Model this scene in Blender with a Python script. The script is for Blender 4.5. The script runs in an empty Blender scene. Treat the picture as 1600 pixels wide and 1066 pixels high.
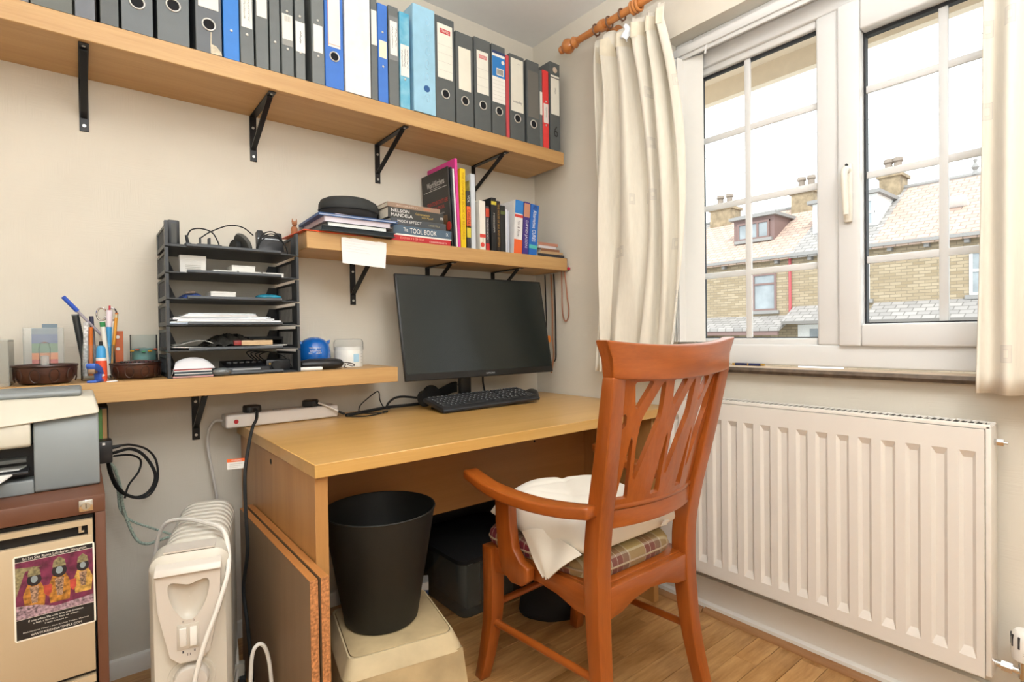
import bpy, bmesh, math, random
from mathutils import Vector, Matrix
random.seed(11)
S = bpy.context.scene
COL = S.collection
PI = math.pi

# ---------------------------------------------------------------- camera
cd = bpy.data.cameras.new('camera')
cd.sensor_width = 36.0
cd.lens = 836.1 * 36.0 / 1600.0
cd.clip_start = 0.02
cd.clip_end = 300
cam = bpy.data.objects.new('camera', cd)
COL.objects.link(cam)
_r = Vector((0.77785739, -0.62828321, -0.01407453))
_u = Vector((0.01938427, 0.00160171, 0.99981082))
_f = Vector((0.62814181, 0.77798306, -0.01342471))
cam.matrix_world = Matrix(((_r.x, _u.x, -_f.x, -1.7872), (_r.y, _u.y, -_f.y, -2.0161), (_r.z, _u.z, -_f.z, 1.0248), (0, 0, 0, 1)))
S.camera = cam

# ---------------------------------------------------------------- world, sun, lights, exposure
w = bpy.data.worlds.new('sky')
S.world = w
w.use_nodes = True
bg = w.node_tree.nodes['Background']
bg.inputs[0].default_value = (0.93, 0.97, 1.0, 1)
bg.inputs[1].default_value = 1.9


def light(name, kind, loc, energy, col=(1, 1, 1), size=0.1, rot=None, sy=None):
    l = bpy.data.lights.new(name, kind)
    l.energy = energy
    l.color = col
    if kind == 'AREA':
        l.size = size
        if sy:
            l.shape = 'RECTANGLE'
            l.size_y = sy
    elif kind == 'SUN':
        l.angle = size
    else:
        l.shadow_soft_size = size
    o = bpy.data.objects.new(name, l)
    o.location = loc
    if rot:
        o.rotation_euler = rot
    COL.objects.link(o)
    return o


sun = light('sun', 'SUN', (-10, -12, 20), 1.7, (1, 0.96, 0.9), 0.01)
sun.rotation_euler = Vector((0.62, 0.42, -0.66)).to_track_quat('-Z', 'Y').to_euler()
# the photographer's flash, held just above the lens
light('camera_flash', 'POINT', (-1.83, -2.06, 1.33), 7.5, (0.95, 0.98, 1.0), 0.09)
# a second flash head beside it, turned up to bounce off the ceiling
bf = light('bounce_flash', 'SPOT', (-1.75, -2.2, 1.35), 262, (0.965, 0.975, 0.985), 0.06)
bf.data.spot_size = math.radians(125)
bf.data.spot_blend = 0.6
bf.rotation_euler = Vector((0.18, 0.12, 1)).to_track_quat('-Z', 'Y').to_euler()
# unseen fill lamp added to brighten the room (its fitting is built below)
light('ceiling_fill', 'POINT', (-1.25, -2.35, 2.05), 16, (0.94, 0.97, 1.0), 0.2)

S.view_settings.view_transform = 'Standard'
S.view_settings.look = 'None'
S.view_settings.gamma = 1.0
S.view_settings.use_curve_mapping = False
S.view_settings.exposure = 0.56


# ---------------------------------------------------------------- materials
def lin(h):
    h = h.lstrip('#')
    c = [int(h[i:i + 2], 16) / 255 for i in (0, 2, 4)]
    return tuple(x / 12.92 if x <= 0.04045 else ((x + 0.055) / 1.055) ** 2.4 for x in c) + (1,)


MATS = {}


def nd(nt, t, **kw):
    n = nt.nodes.new(t)
    for k, v in kw.items():
        setattr(n, k, v)
    return n


def mat(name, col, rough=0.5, metal=0.0, var=0.06, vscale=30.0, bump=0.0, bscale=200.0, spec=0.5, stretch=(1, 1, 1), coat=0.0, emit=0.0, alpha=1.0, sheen=0.0):
    """plain material: colour with slight noise variation and fine relief"""
    if name in MATS:
        return MATS[name]
    m = bpy.data.materials.new(name)
    m.use_nodes = True
    nt = m.node_tree
    b = nt.nodes['Principled BSDF']
    b.inputs['Roughness'].default_value = rough
    b.inputs['Metallic'].default_value = metal
    b.inputs['Specular IOR Level'].default_value = spec
    b.inputs['Coat Weight'].default_value = coat
    b.inputs['Sheen Weight'].default_value = sheen
    c = lin(col) if isinstance(col, str) else tuple(col) + (1,)
    b.inputs['Base Color'].default_value = c
    if var or bump:
        tc = nd(nt, 'ShaderNodeTexCoord')
        mp = nd(nt, 'ShaderNodeMapping')
        mp.inputs['Scale'].default_value = stretch
        nt.links.new(tc.outputs['Object'], mp.inputs['Vector'])
    if var:
        n = nd(nt, 'ShaderNodeTexNoise')
        n.inputs['Scale'].default_value = vscale
        n.inputs['Detail'].default_value = 4
        nt.links.new(mp.outputs[0], n.inputs['Vector'])
        r = nd(nt, 'ShaderNodeValToRGB')
        r.color_ramp.elements[0].position = 0.3
        r.color_ramp.elements[1].position = 0.7
        r.color_ramp.elements[0].color = tuple(x * (1 - var) for x in c[:3]) + (1,)
        r.color_ramp.elements[1].color = tuple(min(1, x * (1 + var)) for x in c[:3]) + (1,)
        nt.links.new(n.outputs['Fac'], r.inputs[0])
        nt.links.new(r.outputs[0], b.inputs['Base Color'])
    if bump:
        n2 = nd(nt, 'ShaderNodeTexNoise')
        n2.inputs['Scale'].default_value = bscale
        n2.inputs['Detail'].default_value = 3
        nt.links.new(mp.outputs[0], n2.inputs['Vector'])
        bp = nd(nt, 'ShaderNodeBump')
        bp.inputs['Strength'].default_value = bump
        bp.inputs['Distance'].default_value = 0.002
        nt.links.new(n2.outputs['Fac'], bp.inputs['Height'])
        nt.links.new(bp.outputs[0], b.inputs['Normal'])
    if emit:
        b.inputs['Emission Color'].default_value = c
        b.inputs['Emission Strength'].default_value = emit
    MATS[name] = m
    return m


def wood(name, c1, c2, axis='x', scale=18.0, rough=0.4, stretch=14.0, bump=0.05, ring=0.35, coat=0.0, rnd=0.0, fine=260.0):
    """grain drawn out along one axis of the object"""
    if name in MATS:
        return MATS[name]
    m = bpy.data.materials.new(name)
    m.use_nodes = True
    nt = m.node_tree
    b = nt.nodes['Principled BSDF']
    b.inputs['Roughness'].default_value = rough
    b.inputs['Coat Weight'].default_value = coat
    b.inputs['Coat Roughness'].default_value = 0.2
    tc = nd(nt, 'ShaderNodeTexCoord')
    mp = nd(nt, 'ShaderNodeMapping')
    sc = [1, 1, 1]
    sc['xyz'.index(axis)] = 1.0 / stretch
    mp.inputs['Scale'].default_value = sc
    if rnd:
        oi = nd(nt, 'ShaderNodeObjectInfo')
        ml = nd(nt, 'ShaderNodeMath', operation='MULTIPLY')
        ml.inputs[1].default_value = 37.0
        nt.links.new(oi.outputs['Random'], ml.inputs[0])
        ad = nd(nt, 'ShaderNodeVectorMath', operation='ADD')
        nt.links.new(tc.outputs['Object'], ad.inputs[0])
        nt.links.new(ml.outputs[0], ad.inputs[1])
        nt.links.new(ad.outputs[0], mp.inputs['Vector'])
    else:
        nt.links.new(tc.outputs['Object'], mp.inputs['Vector'])
    n1 = nd(nt, 'ShaderNodeTexNoise')
    n1.inputs['Scale'].default_value = scale
    n1.inputs['Detail'].default_value = 5
    n1.inputs['Distortion'].default_value = 0.6
    n2 = nd(nt, 'ShaderNodeTexNoise')
    n2.inputs['Scale'].default_value = fine
    n2.inputs['Detail'].default_value = 2
    nt.links.new(mp.outputs[0], n1.inputs['Vector'])
    nt.links.new(mp.outputs[0], n2.inputs['Vector'])
    mx = nd(nt, 'ShaderNodeMath', operation='MULTIPLY_ADD')
    mx.inputs[1].default_value = ring
    nt.links.new(n2.outputs['Fac'], mx.inputs[0])
    nt.links.new(n1.outputs['Fac'], mx.inputs[2])
    r = nd(nt, 'ShaderNodeValToRGB')
    r.color_ramp.elements[0].position = 0.42
    r.color_ramp.elements[1].position = 0.95
    r.color_ramp.elements[0].color = lin(c2)
    r.color_ramp.elements[1].color = lin(c1)
    nt.links.new(mx.outputs[0], r.inputs[0])
    out = r.outputs[0]
    if rnd:
        hs = nd(nt, 'ShaderNodeHueSaturation')
        m2 = nd(nt, 'ShaderNodeMapRange')
        m2.inputs['To Min'].default_value = 1 - rnd
        m2.inputs['To Max'].default_value = 1 + rnd
        nt.links.new(oi.outputs['Random'], m2.inputs['Value'])
        nt.links.new(m2.outputs[0], hs.inputs['Value'])
        nt.links.new(out, hs.inputs['Color'])
        out = hs.outputs[0]
    nt.links.new(out, b.inputs['Base Color'])
    bp = nd(nt, 'ShaderNodeBump')
    bp.inputs['Strength'].default_value = bump
    bp.inputs['Distance'].default_value = 0.001
    nt.links.new(mx.outputs[0], bp.inputs['Height'])
    nt.links.new(bp.outputs[0], b.inputs['Normal'])
    MATS[name] = m
    return m


def glass(name, tint=(1, 1, 1), gloss=0.12, rough=0.02, opaque=0.0, ocol='#ffffff'):
    """thin clear sheet: mostly transmits, mirrors a little, may be a bit milky"""
    if name in MATS:
        return MATS[name]
    m = bpy.data.materials.new(name)
    m.use_nodes = True
    nt = m.node_tree
    nt.nodes.remove(nt.nodes['Principled BSDF'])
    out = nt.nodes['Material Output']
    t = nd(nt, 'ShaderNodeBsdfTransparent')
    t.inputs[0].default_value = tuple(tint) + (1,)
    g = nd(nt, 'ShaderNodeBsdfGlossy')
    g.inputs['Roughness'].default_value = rough
    fr = nd(nt, 'ShaderNodeLayerWeight')
    fr.inputs[0].default_value = gloss
    mx = nd(nt, 'ShaderNodeMixShader')
    nt.links.new(fr.outputs['Fresnel'], mx.inputs[0])
    nt.links.new(t.outputs[0], mx.inputs[1])
    nt.links.new(g.outputs[0], mx.inputs[2])
    last = mx
    if opaque:
        d = nd(nt, 'ShaderNodeBsdfDiffuse')
        d.inputs[0].default_value = lin(ocol)
        m2 = nd(nt, 'ShaderNodeMixShader')
        m2.inputs[0].default_value = opaque
        nt.links.new(last.outputs[0], m2.inputs[1])
        nt.links.new(d.outputs[0], m2.inputs[2])
        last = m2
    nt.links.new(last.outputs[0], out.inputs[0])
    MATS[name] = m
    return m


# ---------------------------------------------------------------- mesh builder
def catmull(pts, n=6, closed=False):
    P = [Vector(p) for p in pts]
    if len(P) < 3:
        return P
    out = []
    N = len(P)
    rng = range(N if closed else N - 1)
    for i in rng:
        if closed:
            a, b, c, d = P[(i - 1) % N], P[i], P[(i + 1) % N], P[(i + 2) % N]
        else:
            b, c = P[i], P[i + 1]
            a = P[i - 1] if i else b * 2 - c
            d = P[i + 2] if i + 2 < N else c * 2 - b
        for k in range(n):
            t = k / n
            out.append(0.5 * ((2 * b) + (c - a) * t + (2 * a - 5 * b + 4 * c - d) * t * t + (3 * b - a - 3 * c + d) * t ** 3))
    if not closed:
        out.append(P[-1])
    return out


class B:
    def __init__(s):
        s.bm = bmesh.new()

    def face(s, vs):
        try:
            return s.bm.faces.new(vs)
        except ValueError:
            return None

    def verts(s, pts, M=None):
        return [s.bm.verts.new(M @ Vector(p) if M else Vector(p)) for p in pts]

    def box(s, x0, x1, y0, y1, z0, z1, M=None):
        v = s.verts([(x, y, z) for z in (z0, z1) for y in (y0, y1) for x in (x0, x1)], M)
        for f in ((0, 2, 3, 1), (4, 5, 7, 6), (0, 1, 5, 4), (2, 6, 7, 3), (0, 4, 6, 2), (1, 3, 7, 5)):
            s.face([v[i] for i in f])
        return s

    def hexa(s, lo, hi):
        """box between two quads (each four points in the same order)"""
        a = s.verts(lo)
        b = s.verts(hi)
        s.face(a[::-1])
        s.face(b)
        for i in range(4):
            j = (i + 1) % 4
            s.face([a[i], a[j], b[j], b[i]])
        return s

    def loft(s, rings, cap=True, closed=True):
        R = [s.verts(r) for r in rings]
        n = len(R[0])
        for a, b in zip(R, R[1:]):
            for i in range(n if closed else n - 1):
                j = (i + 1) % n
                s.face([a[i], a[j], b[j], b[i]])
        if cap:
            s.face(R[0][::-1])
            s.face(R[-1])
        return s

    def cyl(s, a, b, r0, r1=None, n=16, cap=True):
        r1 = r0 if r1 is None else r1
        a, b = Vector(a), Vector(b)
        d = (b - a).normalized()
        u = d.orthogonal().normalized()
        v = d.cross(u)
        ang = [2 * PI * i / n for i in range(n)]
        return s.loft([[a + (u * math.cos(t) + v * math.sin(t)) * r0 for t in ang], [b + (u * math.cos(t) + v * math.sin(t)) * r1 for t in ang]], cap)

    def tube(s, pts, r, n=8, closed=False, cap=True):
        P = [Vector(p) for p in pts]
        N = len(P)
        rings = []
        prev = None
        for i in range(N):
            if closed:
                d = P[(i + 1) % N] - P[i - 1]
            else:
                d = P[min(i + 1, N - 1)] - P[max(i - 1, 0)]
            if d.length < 1e-9:
                d = Vector((0, 0, 1))
            d.normalize()
            if prev is None:
                u = d.orthogonal().normalized()
            else:
                u = prev - d * prev.dot(d)
                u = u.normalized() if u.length > 1e-6 else d.orthogonal().normalized()
            prev = u
            v = d.cross(u)
            rr = r(i / max(1, N - 1)) if callable(r) else r
            rings.append([P[i] + (u * math.cos(2 * PI * k / n) + v * math.sin(2 * PI * k / n)) * rr for k in range(n)])
        if closed:
            rings.append(rings[0])
            s.loft(rings, False)
            bmesh.ops.remove_doubles(s.bm, verts=s.bm.verts[:], dist=1e-6)
        else:
            s.loft(rings, cap)
        return s

    def lathe(s, prof, n=32, M=None, cap=True):
        rings = []
        for r, z in prof:
            rings.append([(max(r, 1e-5) * math.cos(2 * PI * k / n), max(r, 1e-5) * math.sin(2 * PI * k / n), z) for k in range(n)])
        if M:
            rings = [[M @ Vector(p) for p in q] for q in rings]
        return s.loft(rings, cap)

    def prism(s, poly, ax, a, b, M=None):
        """2-D outline extruded along ax from a to b; poly gives the other two coordinates in xyz order"""
        i = 'xyz'.index(ax)

        def mk(p, t):
            q = list(p)
            q.insert(i, t)
            return M @ Vector(q) if M else Vector(q)
        return s.loft([[mk(p, a) for p in poly], [mk(p, b) for p in poly]])

    def grid(s, fn, nu, nv):
        V = [[s.bm.verts.new(Vector(fn(i / nu, j / nv))) for j in range(nv + 1)] for i in range(nu + 1)]
        for i in range(nu):
            for j in range(nv):
                s.face([V[i][j], V[i + 1][j], V[i + 1][j + 1], V[i][j + 1]])
        return s

    def sphere(s, c, r, n=12, m=8, sc=(1, 1, 1)):
        c = Vector(c)
        rings = []
        for j in range(m + 1):
            t = PI * j / m
            rr = max(math.sin(t), 1e-4)
            rings.append([c + Vector((rr * math.cos(2 * PI * k / n) * r * sc[0], rr * math.sin(2 * PI * k / n) * r * sc[1], -math.cos(t) * r * sc[2])) for k in range(n)])
        return s.loft(rings)

    def ob(s, name, m, parent=None, bevel=0.0, seg=2, smooth=38, solid=0.0, loc=None, rot=None):
        bm = s.bm
        bmesh.ops.recalc_face_normals(bm, faces=bm.faces[:])
        if bevel:
            es = [e for e in bm.edges if len(e.link_faces) == 2 and e.calc_face_angle(0) > 0.6]
            if es:
                bmesh.ops.bevel(bm, geom=es, offset=bevel, segments=seg, affect='EDGES', profile=0.5, clamp_overlap=True)
        if smooth:
            lim = math.radians(smooth)
            for f in bm.faces:
                f.smooth = True
            for e in bm.edges:
                e.smooth = len(e.link_faces) == 2 and e.calc_face_angle(0) < lim
        me = bpy.data.meshes.new(name)
        bm.to_mesh(me)
        bm.free()
        for x in (m if isinstance(m, (list, tuple)) else [m]):
            me.materials.append(x)
        o = bpy.data.objects.new(name, me)
        COL.objects.link(o)
        if parent:
            o.parent = parent
        if loc:
            o.location = loc
        if rot:
            o.rotation_euler = rot
        if solid:
            md = o.modifiers.new('solid', 'SOLIDIFY')
            md.thickness = solid
            md.offset = 0
        return o


def tag(o, label, cat, group=None, kind=None):
    o['label'] = label
    o['category'] = cat
    if group:
        o['group'] = group
    if kind:
        o['kind'] = kind
    return o


def thing(name, label, cat, loc=(0, 0, 0), rz=0.0, group=None, rot=None):
    o = bpy.data.objects.new(name, None)
    o.empty_display_size = 0.05
    COL.objects.link(o)
    o.location = loc
    o.rotation_euler = rot if rot else (0, 0, rz)
    return tag(o, label, cat, group)


def struct(o):
    o['kind'] = 'structure'
    return o


def setting(name):
    o = bpy.data.objects.new(name, None)
    COL.objects.link(o)
    o['kind'] = 'structure'
    return o


TXT = {}


def text_bm(s):
    if s in TXT:
        return TXT[s]
    c = bpy.data.curves.new('t', 'FONT')
    c.body = s
    c.size = 1
    c.resolution_u = 2
    o = bpy.data.objects.new('t', c)
    COL.objects.link(o)
    bpy.context.view_layer.update()
    me = bpy.data.meshes.new_from_object(o.evaluated_get(bpy.context.evaluated_depsgraph_get()))
    bpy.data.objects.remove(o)
    bpy.data.curves.remove(c)
    vs = [v.co.copy() for v in me.vertices]
    x0, x1 = min(v.x for v in vs), max(v.x for v in vs)
    y0, y1 = min(v.y for v in vs), max(v.y for v in vs)
    TXT[s] = (me, x0, x1, y0, y1)
    return TXT[s]


def lettering(s, parent, m, o, right, up, w_, h_=None, name='lettering', align='c'):
    """flat raised letters: o = middle of the line, right/up = directions, w_ = width, h_ = height (free if None)"""
    me0, x0, x1, y0, y1 = text_bm(s)
    me = me0.copy()
    right = Vector(right).normalized()
    up = Vector(up).normalized()
    sx = w_ / (x1 - x0)
    sy = h_ / (y1 - y0) if h_ else sx
    o = Vector(o)
    for v in me.vertices:
        v.co = o + right * ((v.co.x - (x0 + x1) / 2) * sx) + up * ((v.co.y - (y0 + y1) / 2) * sy)
    me.materials.clear()
    me.materials.append(m)
    ob = bpy.data.objects.new(name, me)
    COL.objects.link(ob)
    ob.parent = parent
    return ob
# ================================================================= ROOM SHELL
XL, YR, H = -2.95, -3.35, 2.452
M_wall = None


def wallpaper(name, col):
    m = mat(name, col, rough=0.75, var=0.025, vscale=6.0, spec=0.25)
    nt = m.node_tree
    b = nt.nodes['Principled BSDF']
    tc = nd(nt, 'ShaderNodeTexCoord')
    vo = nd(nt, 'ShaderNodeTexVoronoi', distance='CHEBYCHEV')
    vo.inputs['Scale'].default_value = 16
    nt.links.new(tc.outputs['Object'], vo.inputs['Vector'])
    res = []
    for st in ((6, 6, 110), (110, 110, 6)):
        mp = nd(nt, 'ShaderNodeMapping')
        mp.inputs['Scale'].default_value = st
        nt.links.new(tc.outputs['Object'], mp.inputs['Vector'])
        n = nd(nt, 'ShaderNodeTexNoise')
        n.inputs['Scale'].default_value = 2.2
        n.inputs['Detail'].default_value = 2
        nt.links.new(mp.outputs[0], n.inputs['Vector'])
        res.append(n)
    sp = nd(nt, 'ShaderNodeSeparateColor')
    nt.links.new(vo.outputs['Color'], sp.inputs[0])
    gt = nd(nt, 'ShaderNodeMath', operation='GREATER_THAN')
    gt.inputs[1].default_value = 0.5
    nt.links.new(sp.outputs[0], gt.inputs[0])
    mx = nd(nt, 'ShaderNodeMix', data_type='FLOAT')
    nt.links.new(gt.outputs[0], mx.inputs[0])
    nt.links.new(res[0].outputs['Fac'], mx.inputs[2])
    nt.links.new(res[1].outputs['Fac'], mx.inputs[3])
    bp = nd(nt, 'ShaderNodeBump')
    bp.inputs['Strength'].default_value = 0.35
    bp.inputs['Distance'].default_value = 0.0015
    nt.links.new(mx.outputs[0], bp.inputs['Height'])
    nt.links.new(bp.outputs[0], b.inputs['Normal'])
    return m


W_PAPER = wallpaper('textured_wallpaper', '#dcd5c7')
W_PLAIN = wallpaper('rear_wallpaper', '#ddd6c8')
CEIL = mat('ceiling_paint', '#e3e3e1', 0.85, bump=0.25, bscale=14, var=0.01)
WHITE = mat('white_gloss_paint', '#e9e6df', 0.35, var=0.01)
UPVC = mat('white_upvc', '#dedddb', 0.28, var=0.0)

fl = setting('floor')
PLANK = wood('oak_laminate', '#c89a63', '#93632f', 'x', scale=22, rough=0.36, stretch=7, ring=0.45, rnd=0.1, fine=150)
B().box(XL, 0, YR, 0, -0.06, -0.006).ob('subfloor', mat('subfloor', '#6b5038', 0.8), fl)
yy = 0.0
row = 0
while yy > YR + 0.01:
    y1 = max(yy - 0.0715, YR)
    x = XL - (row * 0.213) % 0.56
    while x < 0:
        a, b_ = max(x, XL), min(x + 0.56, 0)
        if b_ - a > 0.02:
            o = B().box(-(b_ - a) / 2, (b_ - a) / 2, y1 - yy + 0.0006, -0.0006, -0.006, 0).ob('plank', PLANK, fl, bevel=0.0006, seg=1)
            o.location = ((a + b_) / 2, yy, 0)
        x += 0.56
    yy = y1
    row += 1

struct(B().box(XL - 0.12, 0.3, 0, 0.12, -0.06, H).ob('wall_back', W_PAPER))
struct(B().box(XL - 0.12, XL, YR, 0, -0.06, H).ob('wall_left', W_PLAIN))
struct(B().box(XL - 0.12, 0.3, YR - 0.12, YR, -0.06, H).ob('wall_rear', W_PLAIN))
struct(B().box(XL - 0.12, 0.3, YR - 0.12, 0.12, H, H + 0.1).ob('ceiling', CEIL))
# window wall with its opening
WY0, WY1, WZ0, WZ1 = -1.97, -0.775, 0.88, 2.15
wr = B()
wr.box(0, 0.26, WY1, 0, -0.06, H).box(0, 0.26, YR, WY0, -0.06, H).box(0, 0.26, WY0, WY1, -0.06, WZ0).box(0, 0.26, WY0, WY1, WZ1, H)
struct(wr.ob('wall_right', W_PAPER))
# skirting boards
sk = B()
sk.prism([(0, 0), (-0.016, 0), (-0.016, 0.042), (-0.011, 0.052), (0, 0.055)], 'x', XL, -0.02)
struct(sk.ob('baseboard_back', WHITE))
sk = B()
sk.prism([(-0.001, 0), (-0.03, 0), (-0.03, 0.03), (-0.019, 0.037), (-0.019, 0.09), (-0.012, 0.118), (-0.001, 0.122)], 'y', YR, -0.001)
struct(sk.ob('baseboard_right', WHITE))
qd = B()
qd.prism([(-0.03, 0.0), (-0.046, 0.0), (-0.046, 0.006), (-0.041, 0.014), (-0.03, 0.019)], 'y', YR, -0.94)
struct(qd.ob('trim_1', wood('oak_bead', '#b98d63', '#93663f', 'y', rough=0.4)))
qd = B()
qd.prism([(-0.03, 0.0), (-0.05, 0.0), (-0.05, 0.005), (-0.043, 0.012), (-0.03, 0.016)], 'y', -0.935, -0.002)
struct(qd.ob('trim_2', wood('oak_bead', '#b98d63', '#93663f', 'y', rough=0.4)))

# ================================================================= WINDOW
win = setting('window_1')
FX0, FX1 = 0.065, 0.135


def ring_frame(b, y0, y1, z0, z1, wl, wr_, wb, wt, x0, x1):
    """picture-frame of four bars; y0<y1"""
    b.box(x0, x1, y0, y0 + wr_, z0, z1).box(x0, x1, y1 - wl, y1, z0, z1)
    b.box(x0, x1, y0 + wr_, y1 - wl, z0, z0 + wb).box(x0, x1, y0 + wr_, y1 - wl, z1 - wt, z1)
    return b


b = B()
ring_frame(b, WY0, WY1, 0.905, WZ1, 0.075, 0.075, 0.07, 0.13, FX0, FX1)
b.box(FX0, FX1, -1.357, -1.292, 0.9745, 2.0205)
b.ob('outer_frame', UPVC, win, bevel=0.006, seg=3)
# fixed light bead on the left
b = B()
ring_frame(b, -1.297, -0.845, 0.97, 2.025, 0.028, 0.01, 0.027, 0.028, 0.078, 0.11)
b.ob('glazing_bead', UPVC, win, bevel=0.008, seg=3)
# opening casement on the right
b = B()
ring_frame(b, -1.897, -1.3575, 0.972, 2.022, 0.062, 0.062, 0.068, 0.099, 0.05, 0.12)
b.ob('casement', UPVC, win, bevel=0.007, seg=3)
GASK = mat('black_gasket', '#26272a', 0.6, var=0)
b = B()
ring_frame(b, -1.29, -0.873, 0.997, 1.998, 0.004, 0.004, 0.004, 0.011, 0.094, 0.106)
b.ob('gasket', GASK, win)
b = B()
ring_frame(b, -1.836, -1.418, 1.04, 1.924, 0.007, 0.004, 0.004, 0.011, 0.085, 0.106)
b.ob('gasket', GASK, win)
PANE = glass('window_glass', (0.97, 0.985, 0.98), 0.06)
B().box(0.1, 0.104, -1.288, -0.875, 0.999, 1.996).ob('pane', PANE, win)
B().box(0.1, 0.104, -1.834, -1.42, 1.042, 1.922).ob('pane', PANE, win)
for (ya, yb, za, zb, yv) in ((-1.288, -0.875, 0.999, 1.996, -1.053), (-1.834, -1.42, 1.042, 1.922, -1.612)):
    B().box(0.088, 0.099, yv - 0.011, yv + 0.011, za, zb).ob('glazing_bar', UPVC, win, bevel=0.003)
    for z in (1.235, 1.493, 1.752):
        B().box(0.089, 0.0985, ya, yb, z - 0.011, z + 0.011).ob('glazing_bar', UPVC, win, bevel=0.003)
hb = B().box(0.036, 0.05, -1.402, -1.378, 1.35, 1.53).ob('handle_plate', mat('cream_handle', '#e6e0d2', 0.35, var=0), win, bevel=0.006)
hd = B()
hd.tube(catmull([(0.045, -1.39, 1.505), (0.022, -1.39, 1.508), (0.012, -1.39, 1.49), (0.012, -1.391, 1.44), (0.016, -1.393, 1.37)], 6), lambda t: 0.011 - 0.003 * t, 10)
hd.ob('handle', MATS['cream_handle'], win)
B().cyl((0.034, -1.39, 1.523), (0.030, -1.39, 1.523), 0.004, n=12).ob('handle_lock', GASK, win)
# sill: pale tiled top with a dark rounded nosing
B().box(-0.026, 0.07, WY0, WY1, 0.885, 0.9).ob('sill_top', mat('sill_stone', '#cdb79e', 0.6, var=0.12, vscale=14, stretch=(1, 0.4, 1)), win)
b = B()
b.prism([(-0.026, 0.879), (-0.036, 0.881), (-0.042, 0.89), (-0.036, 0.899), (-0.026, 0.9)], 'y', WY0 + 0.0, WY1)
b.ob('sill_nosing', mat('dark_sill_edge', '#5a4a3a', 0.5, var=0.45, vscale=45, bump=0.4, bscale=90), win)

# own eaves outside the window
ev = setting('eaves')
B().box(0.26, 0.56, -5, 3, 2.19, 2.21).ob('soffit', mat('soffit_board', '#efe0cd', 0.6, var=0.03), ev)
B().box(0.56, 0.6, -5, 3, 2.105, 2.3).ob('fascia', MATS['soffit_board'], ev)

# ================================================================= STREET OPPOSITE
D = 18.0
struct(B().box(0.26, 60, -40, 60, -1.9, -1.8).ob('ground', mat('street_tarmac', '#a5a39c', 0.9)))


def stone_mat():
    m = mat('buff_stone', '#c2a274', 0.9, var=0.12, vscale=3)
    nt = m.node_tree
    b = nt.nodes['Principled BSDF']
    tc = nd(nt, 'ShaderNodeTexCoord')
    sp = nd(nt, 'ShaderNodeSeparateXYZ')
    cb = nd(nt, 'ShaderNodeCombineXYZ')
    nt.links.new(tc.outputs['Object'], sp.inputs[0])
    nt.links.new(sp.outputs['Y'], cb.inputs['X'])
    nt.links.new(sp.outputs['Z'], cb.inputs['Y'])
    br = nd(nt, 'ShaderNodeTexBrick')
    br.inputs['Scale'].default_value = 1
    br.inputs['Brick Width'].default_value = 0.3
    br.inputs['Row Height'].default_value = 0.095
    br.inputs['Mortar Size'].default_value = 0.012
    br.inputs['Color1'].default_value = lin('#ab9c84')
    br.inputs['Color2'].default_value = lin('#928269')
    br.inputs['Mortar'].default_value = lin('#877b68')
    nt.links.new(cb.outputs[0], br.inputs['Vector'])
    nt.links.new(br.outputs['Color'], b.inputs['Base Color'])
    return m


def tile_mat(name, c1, c2, c3):
    m = mat(name, c1, 0.85, var=0.1)
    nt = m.node_tree
    b = nt.nodes['Principled BSDF']
    tc = nd(nt, 'ShaderNodeTexCoord')
    sp = nd(nt, 'ShaderNodeSeparateXYZ')
    cb = nd(nt, 'ShaderNodeCombineXYZ')
    nt.links.new(tc.outputs['Object'], sp.inputs[0])
    nt.links.new(sp.outputs['Y'], cb.inputs['X'])
    nt.links.new(sp.outputs['X'], cb.inputs['Y'])
    br = nd(nt, 'ShaderNodeTexBrick')
    br.inputs['Scale'].default_value = 1
    br.inputs['Brick Width'].default_value = 0.32
    br.inputs['Row Height'].default_value = 0.2
    br.inputs['Mortar Size'].default_value = 0.016
    br.inputs['Color1'].default_value = lin(c1)
    br.inputs['Color2'].default_value = lin(c2)
    br.inputs['Mortar'].default_value = lin(c3)
    nt.links.new(cb.outputs[0], br.inputs['Vector'])
    nt.links.new(br.outputs['Color'], b.inputs['Base Color'])
    return m


STONE = stone_mat()
TILE_A = tile_mat('pinkish_roof_tiles', '#c4aa98', '#b0978a', '#8d7c72')
TILE_G = tile_mat('grey_slates', '#a5a09c', '#918d8a', '#77736f')
LEAD = mat('lead_grey', '#8c8a88', 0.7)
OWHITE = mat('outside_white', '#e4e4e2', 0.5)
OBROWN = mat('outside_brown', '#7d6560', 0.6)
OGLASS = mat('dark_outside_glass', '#8d9498', 0.15, spec=0.6, var=0.25, vscale=1.5)
CHIM = mat('chimney_stone', '#94836a', 0.9, var=0.3, vscale=4)
POT = mat('chimney_pot', '#8b7f74', 0.9, var=0.2, vscale=5)


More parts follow.
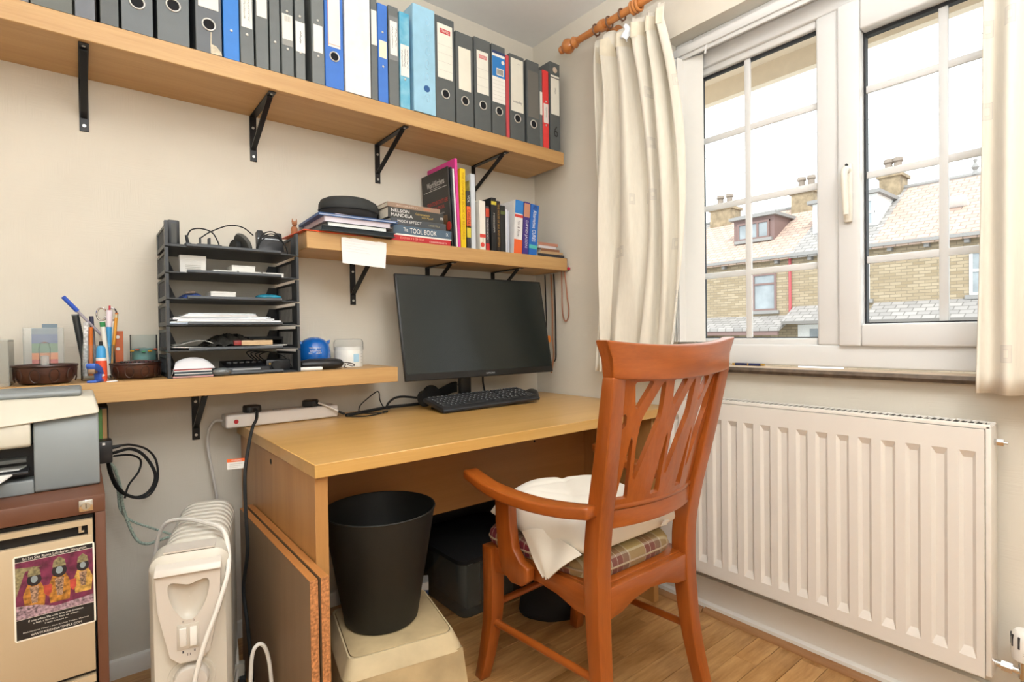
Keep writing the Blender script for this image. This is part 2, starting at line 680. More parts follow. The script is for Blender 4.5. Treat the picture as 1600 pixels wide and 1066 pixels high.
def house(label, y0, y1, roof, zr=6.1, ze=3.8):
    h = thing('terraced_house', label, 'house', (D, (y0 + y1) / 2, -1.8), group='stone terrace across the street')
    cy, cz = (y0 + y1) / 2, -1.8

    def P(bld, name, m, bev=0.0):
        o = bld.ob(name, m, h, bevel=bev)
        o.location = (-D, -cy, -cz)
        return o
    P(B().box(D, D + 7, y0, y1, -1.8, ze), 'wall', STONE)
    r = B()
    r.prism([(D - 0.28, ze - 0.12), (D + 3.5, zr), (D + 7.2, ze - 0.12), (D + 7.2, ze - 0.26), (D + 3.5, zr - 0.14), (D - 0.28, ze - 0.26)], 'y', y0, y1, Matrix(((1, 0, 0, 0), (0, 1, 0, 0), (0, 0, 1, 0), (0, 0, 0, 1))))
    P(r, 'roof', roof)
    P(B().cyl((D + 3.5, y0, zr), (D + 3.5, y1, zr), 0.09, n=8), 'ridge_tiles', LEAD)
    P(B().box(D - 0.34, D - 0.2, y0, y1, ze - 0.2, ze - 0.1), 'gutter', LEAD)
    n = int((y1 - y0) / 0.9)
    for i in range(n):
        yb = y0 + (i + 0.5) * (y1 - y0) / n
        P(B().box(D - 0.2, D, yb - 0.06, yb + 0.06, ze - 0.36, ze - 0.2), 'corbel', LEAD)
    return h, P


def hwindow(h, P, y0, y1, z0, z1, m, x=D, bar=0.5, mull=None):
    f = B()
    ring_frame(f, y0, y1, z0, z1, 0.07, 0.07, 0.07, 0.07, x - 0.05, x + 0.08)
    zz = z0 + (z1 - z0) * bar
    f.box(x - 0.04, x + 0.08, y0, y1, zz - 0.035, zz + 0.035)
    for mu in (mull or []):
        yy = y0 + (y1 - y0) * mu
        f.box(x - 0.04, x + 0.08, yy - 0.04, yy + 0.04, z0, z1)
    P(f, 'window_frame', m)
    P(B().box(x - 0.01, x + 0.02, y0 + 0.06, y1 - 0.06, z0 + 0.06, z1 - 0.06), 'window_pane', OGLASS)
    P(B().box(x - 0.1, x + 0.02, y0 - 0.1, y1 + 0.1, z0 - 0.12, z0), 'window_ledge', LEAD)


def chimney(P, y, zt=6.65, w=0.5):
    c = B().box(D + 3.0, D + 3.9, y - w, y + w, 4.9, zt - 0.12)
    c.box(D + 2.93, D + 3.97, y - w - 0.07, y + w + 0.07, zt - 0.12, zt)
    P(c, 'chimney_stack', CHIM)
    for k in (-1, 1):
        P(B().lathe([(0.15, zt), (0.12, zt + 0.45), (0.17, zt + 0.5), (0.15, zt + 0.62)], 12, Matrix.Translation((D + 3.45, y + k * w * 0.45, 0))), 'chimney_pot', POT)


def dormer(P, y0, y1, z0, z1, m, rm, flat=True):
    c = B().box(D + 1.0, D + 3.2, y0, y1, z0, z1)
    P(c, 'dormer_body', m)
    P(B().box(D + 0.8, D + 3.3, y0 - 0.12, y1 + 0.12, z1, z1 + 0.12), 'dormer_roof', rm)


hA, PA = house('stone house with pinkish roof and brown dormer, behind left pane', 6.52, 11.62, TILE_A)
hwindow(hA, PA, 7.1, 7.98, 1.75, 3.12, OBROWN, bar=0.72)
PA(B().box(D + 0.1, D + 0.12, 7.2, 7.9, 1.9, 2.6), 'net_curtain', mat('net_curtain', '#cfd2d0', 0.9, var=0.3, vscale=9))
dormer(PA, 7.63, 9.25, 4.45, 5.45, OBROWN, LEAD)
hwindow(hA, PA, 7.8, 9.08, 4.62, 5.3, OBROWN, x=D + 0.98, bar=0.98, mull=[0.36, 0.66])
chimney(PA, 11.0)
PA(B().prism([(D - 1.1, 1.1), (D, 1.56), (D, 1.46), (D - 1.1, 1.0)], 'y', 6.52, 10.9), 'porch_canopy', TILE_G)
PA(B().box(D - 1.05, D - 0.95, 6.6, 10.8, 0.85, 1.05), 'canopy_beam', OBROWN)
PA(B().box(D - 0.9, D, 9.6, 10.4, -1.8, 1.05), 'bay', STONE)
PA(B().tube([(D - 0.06, 6.6, 3.7), (D - 0.06, 6.6, 1.5)], 0.05, 8), 'drainpipe', mat('red_drainpipe', '#b4555a', 0.5))
hD, PD = house('grey-roofed stone house at far left of the terrace', 11.62, 15.6, TILE_G)
hwindow(hD, PD, 12.9, 13.9, 1.75, 3.12, OWHITE)
hB, PB = house('narrow stone house with white dormer, partly behind the window mullion', 4.02, 6.52, TILE_G)
dormer(PB, 4.22, 6.25, 4.35, 5.55, OWHITE, LEAD)
hwindow(hB, PB, 4.3, 4.95, 4.5, 5.4, OWHITE, x=D + 0.98, bar=0.5)
hwindow(hB, PB, 5.35, 6.05, 4.5, 5.4, OWHITE, x=D + 0.98, bar=0.5)
chimney(PA, 7.45, 6.66, 0.42)
PB(B().prism([(D - 1.0, 1.32), (D, 1.86), (D, 1.76), (D - 1.0, 1.22)], 'y', 4.4, 6.5), 'porch_canopy', TILE_G)
PB(B().box(D - 0.04, D + 0.05, 4.9, 6.35, -1.8, 1.2), 'door', OWHITE)
PB(B().box(D - 0.06, D - 0.03, 5.1, 5.95, 0.55, 1.05), 'door_glass', OGLASS)
hC, PC = house('stone house with long pinkish roof and skylight, behind right pane', -2.5, 4.02, TILE_A)
hwindow(hB, PB, 4.14, 4.46, 1.98, 3.2, OWHITE, bar=0.62)
hwindow(hC, PC, 0.9, 1.66, 1.95, 3.2, OWHITE, bar=0.55)
chimney(PB, 4.45, 6.6, 0.32)
sl = B().box(-0.05, 0.05, -0.28, 0.28, -0.28, 0.28)
o = sl.ob('skylight', OWHITE, hC, bevel=0.01)
o.rotation_euler = (0, math.atan2(-3.78, 2.42) + PI, 0)
o.location = (1.32, 2.22 - 0.76, 4.86 + 1.8)
PC(B().prism([(D - 1.0, 1.3), (D, 1.86), (D, 1.76), (D - 1.0, 1.2)], 'y', -2.5, 4.02), 'porch_canopy', TILE_G)
PC(B().box(D - 0.95, D - 0.85, -2.4, 4.0, 0.95, 1.25), 'canopy_beam', LEAD)
PC(B().lathe([(0.12, 6.1), (0.05, 6.25), (0.11, 6.35), (0.03, 6.5), (0.06, 6.6), (0.0, 6.66)], 10, Matrix.Translation((D + 3.5, 2.16, 0))), 'finial', LEAD)
CAB = mat('cable_grey', '#b9b9b6', 0.8, var=0)
for lab, a, c in (('upper overhead cable seen through the right pane', (10, 6, 5.25), (10, -4, 6.55)), ('lower overhead cable seen through the right pane', (10, 8, 4.75), (10, -4, 4.6)), ('overhead cable crossing high in the left pane', (8, 6, 5.17), (8, -1, 4.72)), ('lower overhead cable crossing the left pane', (8, 6, 4.68), (8, -1, 4.34))):
    a, c = Vector(a), Vector(c)
    pts = [a.lerp(c, t / 10) + Vector((0, 0, -0.12 * math.sin(PI * t / 10))) for t in range(11)]
    tag(B().tube(pts, 0.008, 5).ob('overhead_cable', CAB), lab, 'cable', 'overhead cables')

# ================================================================= BLIND, CURTAINS, POLE
vb = thing('vertical_blind', 'white vertical blind drawn to the left of the window', 'blind', (0.03, -0.85, 0.985))
BL = mat('blind_fabric', '#e6e4df', 0.8, var=0.01)


def LP(o, base):
    o.location = (-base[0], -base[1], -base[2])
    return o


VB = (0.03, -0.85, 0.985)
LP(B().box(0.005, 0.05, WY0 + 0.005, WY1 - 0.005, 2.07, 2.1).box(0.012, 0.018, WY0 + 0.005, WY1 - 0.005, 2.055, 2.07).ob('head_rail', UPVC, vb, bevel=0.002), VB)
for i, (y, ang) in enumerate(((-0.785, 12), (-0.797, 10), (-0.808, 9), (-0.819, 12), (-0.83, 10), (-0.842, 14), (-0.868, 62))):
    o = B().box(-0.042, 0.042, -0.0006, 0.0006, 0, 1.075).ob('slat', BL, vb)
    o.rotation_euler = (0, 0, math.radians(-ang if i < 6 else 90 + 20))
    o.location = (0.0, y + 0.85, 0)
LP(B().tube([(0.012, -0.94, 2.07), (0.012, -0.935, 2.04)], 0.004, 6).ob('carrier_hook', UPVC, vb), VB)


def curtain_mat():
    m = mat('cream_curtain', '#e3dccd', 0.9, var=0.03, vscale=120, stretch=(1, 1, 0.2), sheen=0.1)
    nt = m.node_tree
    b = nt.nodes['Principled BSDF']
    uv = nd(nt, 'ShaderNodeUVMap')
    sc = nd(nt, 'ShaderNodeVectorMath', operation='MULTIPLY')
    sc.inputs[1].default_value = (9.5, 5.2, 1)
    nt.links.new(uv.outputs[0], sc.inputs[0])
    fl_ = nd(nt, 'ShaderNodeVectorMath', operation='FLOOR')
    nt.links.new(sc.outputs[0], fl_.inputs[0])
    fr = nd(nt, 'ShaderNodeVectorMath', operation='FRACTION')
    nt.links.new(sc.outputs[0], fr.inputs[0])
    wn = nd(nt, 'ShaderNodeTexWhiteNoise', noise_dimensions='2D')
    nt.links.new(fl_.outputs[0], wn.inputs['Vector'])
    on_ = nd(nt, 'ShaderNodeMath', operation='GREATER_THAN')
    on_.inputs[1].default_value = 0.78
    nt.links.new(wn.outputs['Value'], on_.inputs[0])
    sep = nd(nt, 'ShaderNodeSeparateXYZ')
    nt.links.new(fr.outputs[0], sep.inputs[0])

    def absd(sock, k):
        a = nd(nt, 'ShaderNodeMath', operation='SUBTRACT')
        a.inputs[1].default_value = 0.5
        nt.links.new(sock, a.inputs[0])
        c = nd(nt, 'ShaderNodeMath', operation='ABSOLUTE')
        nt.links.new(a.outputs[0], c.inputs[0])
        e = nd(nt, 'ShaderNodeMath', operation='MULTIPLY')
        e.inputs[1].default_value = k
        nt.links.new(c.outputs[0], e.inputs[0])
        return e.outputs[0]
    mx = nd(nt, 'ShaderNodeMath', operation='MAXIMUM')
    nt.links.new(absd(sep.outputs['X'], 1.0), mx.inputs[0])
    nt.links.new(absd(sep.outputs['Y'], 2.1), mx.inputs[1])
    rp = nd(nt, 'ShaderNodeValToRGB')
    rp.color_ramp.interpolation = 'CONSTANT'
    el = rp.color_ramp.elements
    el[0].position, el[0].color = 0.0, (0, 0, 0, 1)
    el[1].position, el[1].color = 0.09, (0.9, 0.9, 0.9, 1)
    for p, v in ((0.11, 0.5), (0.2, 0.9), (0.22, 0.0)):
        e = el.new(p)
        e.color = (v, v, v, 1)
    nt.links.new(mx.outputs[0], rp.inputs[0])
    f = nd(nt, 'ShaderNodeMath', operation='MULTIPLY')
    nt.links.new(rp.outputs[0], f.inputs[0])
    nt.links.new(on_.outputs[0], f.inputs[1])
    f2 = nd(nt, 'ShaderNodeMath', operation='MULTIPLY')
    f2.inputs[1].default_value = 0.55
    nt.links.new(f.outputs[0], f2.inputs[0])
    src = b.inputs['Base Color'].links[0].from_socket
    mc = nd(nt, 'ShaderNodeMix', data_type='RGBA')
    nt.links.new(f2.outputs[0], mc.inputs[0])
    nt.links.new(src, mc.inputs[6])
    mc.inputs[7].default_value = lin('#b3ada8')
    nt.links.new(mc.outputs[2], b.inputs['Base Color'])
    return m


CURT = curtain_mat()


def curtain(th, base, fn, nu, nv, wid, name, off=0):
    """fn(u,v) -> world point; gives UVs in metres so the print has its real size"""
    bm = bmesh.new()
    uvl = bm.loops.layers.uv.new('UVMap')
    V = [[bm.verts.new(Vector(fn(i / nu, j / nv)) - Vector(base)) for j in range(nv + 1)] for i in range(nu + 1)]
    for i in range(nu):
        for j in range(nv):
            f = bm.faces.new([V[i][j], V[i + 1][j], V[i + 1][j + 1], V[i][j + 1]])
            f.smooth = True
            for l, (a, c) in zip(f.loops, ((i, j), (i + 1, j), (i + 1, j + 1), (i, j + 1))):
                l[uvl].uv = (a / nu * wid + off, c / nv * 1.36)
    me = bpy.data.meshes.new(name)
    bm.to_mesh(me)
    bm.free()
    me.materials.append(CURT)
    o = bpy.data.objects.new(name, me)
    COL.objects.link(o)
    o.parent = th
    md = o.modifiers.new('solid', 'SOLIDIFY')
    md.thickness = 0.003
    return o


def cl_fn(u, v):
    # left curtain: v=0 hem, v=1 top; folds deep at the head, opening out downwards
    z = 0.862 + (2.235 - 0.862) * v
    yl = -0.47 - 0.035 * v
    yr = -0.845 - 0.075 * math.sin(PI * min(1, v * 1.05)) ** 0.8 - 0.0 * v
    ph = (u + 0.05 * math.sin(u * 8.0)) * 4.6 * 2 * PI
    amp = 0.019 + 0.012 * v + (0.006 * math.sin(ph * 2.5) if v > 0.9 else 0)
    pinch = 1.0 + 0.25 * math.exp(-((v - 0.9) / 0.05) ** 2) - (0.5 * (v - 0.95) / 0.05 if v > 0.95 else 0)
    y = yl + (yr - yl) * (u + 0.012 * math.sin(ph * 2 + 1 + v * 3))
    x = -0.092 + amp * pinch * math.sin(ph + 0.9 * math.sin(v * 4 + u * 5)) + 0.008 * math.sin(u * 17 + v * 7)
    x = min(x, -0.045)
    return (x, y, z + 0.012 * math.sin(ph) * (1 if v > 0.97 else 0))


def cr_fn(u, v):
    z = 0.865 + (2.235 - 0.865) * v
    yl = -1.715 - 0.02 * v + 0.0
    yr = -2.2
    ph = u * 6 * 2 * PI
    y = yl + (yr - yl) * u
    x = -0.1 + (0.022 + 0.008 * v) * math.sin(ph + 0.6 * math.sin(v * 3 + u * 6)) + 0.006 * math.sin(u * 15 + v * 6)
    return (min(x, -0.05), y, z)


c1 = thing('curtain', 'cream patterned curtain drawn back at the left of the window', 'curtain', (-0.09, -0.68, 0.862))
curtain(c1, (-0.09, -0.68, 0.862), cl_fn, 110, 40, 1.0, 'cloth')
c2 = thing('curtain', 'cream patterned curtain at the right edge of the photo', 'curtain', (-0.09, -1.9, 0.865))
curtain(c2, (-0.09, -1.9, 0.865), cr_fn, 110, 30, 1.1, 'cloth', 3.3)
# gathered heading tape of the left curtain: a stitched band following the cloth
hb_ = B()
hb_.grid(lambda u, v: (cl_fn(0.01 + 0.98 * u, 0.935 + 0.02 * v)[0] - 0.0035, cl_fn(0.01 + 0.98 * u, 0.945)[1], cl_fn(u, 0.935 + 0.05 * v)[2]), 90, 2)
o = hb_.ob('heading_tape', mat('heading_tape', '#e4dac4', 0.9), c1, smooth=80)
o.location = (0.09, 0.68, -0.862)
wl = B()
wl.grid(lambda u, v: (-0.128 - 0.006 * math.sin(u * 7), -0.665 - 0.03 * u - 0.02 * v + 0.008 * math.sin(v * 9), 2.165 + 0.045 * v - 0.02 * u + 0.006 * math.sin(u * 5)), 6, 6)
o = wl.ob('lining_fold', mat('lining_white', '#eceff2', 0.9), c1, smooth=80, solid=0.002)
o.location = (0.09, 0.68, -0.862)
PINE = wood('curtain_pole_wood', '#d08a4c', '#b06a30', 'y', rough=0.3, coat=0.3)
cp = thing('curtain_pole', 'wooden curtain pole with turned finial above the window', 'curtain pole', (-0.1, -1.3, 2.28))
PB_ = (-0.1, -1.3, 2.28)
LP(B().cyl((-0.1, -0.39, 2.28), (-0.1, -2.5, 2.28), 0.0145, n=20).ob('pole', PINE, cp), PB_)
Mf = Matrix.Translation((-0.1, -0.395, 2.28)) @ Matrix.Rotation(-PI / 2, 4, 'X')
LP(B().lathe([(0.0145, -0.01), (0.02, 0.0), (0.0245, 0.008), (0.02, 0.016), (0.016, 0.02), (0.024, 0.028), (0.031, 0.042), (0.032, 0.05), (0.026, 0.064), (0.015, 0.074), (0.012, 0.079), (0.017, 0.086), (0.016, 0.094), (0.008, 0.1), (0.0, 0.101)], 28, Mf).ob('finial', PINE, cp), PB_)
br_ = B().cyl((-0.1, -0.545, 2.28), (-0.001, -0.545, 2.28), 0.013, n=14).cyl((-0.015, -0.545, 2.28), (-0.001, -0.545, 2.28), 0.03, n=20)
br_.lathe([(0.022, -0.012), (0.024, 0), (0.022, 0.012)], 24, Matrix.Translation((-0.1, -0.545, 2.28)) @ Matrix.Rotation(PI / 2, 4, 'X'))
LP(br_.ob('pole_bracket', PINE, cp), PB_)
RING = mat('brown_ring', '#7b5a45', 0.35, metal=0.4, var=0.05)
for k, y in enumerate((-0.51, -0.58, -0.645, -0.70, -0.714, -0.728)):
    th = thing('curtain_ring', ['brown curtain ring nearest the pole finial', 'second brown curtain ring along the pole', 'third brown curtain ring along the pole'][k] if k < 3 else 'wooden curtain ring bunched on the pole', 'curtain ring', (-0.1, y, 2.28), group='rings on the curtain pole')
    pts = [(0.0215 * math.cos(t * PI / 12), 0, 0.0215 * math.sin(t * PI / 12) - 0.003) for t in range(24)]
    B().tube(pts, 0.0035 if k < 3 else 0.006, 8, closed=True).ob('ring', RING if k < 3 else PINE, th)
    B().tube([(0, 0, -0.024), (0.0, 0.0, -0.034)], 0.002, 6).ob('hook', RING, th)

# ================================================================= PANEL RADIATOR
rad = thing('wall_radiator', 'white panel radiator with vertical flutes under the window', 'radiator', (-0.06, -1.265, 0.175))
RB = (-0.06, -1.265, 0.175)
RADW = mat('radiator_enamel', '#e2dcd3', 0.32, var=0.0)
ry0, ry1, rz0, rz1, rx = -1.729, -0.803, 0.175, 0.778, -0.1
cs = [-1.697 + 0.0553 * k for k in range(17) if -1.697 + 0.0553 * k < ry1 - 0.02]
b = B()
dz0, dz1, dep, hw, sl_ = rz0 + 0.04, rz1 - 0.055, 0.0085, 0.0165, 0.008
ys = [ry0]
for c in cs:
    ys += [c - hw, c + hw]
ys.append(ry1)


def q(*p):
    b.face(b.verts(p))


q((rx, ry0, rz0), (rx, ry1, rz0), (rx, ry1, dz0), (rx, ry0, dz0))
q((rx, ry0, dz1), (rx, ry1, dz1), (rx, ry1, rz1), (rx, ry0, rz1))
for i in range(0, len(ys), 2):
    q((rx, ys[i], dz0), (rx, ys[i + 1], dz0), (rx, ys[i + 1], dz1), (rx, ys[i], dz1))
for c in cs:
    a0, a1, b0, b1 = c - hw, c + hw, c - hw + sl_, c + hw - sl_
    z0, z1, w0, w1 = dz0, dz1, dz0 + 0.022, dz1 - 0.018
    xi = rx + dep
    q((xi, b0, w0), (xi, b1, w0), (xi, b1, w1), (xi, b0, w1))
    q((rx, a0, z0), (xi, b0, w0), (xi, b0, w1), (rx, a0, z1))
    q((rx, a1, z0), (rx, a1, z1), (xi, b1, w1), (xi, b1, w0))
    q((rx, a0, z0), (rx, a1, z0), (xi, b1, w0), (xi, b0, w0))
    q((rx, a0, z1), (xi, b0, w1), (xi, b1, w1), (rx, a1, z1))
# returns at the panel edges and its back
for p in (((rx, ry0, rz0), (rx, ry0, rz1), (rx + 0.015, ry0, rz1), (rx + 0.015, ry0, rz0)), ((rx, ry1, rz0), (rx + 0.015, ry1, rz0), (rx + 0.015, ry1, rz1), (rx, ry1, rz1)), ((rx, ry0, rz0), (rx + 0.015, ry0, rz0), (rx + 0.015, ry1, rz0), (rx, ry1, rz0)), ((rx, ry0, rz1), (rx, ry1, rz1), (rx + 0.015, ry1, rz1), (rx + 0.015, ry0, rz1)), ((rx + 0.015, ry0, rz0), (rx + 0.015, ry0, rz1), (rx + 0.015, ry1, rz1), (rx + 0.015, ry1, rz0))):
    q(*p)
bmesh.ops.remove_doubles(b.bm, verts=b.bm.verts[:], dist=1e-5)
LP(b.ob('front_panel', RADW, rad, smooth=20), RB)
LP(B().box(-0.045, -0.03, ry0, ry1, rz0, rz1 - 0.001).ob('rear_panel', RADW, rad, bevel=0.003), RB)
LP(B().box(rx + 0.004, -0.026, ry0 - 0.012, ry0 - 0.001, rz0 + 0.004, rz1 + 0.008).box(rx + 0.004, -0.026, ry1 - 0.0, ry1 + 0.004, rz0 + 0.004, rz1 + 0.008).ob('side_panel', RADW, rad, bevel=0.003), RB)
g = B()
g.box(rx + 0.004, rx + 0.013, ry0 - 0.011, ry1, rz1 + 0.001, rz1 + 0.012).box(-0.036, -0.027, ry0 - 0.011, ry1, rz1 + 0.001, rz1 + 0.012)
LP(g.ob('grille_rail', RADW, rad, bevel=0.002), RB)
n = 62
gb = None
for k in range(n):
    y = ry0 + 0.006 + (ry1 - ry0 - 0.012) * k / (n - 1)
    if gb is None:
        gb = B().box(rx + 0.012, -0.035, -0.0016, 0.0016, 0.0105, 0.012).ob('grille_bar', RADW, rad)
        oo = gb
    else:
        oo = gb.copy()
        COL.objects.link(oo)
    oo.location = (0.06, y + 1.265, rz1 - 0.175)
LP(B().box(rx + 0.016, -0.046, ry0 + 0.004, ry1 - 0.004, rz0 + 0.1, rz1 + 0.0095).ob('grille_shade_core', mat('grille_shade_dark', '#4a4844', 0.8), rad), RB)  # dark block raised under the bars paints the shade inside the slots
CHROME = mat('chrome', '#d8d8d8', 0.12, metal=1.0, var=0)
LP(B().cyl((-0.062, ry0 - 0.012, 0.745), (-0.062, ry0 - 0.03, 0.745), 0.009, n=6).cyl((-0.062, ry0 - 0.03, 0.745), (-0.062, ry0 - 0.037, 0.745), 0.004, n=10).ob('bleed_plug', CHROME, rad), RB)
LP(B().cyl((-0.062, ry0 - 0.012, 0.205), (-0.062, ry0 - 0.07, 0.205), 0.009, n=14).cyl((-0.062, ry0 - 0.025, 0.205), (-0.062, ry0 - 0.045, 0.205), 0.013, n=6).cyl((-0.062, ry0 - 0.066, 0.19), (-0.062, ry0 - 0.066, 0.235), 0.012, n=14).ob('valve_body', CHROME, rad), RB)
LP(B().cyl((-0.062, ry0 - 0.066, 0.0), (-0.062, ry0 - 0.066, 0.195), 0.0075, n=12).ob('pipe', mat('painted_pipe', '#b7a68c', 0.4), rad), RB)
Mv = Matrix.Translation((-0.062, ry0 - 0.066, 0.232))
vh = LP(B().lathe([(0.016, 0), (0.0235, 0.004), (0.025, 0.02), (0.0245, 0.05), (0.0225, 0.066), (0.017, 0.073), (0, 0.0745)], 28, Mv).ob('valve_head', WHITE, rad), RB)
for k in range(10):
    t = 2 * PI * k / 10
    o = B().box(-0.0018, 0.0018, -0.002, 0.0015, 0.034, 0.062).ob('vent_slot', mat('dark_slot', '#2c2c30', 0.6, var=0), vh)
    o.location = (-0.062 + 0.0237 * math.sin(t), ry0 - 0.066 - 0.0237 * math.cos(t), 0.232)
    o.rotation_euler = (0, 0, t)
dv = Vector((-1.787 + 0.062, -2.016 - (ry0 - 0.066), 0)).normalized()
lettering('5', vh, MATS['dark_slot'], Vector((-0.062, ry0 - 0.066, 0.258)) + dv * 0.0262, (-dv.y, dv.x, 0), (0, 0, 1), 0.005, 0.007, name='dial_number')

# made-up fitting for the added fill lamp (behind the camera)
lt = thing('fill_lamp_fitting', 'white ceiling rose and flex added for the unseen fill lamp', 'lamp', (-1.25, -2.35, H))
B().cyl((0, 0, -0.001), (0, 0, -0.03), 0.05, n=24).ob('added_ceiling_rose', WHITE, lt)
B().tube([(0, 0, -0.03), (0, 0, -0.34)], 0.004, 8).ob('flex', WHITE, lt)
# ================================================================= SHELVES
SHELF = wood('oak_veneer_shelf', '#cba36c', '#b58a55', 'x', scale=26, rough=0.42, stretch=22, ring=0.4)
BLACK_M = mat('black_bracket', '#1c1c1e', 0.35, metal=0.3, var=0.05)
SCREW = mat('screw_head', '#c9c7c2', 0.3, metal=0.8, var=0)


def shelf(label, x0, x1, d, zt, t, brs, drop, arm):
    th = thing('wall_shelf', label, 'shelf', ((x0 + x1) / 2, 0, zt - t))
    cx = (x0 + x1) / 2
    B().box(x0 - cx, x1 - cx, -d, -0.0005, 0, t).ob('board', SHELF, th, bevel=0.0015, seg=1)
    for bx in brs:
        k = B()
        k.prism([(-0.001, -0.001), (-arm, -0.001), (-arm, -0.004), (-0.004, -0.004), (-0.004, -drop), (-0.001, -drop)], 'x', -0.011, 0.011)
        k.hexa([(-0.008, -arm + 0.035, -0.004), (0.008, -arm + 0.035, -0.004), (0.008, -arm + 0.03, -0.009), (-0.008, -arm + 0.03, -0.009)],
               [(-0.008, -0.004, -drop + 0.045), (0.008, -0.004, -drop + 0.045), (0.008, -0.004, -drop + 0.037), (-0.008, -0.004, -drop + 0.037)])
        br = k.ob('bracket', BLACK_M, th, bevel=0.0008, seg=1)
        br.location = (bx - cx, 0, 0)
        for z in (-drop + 0.016, -0.04):
            B().cyl((0, -0.004, z), (0, -0.0062, z), 0.0045, n=10).ob('screw', SCREW, br)
        B().cyl((0, -arm + 0.014, -0.004), (0, -arm + 0.014, -0.0058), 0.004, n=10).ob('screw', SCREW, br)
    return th


shelf('long oak shelf of ring binders, highest on the wall', -2.6, -0.052, 0.263, 1.848, 0.056, (-2.2, -1.765, -1.305, -0.843, -0.374), 0.155, 0.25)
shelf('short oak shelf of books above the monitor', -1.205, -0.012, 0.236, 1.372, 0.057, (-0.955, -0.622, -0.272), 0.168, 0.215)
shelf('oak shelf holding bowls and letter trays, lowest on the wall', -2.6, -0.8935, 0.25, 0.9116, 0.054, (-2.2, -1.497), 0.165, 0.21)

# ================================================================= BINDERS ON THE TOP SHELF
PAPER = mat('paper_edges', '#e3e0d6', 0.9, var=0.1, vscale=60, stretch=(0.2, 0.2, 40))
LABEL = mat('label_paper', '#e9e6dc', 0.8, var=0.02)
RIVET = mat('rivet', '#d5d3cd', 0.3, metal=0.6, var=0)
HOLE = mat('finger_hole', '#15161a', 0.9, var=0)
INK = mat('ink', '#3d3d42', 0.8, var=0)
REDINK = mat('red_print', '#c63a45', 0.7, var=0)
BLUEINK = mat('blue_print', '#2f7fc8', 0.7, var=0)
GREYPRINT = mat('grey_print', '#b9b6ad', 0.8, var=0)


def scribble(parent, m, x, y, z0, z1, n=3, wdt=0.012, r=0.0005):
    """lines of handwriting running down a spine"""
    for k in range(n):
        xx = x + (k - (n - 1) / 2) * wdt / max(1, n - 1) if n > 1 else x
        pts = []
        z = z1 - random.random() * 0.01
        while z > z0 + random.random() * 0.02:
            pts.append((xx + random.uniform(-0.0024, 0.0024), y, z))
            z -= random.uniform(0.001, 0.003)
        if len(pts) > 3:
            B().tube(pts, r, 4).ob('handwriting', m, parent)


BINW = 1.848
BIND = []


def binder(i, x0, x1, h, col, label, kind='ring', yf=-0.262, z=BINW, lab=None, ring=None, rivets=(), rough=0.45):
    w_ = x1 - x0
    th = thing('ring_binder' if kind != 'lever' else 'lever_arch_file', label, 'binder', ((x0 + x1) / 2, yf, z), group='binders on the top shelf')
    cm = mat('binder_' + col.lstrip('#'), col, rough, var=0.05, vscale=25, bump=0.08, bscale=400)
    hw, d, t = w_ / 2 - 0.0008, 0.255, 0.003
    b = B().box(-hw, hw, 0, t, 0.0, h).box(-hw, -hw + t, t, d, 0.0, h).box(hw - t, hw, t, d, 0.0, h)
    b.ob('cover', cm, th, bevel=0.0012, seg=1)
    if w_ > 0.022:
        B().box(-hw + 0.005, hw - 0.007, 0.04, d - 0.012, 0.006, h - 0.022).ob('paper_block', PAPER, th)
    if ring is not None:
        r = min(0.0165, w_ * 0.24)
        pts = [(r * math.cos(k * PI / 12), -0.0012, ring + r * math.sin(k * PI / 12)) for k in range(24)]
        B().tube(pts, 0.0022, 8, closed=True).ob('finger_ring', RIVET, th)
        B().cyl((0, -0.0006, ring), (0, 0.0, ring), r, n=24).ob('finger_hole', HOLE, th)
    for zz in rivets:
        B().sphere((0, -0.0008, zz), 0.0042, 10, 6, (1, 0.5, 1)).ob('rivet', RIVET, th)
    if lab:
        z0, z1, fr, lc = lab
        B().box(-hw * fr, hw * fr, -0.0009, -0.0002, z0, z1).ob('spine_label', mat('label_' + lc.lstrip('#'), lc, 0.75, var=0.02), th)
    BIND.append(th)
    return th


G1, G2, G3 = '#747979', '#686d6d', '#575c5c'
binder(0, -1.93, -1.867, 0.36, '#73777b', 'grey ring binder cut by the left edge of the photo')
binder(1, -1.866, -1.785, 0.36, '#62655f', 'marbled grey lever-arch file second from the left edge', 'lever')
binder(2, -1.782, -1.739, 0.36, '#6a6e75', 'plain blue-grey ring binder third from the left edge')
binder(3, -1.731, -1.69, 0.36, '#585c5c', 'plain dark grey binder left of the first ringed file')
binder(4, -1.686, -1.614, 0.36, '#666c6f', 'grey lever-arch file with ring, first ring from the left', 'lever', ring=0.082)
binder(5, -1.606, -1.528, 0.36, '#656b6d', 'grey lever-arch file with ring, second ring from the left', 'lever', ring=0.105)
t_ = binder(6, -1.514, -1.446, 0.36, '#60656a', 'worn grey lever-arch file with torn corner beside blue binder', 'lever', ring=0.082, lab=(0.128, 0.3, 0.78, '#eae8df'))
B().prism([(0.004, 0.001), (0.033, 0.001), (0.031, 0.011), (0.018, 0.025), (0.006, 0.028), (0.007, 0.062), (0.004, 0.062), (0.003, 0.024)], 'y', -0.0012, -0.0004).ob('torn_patch', mat('torn_card', '#cfc4ae', 0.95, var=0.2, vscale=90), t_)
binder(7, -1.443, -1.399, 0.36, '#2f7cd0', 'bright blue ring binder with one rivet, leftmost blue one', rivets=(0.085,))
t_ = binder(8, -1.398, -1.359, 0.36, G2, 'grey ring binder with tall label right of leftmost blue binder', rivets=(0.088,), lab=(0.108, 0.27, 0.8, '#ece9e0'))
scribble(t_, GREYPRINT, 0, -0.0015, 0.115, 0.24, 2, 0.012, 0.0007)
